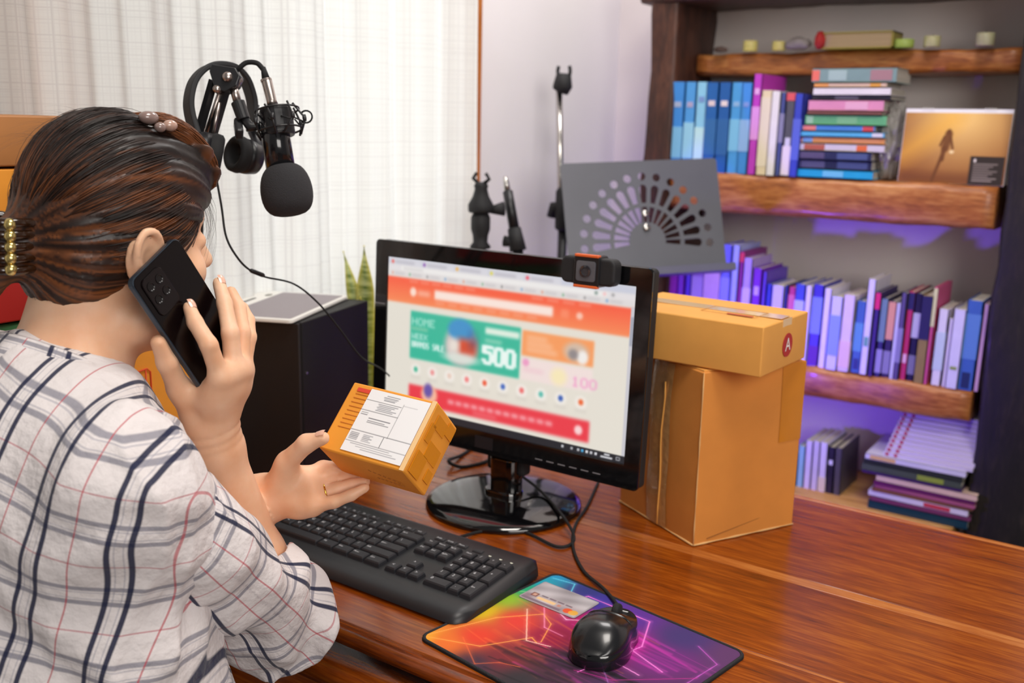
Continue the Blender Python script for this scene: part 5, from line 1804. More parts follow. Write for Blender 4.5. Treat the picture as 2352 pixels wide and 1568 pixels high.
# headphones hanging on the boom head
HB = MP(505, 150, 0.02)
hp = thing('headphones', 'black over-ear headphones hung on the boom arm', 'headphones', HB)
LH = lambda p: Vector(p) - HB
band_px = [(452, 318, .0), (436, 262, .0), (434, 225, .0), (445, 185, .005), (470, 158, .015), (500, 150, .03), (535, 157, .05), (560, 180, .065), (574, 212, .075), (580, 245, .08), (578, 300, .08)]
path = catmull([MP(*p) for p in band_px], 5)
bw = 0.0145
toc = Vector(CF)
vs_, fs = [], []
for i, p in enumerate(path):
    tn = Vector(path[min(i + 1, len(path) - 1)]) - Vector(path[max(i - 1, 0)])
    tn.normalize()
    out = tn.cross(Vector((0.80, -0.30, 0.1)).normalized()).normalized()
    wv = out.cross(tn).normalized()
    for a, b_ in ((-1, -1), (1, -1), (1, 1), (-1, 1)):
        vs_.append(LH(p) + wv * a * bw + out * b_ * 0.0035)
for i in range(len(path) - 1):
    for k in range(4):
        k2 = (k + 1) % 4
        fs.append((i * 4 + k, i * 4 + k2, (i + 1) * 4 + k2, (i + 1) * 4 + k))
fs += [(3, 2, 1, 0), tuple((len(path) - 1) * 4 + k for k in range(4))]
MB().add(vs_, fs).build('headband', m_blkm, hp, bevel=0.002)
for (c_px, dd, axv, nm) in (((560, 358), 0.070, Vector((-0.10, -0.94, 0.22)), 'a'), ((476, 352), 0.0, Vector((0.60, 0.78, -0.22)), 'b')):
    c_ = MP(c_px[0], c_px[1], dd)
    axv = axv.normalized()
    R_ = 0.0235 if nm == 'a' else 0.026
    cup = MB().lathe([(R_ * 0.5, -0.022), (R_ * 0.88, -0.018), (R_ * 0.98, -0.006), (R_ * 0.98, 0.002)], LH(c_), axv, 30).build('ear_cup', m_blk, hp, smooth=True)
    MB().lathe([(R_ * 0.95, 0.001), (R_ * 1.04, 0.007), (R_ * 1.0, 0.015), (R_ * 0.84, 0.018), (R_ * 0.62, 0.015), (R_ * 0.55, 0.008), (0.001, 0.006)], LH(c_), axv, 30, cap=False).build('cushion', m_rubber, cup, smooth=True)
    e_ = MP(*(band_px[-1] if nm == 'a' else band_px[0]))
    MB().tube([LH(e_), LH((e_ + c_) / 2 - axv * 0.020), LH(c_ - axv * 0.016)], [0.006, 0.008, 0.008], 10).build('yoke', mat('yoke_grey', '#3a3a40', rough=0.4), hp, smooth=True)

tag(MB().tube(catmull([MP(490, 372, 0.02), MP(508, 470, 0.03), MP(520, 545, 0.03), MP(548, 595, 0.04), MP(577, 622, 0.06), MP(610, 636, 0.08), MP(675, 652, 0.10), MP(730, 695, 0.12), MP(780, 755, 0.16), MP(830, 820, 0.24), MP(880, 850, 0.36), MP(930, 900, 0.40)]), 0.0014, 6).build('headphone_cable', m_rubber, smooth=True),
    'thin dark headphone cable drooping in front of the white curtain', 'cable')
va, vb = MP(574, 620, 0.06), MP(607, 633, 0.077)
tag(MB().tube([va, va + (vb - va) * 0.1, va + (vb - va) * 0.9, vb], [0.0018, 0.0030, 0.0030, 0.0018], 10).build('inline_remote', m_blk, smooth=True), 'small black inline control on the headphone cable', 'remote')

# ------------------------------------------------------------------ the woman: implicit surfaces turned into meshes
A3 = lambda *p: np.array(p, float)


def rc(p, a, b, r1, r2):
    ab = b - a
    h = np.clip((p - a) @ ab / (ab @ ab + 1e-12), 0, 1)
    q_ = p - a - h[:, None] * ab
    return np.sqrt((q_ * q_).sum(1)) - (r1 + (r2 - r1) * h)


def ell(p, c, R, rad):
    q_ = (p - c) @ R                   # columns of R are the local axes
    k0 = np.sqrt(((q_ / rad) ** 2).sum(1))
    k1 = np.sqrt(((q_ / (rad * rad)) ** 2).sum(1)) + 1e-9
    return k0 * (k0 - 1) / k1


def smin(a, b, k):
    h = np.maximum(k - np.abs(a - b), 0) / k
    return np.minimum(a, b) - h * h * k * 0.25


def smax(a, b, k):
    return -smin(-a, -b, k)


def chain(p, pts, rad, k=0.004):
    d = None
    for i in range(len(pts) - 1):
        e = rc(p, pts[i], pts[i + 1], rad[i], rad[i + 1])
        d = e if d is None else smin(d, e, k)
    return d


def near(p, fun, c, r, far=0.05):
    """evaluate fun only inside a ball; elsewhere the distance to the ball"""
    dc = np.sqrt(((p - c) ** 2).sum(1)) - r
    out = np.maximum(dc, 0) + far
    m = dc < 0
    if m.any():
        out[m] = fun(p[m])
    return out


def vnoise(p, seed=0):
    """smooth value noise, -1..1"""
    i = np.floor(p).astype(np.int64)
    f = p - i
    f = f * f * (3 - 2 * f)
    out = np.zeros(len(p))
    for dx in (0, 1):
        for dy in (0, 1):
            for dz in (0, 1):
                n_ = (i[:, 0] + dx) * 374761393 + (i[:, 1] + dy) * 668265263 + (i[:, 2] + dz) * 2147483647 + seed * 974711
                n_ = (n_ ^ (n_ >> 13)) * 1274126177
                v_ = ((n_ ^ (n_ >> 16)) & 0xffff) / 32767.5 - 1
                out += v_ * np.where(dx, f[:, 0], 1 - f[:, 0]) * np.where(dy, f[:, 1], 1 - f[:, 1]) * np.where(dz, f[:, 2], 1 - f[:, 2])
    return out


def surface(fun, lo, hi, h):
    """sparse surface nets"""
    B = 4
    lo = np.array(lo, float)
    nb = np.ceil((np.array(hi) - lo) / (h * B)).astype(int) + 1
    g = np.stack(np.meshgrid(*[np.arange(k) for k in nb], indexing='ij'), -1).reshape(-1, 3)
    cc = lo + (g * B + (B - 1) / 2) * h
    d = np.concatenate([fun(c_) for c_ in np.array_split(cc, max(1, len(cc) // 200000))])
    act = np.abs(d) < h * B * 1.75
    D = np.ones(tuple(nb * B), np.float32)
    D6 = D.reshape(nb[0], B, nb[1], B, nb[2], B)
    D6[:] = np.where(d < 0, -1.0, 1.0).reshape(nb)[:, None, :, None, :, None]
    ga = g[act]
    loc_ = np.stack(np.meshgrid(range(B), range(B), range(B), indexing='ij'), -1).reshape(-1, 3)
    pi = (ga[:, None, :] * B + loc_[None]).reshape(-1, 3)
    dv = np.concatenate([fun(lo + c_ * h) for c_ in np.array_split(pi, max(1, len(pi) // 300000))])
    D[pi[:, 0], pi[:, 1], pi[:, 2]] = dv
    S = D < 0
    c0 = S[:-1, :-1, :-1].astype(np.int8)
    sm = np.zeros_like(c0)
    for dx in (0, 1):
        for dy in (0, 1):
            for dz in (0, 1):
                sm += S[dx:S.shape[0] - 1 + dx, dy:S.shape[1] - 1 + dy, dz:S.shape[2] - 1 + dz]
    cells = np.argwhere((sm > 0) & (sm < 8))
    vid = -np.ones(c0.shape, np.int32)
    vid[cells[:, 0], cells[:, 1], cells[:, 2]] = np.arange(len(cells))
    acc = np.zeros((len(cells), 3))
    cnt = np.zeros(len(cells))
    corners = [(a, b, c) for a in (0, 1) for b in (0, 1) for c in (0, 1)]
    for a in corners:
        for ax_ in range(3):
            if a[ax_]:
                continue
            b = list(a)
            b[ax_] = 1
            va_ = D[cells[:, 0] + a[0], cells[:, 1] + a[1], cells[:, 2] + a[2]]
            vb_ = D[cells[:, 0] + b[0], cells[:, 1] + b[1], cells[:, 2] + b[2]]
            m = (va_ < 0) != (vb_ < 0)
            t = np.where(m, va_ / np.where(m, va_ - vb_, 1), 0)
            pt_ = np.array(a)[None] + t[:, None] * (np.array(b) - np.array(a))[None]
            acc += pt_ * m[:, None]
            cnt += m
    V = lo + (cells + acc / cnt[:, None]) * h
    quads = []
    for ax_ in range(3):
        o1, o2 = (ax_ + 1) % 3, (ax_ + 2) % 3
        sl0 = [slice(None)] * 3
        sl1 = [slice(None)] * 3
        sl0[ax_], sl1[ax_] = slice(0, -1), slice(1, None)
        e = np.argwhere(S[tuple(sl0)] != S[tuple(sl1)])
        ok = (e[:, o1] > 0) & (e[:, o2] > 0) & (e[:, o1] < S.shape[o1] - 1) & (e[:, o2] < S.shape[o2] - 1) & (e[:, ax_] < S.shape[ax_] - 1)
        e = e[ok]
        ins = S[e[:, 0], e[:, 1], e[:, 2]]
        q4 = []
        for da, db in ((-1, -1), (0, -1), (0, 0), (-1, 0)):
            c_ = e.copy()
            c_[:, o1] += da
            c_[:, o2] += db
            q4.append(vid[c_[:, 0], c_[:, 1], c_[:, 2]])
        q4 = np.stack(q4, 1)
        q4[~ins] = q4[~ins][:, ::-1]
        quads.append(q4)
    Q = np.concatenate(quads)
    Q = Q[(Q >= 0).all(1)]
    return V, Q


def vert_normals(V, Q):
    n_ = np.cross(V[Q[:, 2]] - V[Q[:, 0]], V[Q[:, 3]] - V[Q[:, 1]])
    out = np.zeros_like(V)
    for k in range(4):
        np.add.at(out, Q[:, k], n_)
    return out / (np.linalg.norm(out, axis=1, keepdims=True) + 1e-12)


def relax(V, Q, it=2, w=0.5):
    for _ in range(it):
        acc = np.zeros_like(V)
        cnt = np.zeros(len(V))
        for k in range(4):
            a, b = Q[:, k], Q[:, (k + 1) % 4]
            np.add.at(acc, a, V[b])
            np.add.at(cnt, a, 1)
            np.add.at(acc, b, V[a])
            np.add.at(cnt, b, 1)
        V = V * (1 - w) + w * acc / np.maximum(cnt, 1)[:, None]
    return V


# head frame
def hframe(y, p, rl):
    y, p, rl = np.radians([y, p, rl])
    hf_ = A3(np.sin(y) * np.cos(p), np.cos(y) * np.cos(p), np.sin(p))
    r0 = A3(np.cos(y), -np.sin(y), 0)
    u0 = np.cross(r0, hf_)
    return np.cos(rl) * r0 - np.sin(rl) * u0, hf_, np.cos(rl) * u0 + np.sin(rl) * r0


HR, HF, HU = hframe(3, -2, 3)
HK = 0.945
HM = np.stack([HR, HF, HU], 1)
HC = PX(346, 606, 0.945) - 0.078 * HK * HR
I3 = np.eye(3)
hl = lambda *p: HC + HM @ A3(*p) * HK        # head-local to world

# phone frame
pk = 1.02
P_TL = PX(300, 647, 0.875 * pk)
P_n = A3(0.9727, 0.1419, 0.1839)
P_x = A3(-0.2137, 0.8567, 0.4694)
P_n /= np.linalg.norm(P_n)
P_x -= P_x @ P_n * P_n
P_x /= np.linalg.norm(P_x)
P_y = np.cross(P_n, P_x)
PW, PL = 0.0745, 0.152

# right hand joints (pixel, depth)
rj = lambda x, y, d: PX(x, y, d * pk)
RW = rj(482, 985, .985)
R_idx = [rj(506, 868, .932), rj(480, 792, .915), rj(448, 740, .920), rj(435, 706, .926)]
R_mid = [rj(538, 852, .945), rj(529, 765, .940), rj(516, 697, .955), rj(503, 650, .964)]
R_rng = [rj(552, 850, .960), rj(557, 764, .965), rj(549, 708, .980), rj(530, 670, .985)]
R_pnk = [rj(558, 850, .978), rj(573, 774, .980), rj(571, 735, .992), rj(558, 704, 1.0)]
R_thb = [rj(448, 945, .972), rj(410, 888, .950), rj(384, 832, .926), rj(364, 786, .912)]
RE = PX(618, 1405, 1.11)
# left hand joints
LW = PX(606, 1146, 1.095)
L_idx = [PX(697, 1096, 1.078), PX(742, 1074, 1.094), PX(772, 1074, 1.100), PX(798, 1084, 1.098)]
L_mid = [PX(713, 1116, 1.080), PX(760, 1099, 1.092), PX(790, 1098, 1.096), PX(815, 1099, 1.096)]
L_rng = [PX(720, 1138, 1.074), PX(772, 1124, 1.080), PX(808, 1114, 1.083), PX(838, 1106, 1.084)]
L_pnk = [PX(716, 1163, 1.066), PX(768, 1152, 1.062), PX(806, 1137, 1.062), PX(838, 1120, 1.066)]
L_thb = [PX(640, 1112, 1.078), PX(660, 1060, 1.058), PX(704, 1018, 1.040), PX(741, 1006, 1.034)]
LE = A3(-1.075, 0.60, 0.055)
# torso landmarks
SR, SL = A3(-0.742, 0.482, 0.262), A3(-1.055, 0.535, 0.283)
NB = A3(-0.890, 0.510, 0.300)
TR = np.stack([A3(0.992, -0.128, 0), A3(0.128, 0.992, 0), A3(0, 0, 1)], 1)


def hand(p, W, fingers, thumb, palm_r=0.0135):
    d = None
    fr = ((0.0092, 0.0083, 0.0074, 0.0062), (0.0094, 0.0084, 0.0075, 0.0064), (0.0090, 0.0080, 0.0072, 0.0060), (0.0080, 0.0070, 0.0063, 0.0053))
    fing = None
    for f_, r_ in zip(fingers, fr):
        e = chain(p, f_, r_, 0.003)
        fing = e if fing is None else smin(fing, e, 0.0008)
    for k, f_ in enumerate(fingers):
        wv_ = W + (f_[0] - W) * 0.12
        e = rc(p, wv_, f_[0], 0.017, (0.0125, 0.013, 0.0125, 0.0115)[k])
        d = e if d is None else smin(d, e, 0.014)
    for a, b in zip(fingers[:-1], fingers[1:]):
        d = smin(d, rc(p, a[0] * .75 + W * .25, b[0] * .75 + W * .25, palm_r, palm_r), 0.010)
    th = chain(p, [W * .6 + thumb[0] * .4] + thumb, (0.016, 0.0150, 0.0112, 0.0096, 0.0074), 0.005)
    web = rc(p, thumb[1] * 0.75 + thumb[0] * .25, fingers[0][0] * .6 + W * .4, 0.010, 0.011)
    d = smin(d, web, 0.014)
    d = smin(d, th, 0.009)
    return smin(d, fing, 0.005)


def head(p):
    q_ = (p - HC) @ HM / HK
    s = lambda *v: A3(*v)
    d = ell(q_, s(0, .002, .045), I3, s(.072, .080, .082))
    d = smin(d, ell(q_, s(0, .042, -.022), I3, s(.058, .056, .078)), .03)
    d = smin(d, ell(q_, s(0, .078, .042), I3, s(.045, .022, .022)), .02)
    for sg in (-1, 1):
        d = smin(d, rc(q_, s(sg * .052, .004, -.066), s(sg * .012, .074, -.098), .020, .019), .022)
        d = smin(d, ell(q_, s(sg * .036, .070, -.018), I3, s(.022, .018, .018)), .02)
        d = smax(d, -ell(q_, s(sg * .031, .104, .014), I3, s(.016, .012, .010)), .008)
        d = smin(d, ell(q_, s(sg * .031, .084, .013), I3, s(.012, .012, .011)), .004)
        # ear: flat shell with raised rim and hollow
        R_e = np.stack([A3(.94, sg * -.0 - .0, 0), A3(0, 1, 0), A3(0, 0, 1)], 1)
        ec = s(sg * .079, -.010, .004)
        pts = [s(sg * .078, .008, .000), s(sg * .082, .009, .018), s(sg * .087, .000, .032), s(sg * .090, -.013, .034), s(sg * .091, -.022, .022), s(sg * .089, -.022, .006), s(sg * .084, -.014, -.012), s(sg * .079, -.004, -.026), s(sg * .076, .002, -.020)]
        pts = catmull(pts, 3)
        rim = chain(q_, pts, list(np.interp(np.arange(len(pts)), [0, 14, 18, 21, 24], [.0034, .0034, .0040, .0056, .0048])), .003)
        plate = ell(q_, ec, I3, s(.0075, .018, .028))
        plate = smax(plate, -ell(q_, s(sg * .089, -.004, .004), I3, s(.009, .010, .015)), .004)
        ear = smin(rim, plate, .006)
        d = smin(d, ear, .006)
    d = smin(d, rc(q_, s(0, .096, .022), s(0, .117, -.014), .0075, .0105), .010)
    for sg in (-1, 1):
        d = smin(d, rc(q_, s(sg * .006, .108, -.018), s(sg * .012, .100, -.018), .006, .005), .006)
    d = smin(d, rc(q_, s(-.018, .094, -.046), s(.018, .094, -.046), .0055, .0055), .008)
    d = smin(d, rc(q_, s(-.015, .092, -.056), s(.015, .092, -.056), .006, .006), .006)
    d = smin(d, rc(q_, s(0, .078, -.100), s(0, .076, -.096), .020, .022), .015)
    return d * HK


NK_T = hl(0, -.028, -.045)


def body_fun(p):
    d = near(p, head, HC, 0.17)
    neck = smin(rc(p, NK_T, NB + A3(0, .004, 0.0), .047, .054), rc(p, hl(0, .004, -.078), NB + A3(0.0, .02, -.03), .022, .030), .03)
    d = smin(d, neck, .028)
    t = smin(rc(p, SR, NB, .040, .046), rc(p, SL, NB, .040, .046), .05)
    t = smin(t, ell(p, A3(-.885, .51, .15), TR, A3(.145, .09, .18)), .05)
    t = smin(t, ell(p, A3(-.875, .47, -.10), TR, A3(.14, .10, .20)), .06)
    d = smin(d, t, .03)
    ra = chain(p, [SR, RE, RE + (RW - RE) * 0.3, RE + (RW - RE) * 0.92, RW], (.044, .036, .034, .0248, .0245), .02)
    h1 = near(p, lambda z: hand(z, RW, (R_idx, R_mid, R_rng, R_pnk), R_thb), (RW + R_mid[1]) / 2, 0.145)
    ra = smin(ra, h1, .012)
    wa_ = (RE - RW) / np.linalg.norm(RE - RW)
    tw_ = (p - RW) @ wa_
    nr_ = np.clip(1 - (np.sqrt(((p - RW) ** 2).sum(1)) - .04) / .01, 0, 1)
    ra = ra + nr_ * 0.0013 * (np.exp(-((tw_ + .003) / .0022) ** 2) + np.exp(-((tw_ - .007) / .0022) ** 2) + 0.7 * np.exp(-((tw_ - .015) / .0022) ** 2))
    la = chain(p, [SL, LE, LE + (LW - LE) * 0.3, LE + (LW - LE) * 0.92, LW], (.044, .038, .0385, .0275, .0265), .02)
    h2 = near(p, lambda z: hand(z, LW, (L_idx, L_mid, L_rng, L_pnk), L_thb), (LW + L_mid[1]) / 2, 0.145)
    la = smin(la, h2, .012)
    d = np.minimum(d, np.minimum(ra, la))
    return d


HIP = A3(-0.865, 0.44, -0.30)
person = thing('person', 'woman in white plaid shirt phoning and holding a parcel at the desk', 'person', (HIP[0], HIP[1], -0.30))
PL_OFF = Vector(person.location)


def skin_material():
    m, nt, b = nodes_of('skin')
    tc = nt.nodes.new('ShaderNodeTexCoord')
    n_ = nt.nodes.new('ShaderNodeTexNoise')
    n_.inputs['Scale'].default_value = 26
    n_.inputs['Detail'].default_value = 5
    nt.links.new(tc.outputs['Object'], n_.inputs['Vector'])
    r_ = nt.nodes.new('ShaderNodeValToRGB')
    r_.color_ramp.elements[0].position = 0.3
    r_.color_ramp.elements[0].color = (*lin('#dfa883'), 1)
    r_.color_ramp.elements[1].position = 0.7
    r_.color_ramp.elements[1].color = (*lin('#ecc1a2'), 1)
    nt.links.new(n_.outputs['Fac'], r_.inputs['Fac'])
    nt.links.new(r_.outputs[0], b.inputs['Base Color'])
    b.inputs['Roughness'].default_value = 0.48
    b.inputs['Specular IOR Level'].default_value = 0.4
    b.inputs['Subsurface Weight'].default_value = 0.22
    b.inputs['Subsurface Radius'].default_value = (0.010, 0.0035, 0.0018)
    b.inputs['Subsurface Scale'].default_value = 0.7
    n2 = nt.nodes.new('ShaderNodeTexNoise')
    n2.inputs['Scale'].default_value = 380
    nt.links.new(tc.outputs['Object'], n2.inputs['Vector'])
    bp = nt.nodes.new('ShaderNodeBump')
    bp.inputs['Strength'].default_value = 0.08
    bp.inputs['Distance'].default_value = 0.001
    nt.links.new(n2.outputs['Fac'], bp.inputs['Height'])
    nt.links.new(bp.outputs[0], b.inputs['Normal'])
    return m


m_skin = skin_material()


def add_part(name, V, Q, material, parent=None, off=None):
    me = fast_mesh(name, V - np.array(PL_OFF if off is None else off), Q, True)
    return link(name, me, material, parent if parent is not None else person)


V, Q = surface(body_fun, (-1.16, .33, -.30), (-.66, .86, .60), 0.0024)
V = relax(V, Q, 1, 0.4)
body = add_part('body', V, Q, m_skin)
m_nail = mat('nail', '#dfae98', rough=0.25, coat=0.3)


def nail(tip, prev, out, w_=0.0046, l_=0.0062, r_=0.0066):
    d_ = tip - prev
    d_ /= np.linalg.norm(d_)
    o_ = np.array(out, float)
    o_ -= o_ @ d_ * d_
    o_ /= np.linalg.norm(o_)
    s_ = np.cross(d_, o_)
    vs2, fs2 = [], []
    for i in range(6):
        for k in range(6):
            a, b_ = -1 + 2 * i / 5, -1 + 2 * k / 5
            rr = 1.0 - 0.12 * a * a
            vs2.append(tip + d_ * (0.0012 + l_ * a * 0.8) + s_ * w_ * b_ * rr + o_ * (r_ * math.sqrt(max(0.05, 1 - (b_ * w_ / r_) ** 2)) - 0.0012 * max(0, a) ** 2 + 0.0003) - np.array(PL_OFF))
    for i in range(5):
        for k in range(5):
            fs2.append((i * 6 + k, i * 6 + k + 1, i * 6 + k + 7, i * 6 + k + 6))
    MB().add(vs2, fs2).build('fingernail', m_nail, body, smooth=True)


nail(R_idx[3], R_idx[2], P_n + np.array(CU) * 0.4)
nail(R_mid[3], R_mid[2], np.array(CR) * 0.8 - np.array(CF) * 0.5)
nail(L_thb[3], L_thb[2], -np.array(CF) * 0.4 + np.array(CU) * 0.9, r_=0.0082, w_=0.0055)

# ------------------------------------------------------------------ shirt
def stripe_nodes(nt, src, period, centres, width):
    """0..1 mask of lines at the given centres of every period"""
    dv = nt.nodes.new('ShaderNodeMath')
    dv.operation = 'DIVIDE'
    dv.inputs[1].default_value = period
    nt.links.new(src, dv.inputs[0])
    fr_n = nt.nodes.new('ShaderNodeMath')
    fr_n.operation = 'FRACT'
    nt.links.new(dv.outputs[0], fr_n.inputs[0])
    last = None
    for c_ in centres:
        sb = nt.nodes.new('ShaderNodeMath')
        sb.operation = 'SUBTRACT'
        sb.inputs[1].default_value = c_
        nt.links.new(fr_n.outputs[0], sb.inputs[0])
        ab = nt.nodes.new('ShaderNodeMath')
        ab.operation = 'ABSOLUTE'
        nt.links.new(sb.outputs[0], ab.inputs[0])
        mr = nt.nodes.new('ShaderNodeMapRange')
        mr.inputs['From Min'].default_value = width / period * 0.5 * 1.25
        mr.inputs['From Max'].default_value = width / period * 0.5 * 0.75
        nt.links.new(ab.outputs[0], mr.inputs['Value'])
        if last is None:
            last = mr.outputs[0]
        else:
            mx_n = nt.nodes.new('ShaderNodeMath')
            mx_n.operation = 'MAXIMUM'
            nt.links.new(last, mx_n.inputs[0])
            nt.links.new(mr.outputs[0], mx_n.inputs[1])
            last = mx_n.outputs[0]
    return last


def shirt_material():
    m, nt, b = nodes_of('plaid_cotton')
    at = nt.nodes.new('ShaderNodeAttribute')
    at.attribute_name = 'cloth_uv'
    sp = nt.nodes.new('ShaderNodeSeparateXYZ')
    nt.links.new(at.outputs['Vector'], sp.inputs[0])
    base = (*lin('#ddd6d6'), 1)
    col = None
    for src, per, cen, wd, c_, op in ((sp.outputs[1], 0.066, (0.20, 0.42), 0.0042, '#454a66', 0.62), (sp.outputs[1], 0.066, (0.81,), 0.0013, '#b04a58', 0.6), (sp.outputs[0], 0.068, (0.70,), 0.0014, '#b8404e', 0.7),
                                      (sp.outputs[1], 0.066, (0.26, 0.36), 0.0012, '#8f8f9e', 0.45), (sp.outputs[0], 0.068, (0.17, 0.26), 0.0012, '#8a8a9a', 0.4), (sp.outputs[0], 0.068, (0.10, 0.33), 0.0042, '#1b2140', 0.95)):
        msk = stripe_nodes(nt, src, per, cen, wd)
        ml = nt.nodes.new('ShaderNodeMath')
        ml.operation = 'MULTIPLY'
        ml.inputs[1].default_value = op
        nt.links.new(msk, ml.inputs[0])
        mx = nt.nodes.new('ShaderNodeMix')
        mx.data_type = 'RGBA'
        nt.links.new(ml.outputs[0], mx.inputs[0])
        if col is None:
            mx.inputs[6].default_value = base
        else:
            nt.links.new(col, mx.inputs[6])
        mx.inputs[7].default_value = (*lin(c_), 1)
        col = mx.outputs[2]
    nt.links.new(col, b.inputs['Base Color'])
    b.inputs['Roughness'].default_value = 0.9
    b.inputs['Specular IOR Level'].default_value = 0.15
    b.inputs['Sheen Weight'].default_value = 0.15
    tc = nt.nodes.new('ShaderNodeTexCoord')
    n2 = nt.nodes.new('ShaderNodeTexNoise')
    n2.inputs['Scale'].default_value = 34
    n2.inputs['Detail'].default_value = 5
    nt.links.new(tc.outputs['Object'], n2.inputs['Vector'])
    bp = nt.nodes.new('ShaderNodeBump')
    bp.inputs['Strength'].default_value = 0.8
    bp.inputs['Distance'].default_value = 0.009
    nt.links.new(n2.outputs['Fac'], bp.inputs['Height'])
    nt.links.new(bp.outputs[0], b.inputs['Normal'])
    return m


m_shirt = shirt_material()


def cloth_uv(o, uv):
    a = o.data.attributes.new('cloth_uv', 'FLOAT_VECTOR', 'POINT')
    a.data.foreach_set('vector', np.concatenate([uv, np.zeros((len(uv), 1))], 1).astype(np.float32).ravel())


T0 = A3(-.885, .50, .14)


def torso_fun(p):
    t = smin(rc(p, SR + A3(-.012, 0, 0), NB + A3(0, -.006, -.004), .048, .052), rc(p, SL + A3(.01, 0, 0), NB + A3(0, -.006, -.004), .054, .052), .06)
    t = smin(t, ell(p, A3(-.885, .497, .14), TR, A3(.172, .122, .20)), .08)
    t = smin(t, ell(p, A3(-.862, .488, -.10), TR, A3(.195, .15, .24)), .08)
    ua_ = (RE - SR) / np.linalg.norm(RE - SR)
    ub_ = (LE - SL) / np.linalg.norm(LE - SL)
    t = smin(t, rc(p, SR, SR + ua_ * .055, .044, .047), .05)
    t = smin(t, rc(p, SL, SL + ub_ * .055, .050, .056), .05)
    neck = rc(p, NK_T + (NK_T - NB) * 0.5, NB + A3(0, .02, -.02), .055, .060)
    t = smax(t, -neck, .006)
    q_ = p @ TR
    ph_ = vnoise(p * 9, 3) * 2.4
    fold = 0.0058 * np.sin((q_[:, 0] * 34 + q_[:, 2] * 26) + ph_) * np.clip((0.30 - p[:, 2]) * 6, 0, 1) + 0.0036 * np.sin(q_[:, 2] * 60 - q_[:, 0] * 22 + ph_ * 1.4) * np.clip((0.16 - p[:, 2]) * 6, 0, 1)
    rdg = 1 - np.abs(vnoise(p * A3(16, 16, 9) + ph_[:, None] * .3, 9))
    fold += -0.006 * rdg ** 3 + 0.0036 * vnoise(p * 20, 5) + 0.0022 * np.sin(q_[:, 0] * 70 + q_[:, 2] * 95 + ph_ * 2)
    return np.maximum(t + fold, -(p[:, 2] + 0.275))


V, Q = surface(torso_fun, (-1.16, .27, -.29), (-.62, .68, .44), 0.004)
V = relax(V, Q, 1, 0.4)
shirt = add_part('shirt', V, Q, m_shirt)
q_ = (V - T0) @ TR
th = np.arctan2(q_[:, 0], -(q_[:, 1]))
rr = np.where(V[:, 2] > .2, 0.17, 0.17)
the = np.arctan2(q_[:, 0] / .18, -q_[:, 1] / .135) * 0.18
wz = np.clip((V[:, 2] - .02) / .18, 0, 1)
uu = (the * (1 - wz) + wz * (th * 0.165 * 0.08 + q_[:, 0] * 0.92)) * 1.12
uu = q_ @ A3(.85, .53, 0)
cloth_uv(shirt, np.stack([uu - 0.24 * V[:, 2] - 0.010, V[:, 2] + 0.32 * uu], 1))


def sleeve(name, S_, E_, W_, side_n, seed):
    ax1 = E_ - S_
    L1 = np.linalg.norm(ax1)
    ax1 = ax1 / L1
    ax2 = (W_ - E_) / np.linalg.norm(W_ - E_)
    C_ = E_ + ax2 * 0.052

    def fun(p):
        hs = (p - S_) @ ax1
        d = smin(smax(rc(p, S_ + ax1 * 0.005, S_ + ax1 * L1 * 0.55, .050, .054), 0.050 - hs, .006), rc(p, S_ + ax1 * L1 * .55, E_ - ax1 * 0.005 + A3(0, 0, -.006), .054, .060), .03)
        ph_ = vnoise(p * 12, seed) * 2.2
        fold = 0.0050 * np.sin(hs * 58 + ph_ * 1.5 + (p - S_) @ side_n * 34) * np.clip(hs * 10, 0.2, 1) + 0.0055 * vnoise(p * 24, seed + 1) + 0.0085 * np.sin(hs * 30 + 2.4 * ph_) * np.clip((hs - .13) * 9, 0, 1)
        fold -= 0.006 * (1 - np.abs(vnoise(p * 19 + ph_[:, None] * .3, seed + 4))) ** 3
        d = d + fold
        # open cuff: cut across the forearm and hollow around it
        cut = (p - C_) @ ax2 - 0.012 + 0.004 * vnoise(p * 22, seed + 2)
        cuff = smax(rc(p, E_ + A3(0, 0, .002), C_ + ax2 * 0.05, .050, .050) + fold * 0.7, cut, .006)
        d = smin(d, cuff, .03)
        hol = smax(rc(p, E_ + ax2 * 0.02, E_ + ax2 * 0.2, .042, .044), -((p - E_) @ ax2 - 0.015), .004)
        return smax(d, -hol, .004)
    lo = np.minimum(np.minimum(S_, E_), C_) - 0.085
    hi = np.maximum(np.maximum(S_, E_), C_) + 0.085
    V_, Q_ = surface(fun, lo, hi, 0.0032)
    V_ = relax(V_, Q_, 1, 0.4)
    o_ = add_part(name, V_, Q_, m_shirt, shirt)
    b1 = side_n - side_n @ ax1 * ax1
    b1 /= np.linalg.norm(b1)
    b2 = np.cross(ax1, b1)
    r_ = V_ - S_
    cloth_uv(o_, np.stack([np.arctan2(r_ @ b2, r_ @ b1) * 0.058 + 0.013, r_ @ ax1], 1))
    return o_


sleeve('sleeve', SR, RE, RW, A3(-1, 0, 0.25), 11)
sleeve('sleeve', SL, LE, LW, A3(1, 0, 0.25), 17)

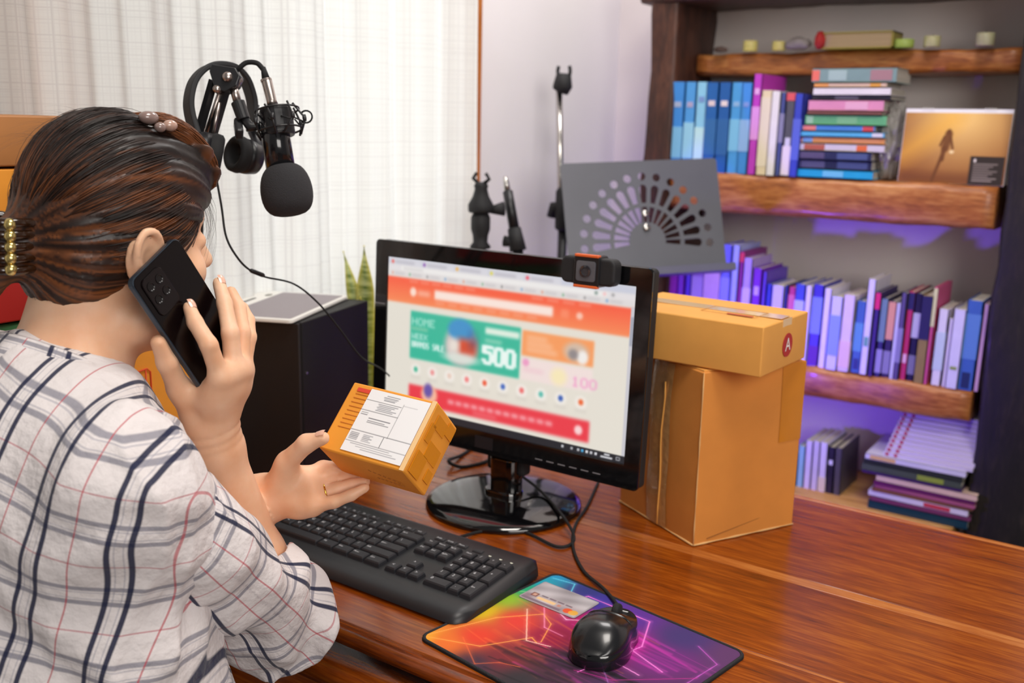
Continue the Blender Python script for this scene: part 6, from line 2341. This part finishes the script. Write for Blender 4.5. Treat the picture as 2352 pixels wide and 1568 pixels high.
# collar: a folded band round the neck
ax_n = (NK_T - NB) / np.linalg.norm(NK_T - NB)
cn0 = NB + ax_n * 0.026 + A3(0, .004, 0)
xn = np.cross(A3(0, 1, 0), ax_n)
xn /= np.linalg.norm(xn)
yn = np.cross(ax_n, xn)
prof_c = [(0.066, -0.010), (0.063, 0.010), (0.0615, 0.026), (0.0635, 0.031), (0.068, 0.030), (0.077, 0.012), (0.087, -0.010), (0.0885, -0.017), (0.085, -0.018), (0.074, -0.002)]
NS = 64
vs_, fs, uvs = [], [], []
for i in range(NS + 1):
    a = math.radians(-158 + 316 * i / NS)       # 0 = back of the neck
    dirv = xn * math.sin(a) - yn * math.cos(a)
    drop = 0.012 * (1 - math.cos(a)) / 2 * -1
    for r_, h_ in prof_c:
        r2 = r_ + 0.0018 * math.sin(a * 5 + h_ * 90)
        vs_.append(cn0 + dirv * r2 * (1.0 + 0.06 * abs(math.sin(a))) + ax_n * (h_ + drop * 2.2) - np.array(PL_OFF))
        uvs.append((a * 0.072 + 0.02, h_ * 1.1 + (0.02 if r_ > 0.066 else 0.0) + 0.045))
np_ = len(prof_c)
for i in range(NS):
    for k in range(np_ - 1):
        fs.append((i * np_ + k, (i + 1) * np_ + k, (i + 1) * np_ + k + 1, i * np_ + k + 1))
o = MB().add(vs_, fs).build('collar', m_shirt, shirt, smooth=True)
cloth_uv(o, np.array(uvs))

# trousers: hips and legs under the desk, seated
def legs_fun(p):
    hipc = A3(-.868, .46, -.26)
    d = ell(p, hipc, TR, A3(.17, .14, .11))
    for sx_ in (-1, 1):
        h_ = hipc + TR @ A3(sx_ * .085, .03, -.01)
        kn = h_ + A3(sx_ * .02, .40, -.03)
        an = kn + A3(0, .02, -.36)
        d = smin(d, chain(p, [h_, kn, an], (.085, .062, .045), .05), .06)
    return np.maximum(d, p[:, 2] + 0.20)


V, Q = surface(legs_fun, (-1.10, .28, -.72), (-.62, 1.02, -.19), 0.008)
add_part('trousers', V, Q, mat('denim_dark', '#23283a', rough=0.9, bump=0.3, bscale=300))
for sx_ in (-1, 1):
    kx = A3(-.868, .46, -.26) + TR @ A3(sx_ * .085, .03, -.01) + A3(sx_ * .02, .42, -.39)
    sh_f = lambda p, k_=kx: np.maximum(smin(rc(p, k_ + A3(0, -.02, -.045), k_ + A3(0, .12, -.06), .034, .028), rc(p, k_ + A3(0, -.01, -.04), k_ + A3(0, 0, .0), .036, .045), .03), -(p[:, 2] + .75))
    V, Q = surface(sh_f, kx - A3(.08, .1, .12), kx + A3(.08, .2, .08), 0.006)
    add_part('shoe', V, Q, mat('shoe_dark', '#1a1718', rough=0.5))

# ------------------------------------------------------------------ hair
HAIR_A = A3(.0835, .092, .097)
HAIR_C = A3(0, .002, .050)
zk_ = np.array([-.12, -.075, -.045, -.02, .01, .03, .05, .075, .10, .2])
yk_ = np.array([-.105, -.058, -.022, .010, .050, .080, .100, .112, .118, .125])
TAIL = A3(0, -.092, .014)


ROLL = [A3(.034, .036, .139), A3(.040, .064, .128), A3(.041, .086, .110), A3(.037, .101, .090), A3(.034, .104, .074)]


def roll_d(q_):
    return chain(q_, ROLL, (.007, .0085, .0085, .0065, .003), .006)


def hair_fun(p):
    q_ = (p - HC) @ HM / HK
    d = ell(q_, HAIR_C, I3, HAIR_A)
    d = smin(d, ell(q_, A3(0, -.048, .004), I3, A3(.062, .044, .066)), .03)
    d = smin(d, ell(q_, A3(0, .046, .078), I3, A3(.060, .066, .054)), .03)
    lim = np.interp(q_[:, 2], zk_, yk_) - 0.006 * np.clip((np.abs(q_[:, 0]) - .045) / .03, 0, 1) * (q_[:, 2] > .0)
    d = smax(d, (q_[:, 1] - lim) * 0.7, .012)
    d = smin(d, chain(q_, [TAIL + A3(0, .03, .006), TAIL + A3(0, -.014, -.004), TAIL + A3(-.012, -.030, -.035), TAIL + A3(-.018, -.034, -.065)], (.034, .022, .015, .006), .02), .02)
    # twisted front roll pinned by the clip
    d = smin(d, roll_d(q_), .004)
    # combed grooves: fan out from the tail
    dv_ = q_ - TAIL
    ang = np.arctan2(dv_[:, 0], dv_[:, 2])
    dist = np.sqrt((dv_ ** 2).sum(1))
    g_ = np.sin(ang * 21 + 1.5 * vnoise(q_ * 30, 2)) * 0.0016 + np.sin(ang * 53 + 3 * vnoise(q_ * 22, 4)) * 0.0009
    return (d + g_ * np.clip(dist * 9, 0, 1)) * HK


def hair_material(name, tint_hi):
    m, nt, b = nodes_of(name)
    a = nt.nodes.new('ShaderNodeVertexColor')
    a.layer_name = 'print'
    nt.links.new(a.outputs['Color'], b.inputs['Base Color'])
    b.inputs['Roughness'].default_value = 0.42
    b.inputs['Specular IOR Level'].default_value = 0.45
    return m


m_hair = hair_material('hair_brown', None)
V, Q = surface(hair_fun, HC - 0.21, HC + 0.21, 0.0026)
hair = add_part('hair', V, Q, m_hair)


def hair_color(q_, rng_):
    """dark crown, reddish-brown dyed lengths at the back and sides (q in head space)"""
    dv_ = q_ - TAIL
    ang = np.arctan2(dv_[:, 0], dv_[:, 2])
    st = vnoise(np.stack([ang * 16, q_[:, 1] * 5, q_[:, 2] * 5], 1), 6) * 0.6 + vnoise(np.stack([ang * 45, q_[:, 1] * 6, q_[:, 2] * 6], 1), 8) * 0.4 + rng_
    t_ = np.clip(0.62 + 0.9 * st - 8 * np.clip(q_[:, 2] - .085, 0, 1) - np.clip(q_[:, 1] - .01, 0, 1) * 6, 0, 1)
    dk = np.array(lin('#140d0b'))
    md_ = np.array(lin('#2c1810'))
    hi_ = np.array(lin('#7a4522'))
    c_ = np.where(t_[:, None] < 0.5, dk + (md_ - dk) * t_[:, None] * 2, md_ + (hi_ - md_) * (t_[:, None] * 2 - 1))
    roll = np.clip(1 - roll_d(q_) / .0025, 0, 1) * (0.75 + 0.25 * st)
    c_ = c_ * (1 - roll[:, None]) + roll[:, None] * np.array(lin('#7d4a2a'))
    return c_


def set_col(o_, c_):
    ca = o_.data.color_attributes.new('print', 'FLOAT_COLOR', 'POINT')
    ca.data.foreach_set('color', np.concatenate([c_, np.ones((len(c_), 1))], 1).astype(np.float32).ravel())


set_col(hair, hair_color((V - HC) @ HM / HK, 0.0))

# loose strands combed from the hairline to the claw at the back
rg = np.random.default_rng(5)
SV, SF, SC = [], [], []
nseg = 12
endd = (TAIL - HAIR_C) / HAIR_A
endd /= np.linalg.norm(endd)
count = 0
while count < 2600:
    s0 = rg.normal(size=3)
    s0 /= np.linalg.norm(s0)
    q0 = HAIR_C + s0 * HAIR_A
    lim = np.interp(q0[2], zk_, yk_)
    if q0[1] > lim - 0.012 or q0[2] < -0.06:
        continue
    om = math.acos(np.clip(s0 @ endd, -1, 1))
    if om < 0.25:
        continue
    lift = rg.uniform(1.000, 1.022) if rg.random() > 0.03 else rg.uniform(1.02, 1.07)
    frac = rg.uniform(0.45, 0.95)
    w0, w1, w2 = rg.uniform(-.02, .02, 3)
    pts = []
    for k in range(nseg):
        t_ = frac * k / (nseg - 1)
        dd_ = (math.sin((1 - t_) * om) * s0 + math.sin(t_ * om) * endd) / math.sin(om)
        dd_ = dd_ + np.array([w0, w1, w2]) * math.sin(t_ * math.pi)
        dd_ /= np.linalg.norm(dd_)
        up_ = 1 + (lift - 1) * math.sin(math.pi * min(1, 0.1 + k / (nseg - 1))) + 0.004
        pts.append(HAIR_C + dd_ * HAIR_A * up_)
    pts = np.array(pts)
    col_ = hair_color(pts, rg.uniform(-.35, .35))
    base_i = len(SV)
    rad_ = rg.uniform(0.00022, 0.00045)
    for k in range(nseg):
        tn = pts[min(k + 1, nseg - 1)] - pts[max(k - 1, 0)]
        nn = (pts[k] - HAIR_C) / HAIR_A ** 2
        nn /= np.linalg.norm(nn)
        sd = np.cross(tn, nn)
        sd /= np.linalg.norm(sd) + 1e-9
        tap = rad_ * (1 - 0.7 * abs(2 * k / (nseg - 1) - 1) ** 3)
        for o_ in (sd * tap * 1.6, nn * tap * 1.2, -sd * tap * 1.6):
            SV.append(pts[k] + o_)
            SC.append(col_[k])
    for k in range(nseg - 1):
        for a in range(3):
            b2 = (a + 1) % 3
            SF.append((base_i + k * 3 + a, base_i + k * 3 + b2, base_i + (k + 1) * 3 + b2, base_i + (k + 1) * 3 + a))
    count += 1
# flyaways above the crown and by the forehead
for k0 in range(190):
    if k0 >= 70:
        sx0 = rg.uniform(-.036, .036)
        p0 = A3(sx0, -.052 + .35 * abs(sx0) + rg.uniform(-.006, .004), rg.uniform(-.082, -.055))
        pm = (p0 + TAIL) / 2 + A3(sx0 * .5, -.018, -.008)
        pts = [p0 * (1 - t_) ** 2 + 2 * pm * t_ * (1 - t_) + TAIL * t_ * t_ for t_ in np.linspace(0, .8, nseg)]
    elif k0 < 52:
        a0 = A3(rg.uniform(-.04, .04), rg.uniform(-.09, -.02), .13)
        s0 = (a0 - HAIR_C) / HAIR_A
        s0 /= np.linalg.norm(s0)
        p0 = HAIR_C + s0 * HAIR_A
        v0 = A3(rg.uniform(-.3, .3), -0.9, rg.uniform(.05, .45))
        Ls = rg.uniform(.02, .05)
        pts = [p0 + v0 * Ls * t_ + A3(0, 0, -.35 * Ls) * t_ * t_ for t_ in np.linspace(0, 1, nseg)]
    else:
        p0 = A3(rg.uniform(.0, .03), .098, rg.uniform(.06, .08))
        Ls = rg.uniform(.04, .085)
        pts = [p0 + A3(-.002, .018 * math.sin(2.4 * t_), -Ls * t_) for t_ in np.linspace(0, 1, nseg)]
    pts = np.array(pts)
    base_i = len(SV)
    for k in range(nseg):
        tap = 0.00022 * (1 - 0.6 * k / nseg)
        for o_ in (A3(tap, 0, 0), A3(0, tap, tap * .5), A3(-tap, 0, 0)):
            SV.append(pts[k] + o_)
            SC.append(np.array(lin('#2a1a14')))
    for k in range(nseg - 1):
        for a in range(3):
            b2 = (a + 1) % 3
            SF.append((base_i + k * 3 + a, base_i + k * 3 + b2, base_i + (k + 1) * 3 + b2, base_i + (k + 1) * 3 + a))
rp_ = np.array(catmull([A3(.012, .012, .138)] + ROLL, 4))
for k0 in range(260):                  # the pinned front lock
    a0, rr0 = rg.uniform(0, 2 * math.pi), rg.uniform(.0070, .0096)
    tw0 = rg.uniform(-.6, 1.6)
    i0 = int(rg.integers(0, 5))
    idx_ = np.linspace(i0, len(rp_) - 1 - int(rg.integers(0, 3)), nseg)
    pc_ = np.stack([np.interp(idx_, np.arange(len(rp_)), rp_[:, c_]) for c_ in range(3)], 1)
    pts = pc_ + np.stack([[math.cos(a0 + tw0 * t_) * rr0, math.sin(a0 + tw0 * t_) * rr0 * .5, math.sin(a0 + tw0 * t_) * rr0] for t_ in np.linspace(0, 1, nseg)]) * np.interp(np.linspace(0, 1, nseg), [0, .15, .75, 1], [.8, 1, .9, .45])[:, None]
    cs_ = np.array(lin('#7d4a2a')) * rg.uniform(.35, 1.5)
    base_i = len(SV)
    for k in range(nseg):
        for o_ in (A3(.0004, 0, 0), A3(0, .0003, .0004), A3(-.0004, 0, 0)):
            SV.append(pts[k] + o_)
            SC.append(cs_)
    for k in range(nseg - 1):
        for a in range(3):
            b2 = (a + 1) % 3
            SF.append((base_i + k * 3 + a, base_i + k * 3 + b2, base_i + (k + 1) * 3 + b2, base_i + (k + 1) * 3 + a))
SVw = np.array(SV) @ HM.T * HK + HC
ho = add_part('hair_strands', SVw, np.array(SF), m_hair, hair)
set_col(ho, np.array(SC))
tag(ho, kind='stuff')

# hair clips
m_tort = mat('tortoise', '#2a1608', rough=0.15, coat=0.6)
m_glint = mat('claw_glint', '#d8c07a', rough=0.2, metal=0.85)  # gold balls stand in for highlights on the dark claw
cl_o = Vector(hl(*(TAIL + A3(0.0, -.016, .004))))
claw = thing('hair_claw', 'dark claw clip with gold glints holding the hair at the back', 'hair clip', mtx=frame_mtx(cl_o, HR, HF, HU))
for sg in (-1, 1):
    jaw = MB()
    for k in range(5):
        z_k = -.022 + .010 * k
        jaw.tube([(sg * .004, -.026, z_k), (sg * .020, -.022, z_k * 1.05), (sg * .030, -.004, z_k * 1.08), (sg * .027, .012, z_k * 1.05), (sg * .018, .020, z_k)], [.004, .0045, .0045, .004, .002], 8)
    jaw.tube([(sg * .010, -.024, -.024), (sg * .012, -.025, 0), (sg * .010, -.024, .022)], .0045, 8)
    jo = jaw.build('jaw', m_tort, claw, smooth=True)
    for k in range(5):
        z_k = -.022 + .010 * k
        bd = bmesh.new()
        bmesh.ops.create_uvsphere(bd, u_segments=12, v_segments=8, radius=.0058)
        me_ = bpy.data.meshes.new('glint')
        bd.to_mesh(me_)
        bd.free()
        link('glint', me_, m_glint, jo, smooth=True, loc=(sg * .029, -.008, z_k))
MB().lathe([(.004, -.03), (.004, .03)], (0, -.028, 0), (0, 0, 1), 10).build('spring', m_spring, claw, smooth=True)

pc_o = Vector(hl(.038, .034, .136))
pin = thing('hair_clip', 'small pink stone hair clip on top of the head', 'hair clip', mtx=frame_mtx(pc_o, HR, HF, HU))
m_pink = mat('clip_pink', '#b08f80', rough=0.2, coat=0.6)
for (x_, y_, z_), (a, b_, c_), mm in (((.002, -.012, .006), (.009, .012, .008), mat('clip_mauve', '#86706a', rough=0.2, coat=0.6)), ((.010, .006, .0), (.007, .009, .007), m_pink), ((.0, .010, .003), (.006, .007, .006), m_pink), ((.012, -.006, -.002), (.006, .007, .006), mat('clip_mauve', '#86706a'))):
    bd = bmesh.new()
    bmesh.ops.create_uvsphere(bd, u_segments=16, v_segments=10, radius=1)
    bmesh.ops.scale(bd, vec=(a * .85, b_ * .85, c_ * .8), verts=bd.verts)
    me_ = bpy.data.meshes.new('stone')
    bd.to_mesh(me_)
    bd.free()
    link('stone', me_, mm, pin, smooth=True, loc=(x_, y_, z_))
MB().tube([(-.004, -.022, 0), (.002, 0, -.004), (.004, .02, -.004)], .0028, 8).build('bar', m_tort, pin, smooth=True)

# ring on the left hand
rp = L_rng[0] * 0.48 + L_rng[1] * 0.52
rdir = (L_rng[1] - L_rng[0]) / np.linalg.norm(L_rng[1] - L_rng[0])
ri = Vector(rdir).orthogonal().normalized()
rj2 = Vector(rdir).cross(ri)
loop = [Vector(rp) + (ri * math.cos(a) + rj2 * math.sin(a)) * .0098 for a in np.linspace(0, 2 * math.pi, 33)]
tag(MB().tube(loop, .0011, 8, cap=False).build('finger_ring', mat('gold', '#e0b050', rough=0.2, metal=1.0), smooth=True), 'thin gold ring on the finger of the lower hand', 'ring')

# ------------------------------------------------------------------ phone in the raised hand
ph = thing('smartphone', 'black smartphone held against the ear by the woman', 'smartphone', mtx=frame_mtx(P_TL + P_x * PW / 2 - P_y * PL / 2 - P_n * 0.0085, P_x, P_y, P_n))
m_phone = mat('phone_back', '#0a0506', rough=0.16, spec=0.2)
MB().prism(round_rect(PW, PL, 0.0075, 5), 0.0006, 0.0074).build('frame', mat('phone_frame', '#3c4652', rough=0.3, metal=0.6), ph, bevel=0.0012)
MB().prism(round_rect(PW - 0.002, PL - 0.002, 0.0068, 5), 0.0072, 0.0080).build('back_glass', m_phone, ph, bevel=0.0005)
MB().prism(round_rect(PW - 0.002, PL - 0.002, 0.0068, 5), 0.0, 0.0008).build('display', m_gloss, ph)
cb = MB().prism(round_rect(0.030, 0.040, 0.006, 5, -PW / 2 + 0.022, PL / 2 - 0.027), 0.0078, 0.0095).build('camera_bump', mat('camera_bump', '#120b0c', rough=0.2, spec=0.25), ph, bevel=0.0006)
for x_, y_ in ((-.007, .010), (-.007, -.004), (.006, .010), (.006, -.003)):
    MB().lathe([(.0048, .0094), (.0048, .0101), (.0036, .0101), (.0030, .0096)], (-PW / 2 + 0.022 + x_, PL / 2 - 0.027 + y_, 0), (0, 0, 1), 16).build('lens', mat('phone_lens', '#0d0a0b', rough=0.2, spec=0.3), cb)

# ------------------------------------------------------------------ parcel in the other hand
ks = 1.0 / 0.95


def K(v_):
    return CC + ks * (np.array(v_) - CC)


pD_, pA_, pC_, pB_, pF_ = K([-0.699, 0.6727, 0.2546]), K([-0.7014, 0.7278, 0.3111]), K([-0.5957, 0.6829, 0.2491]), K([-0.5982, 0.738, 0.3056]), K([-0.6016, 0.7217, 0.2109])
ux = (pC_ - pD_)
uw = np.linalg.norm(ux)
ux /= uw
uy = (pA_ - pD_)
ul = np.linalg.norm(uy)
uy /= ul
uz = np.cross(ux, uy)
uh = np.linalg.norm(pF_ - pC_)
pcl_c = (pD_ + pC_ + pA_ + pB_) / 4 - uz * uh
pcl = carton('parcel', 'small orange parcel with white address label held in the left hand', pcl_c, ux, uw, ul, uh, m_card_o, 'parcel', zdir=uz, bulge=0.0015)
LXN, LYN = 96, 120
im = Img(LXN, LYN, (240, 240, 242))
gr = (120, 122, 130)
im.rect(0.30, 0.05, 0.52, 0.065, gr, op=.8)
for k in range(3):
    im.rect(0.26 + .01 * k, 0.08 + .022 * k, 0.50 - .02 * k, 0.092 + .022 * k, gr, op=.8)
im.rect(0.0, 0.17, 0.6, 0.178, (60, 60, 66), soft=.008, op=.8)
for k, y_ in enumerate((0.20, 0.225, 0.25, 0.275, 0.30)):
    im.rect(0.22 + .02 * (k % 2), y_, 0.56 - .05 * (k % 3), y_ + .010, gr, op=.75)
im.rect(0.0, 0.335, 0.62, 0.343, (70, 70, 76), soft=.008, op=.8)
for k, y_ in enumerate((0.37, 0.40, 0.44, 0.48, 0.505)):
    im.rect(0.03 if k < 2 else 0.18, y_, (0.14 if k < 2 else 0.55 - .08 * (k % 2)), y_ + .011, (90, 90, 98), op=.75)
im.rect(0.615, 0.12, 0.622, 0.68, (80, 80, 86), soft=.006)
im.rect(0.0, 0.66, 1.0, 0.668, (90, 90, 96), soft=.008)
for k in range(5):
    im.rect(0.03, 0.70 + .024 * k, 0.17, 0.712 + .024 * k, gr, op=.75)
    im.rect(0.24, 0.70 + .024 * k, 0.40 - .04 * (k % 2), 0.712 + .024 * k, gr, op=.6)
im.rect(0.56, 0.67, 0.566, 0.84, (90, 90, 96), soft=.006)
im.rect(0.0, 0.835, 1.0, 0.842, (110, 110, 116), soft=.008)
for k in range(3):
    im.rect(0.1 + .1 * k, 0.865 + .03 * k, 0.75 + .07 * k, 0.874 + .03 * k, gr, op=.7)
im.rect(0.62, 0.14, 0.85, 0.15, (190, 190, 194), op=.7)
lab = paint_grid('address_label', uw * 0.70, ul * 0.90, LXN, LYN, im.out(), paint_mat('label_print', rough=0.35, coat=0.3), pcl, loc=(uw * 0.095, ul * 0.005, uh + 0.0013))
MB().box((-uw * 0.335, ul * 0.405, uh + 0.0010), (uw * 0.15, ul * 0.055, 0.0006)).build('printed_stripe', mat('print_red2', '#d8432e', rough=0.7), pcl)
pl_m = MB()
for k in range(9):
    pl_m.box((-uw * 0.335, ul * (0.345 - 0.062 * k), uh + 0.0010), (uw * 0.15, ul * 0.008, 0.0005))
pl_m.build('printed_lines', mat('print_orange', '#cf7a2a', rough=0.7), pcl)
# clear tape along the right edge, darker tape bits on the end
MB().box((uw * 0.475, 0, uh + 0.0011), (uw * 0.05, ul * 0.99, 0.0005)).build('edge_tape', mat('tape_pale', '#f0c890', rough=0.12, coat=0.6), pcl)
tb = MB()
for y_, z_, a, b_ in ((-.30, .72, .30, .40), (-.05, .45, .22, .50), (.30, .60, .18, .45), (.12, .82, .25, .18), (-.30, .25, .16, .22), (.36, .22, .18, .3)):
    tb.box((uw / 2 + 0.0017, ul * y_, uh * z_), (0.0006, ul * a, uh * b_))
tb.build('end_tape', mat('tape_amber', '#d98a10', rough=0.15, coat=0.5), pcl)
ln_m = MB()
for k in range(7):
    ln_m.box((uw * (0.02 + .05 * k), -ul / 2 - 0.0016, uh * (0.62 - .03 * k)), (uw * 0.035, 0.0005, 0.0012), Euler((0, math.radians(35), 0)).to_matrix())
    ln_m.box((uw * (0.06 + .045 * k), -ul / 2 - 0.0016, uh * (0.36 - .01 * k)), (uw * 0.03, 0.0005, 0.0010), Euler((0, math.radians(35), 0)).to_matrix())
ln_m.build('faint_print', mat('print_brown2', '#a4621e', rough=0.8), pcl)

# stool under the woman
st = thing('stool', 'low round dark stool under the seated woman', 'stool', (HIP[0], 0.46, FLOOR_Z))
MB().lathe([(0.16, 0.345), (0.172, 0.352), (0.172, 0.375), (0.16, 0.386), (0.001, 0.388)], (0, 0, 0), seg=36).build('seat', m_blkm, st, smooth=True)
for k in range(4):
    a = math.radians(45 + 90 * k)
    MB().tube([(0.11 * math.cos(a), 0.11 * math.sin(a), 0.35), (0.16 * math.cos(a), 0.16 * math.sin(a), 0.0)], 0.013, 10).build('leg', m_log_v, st, smooth=True)
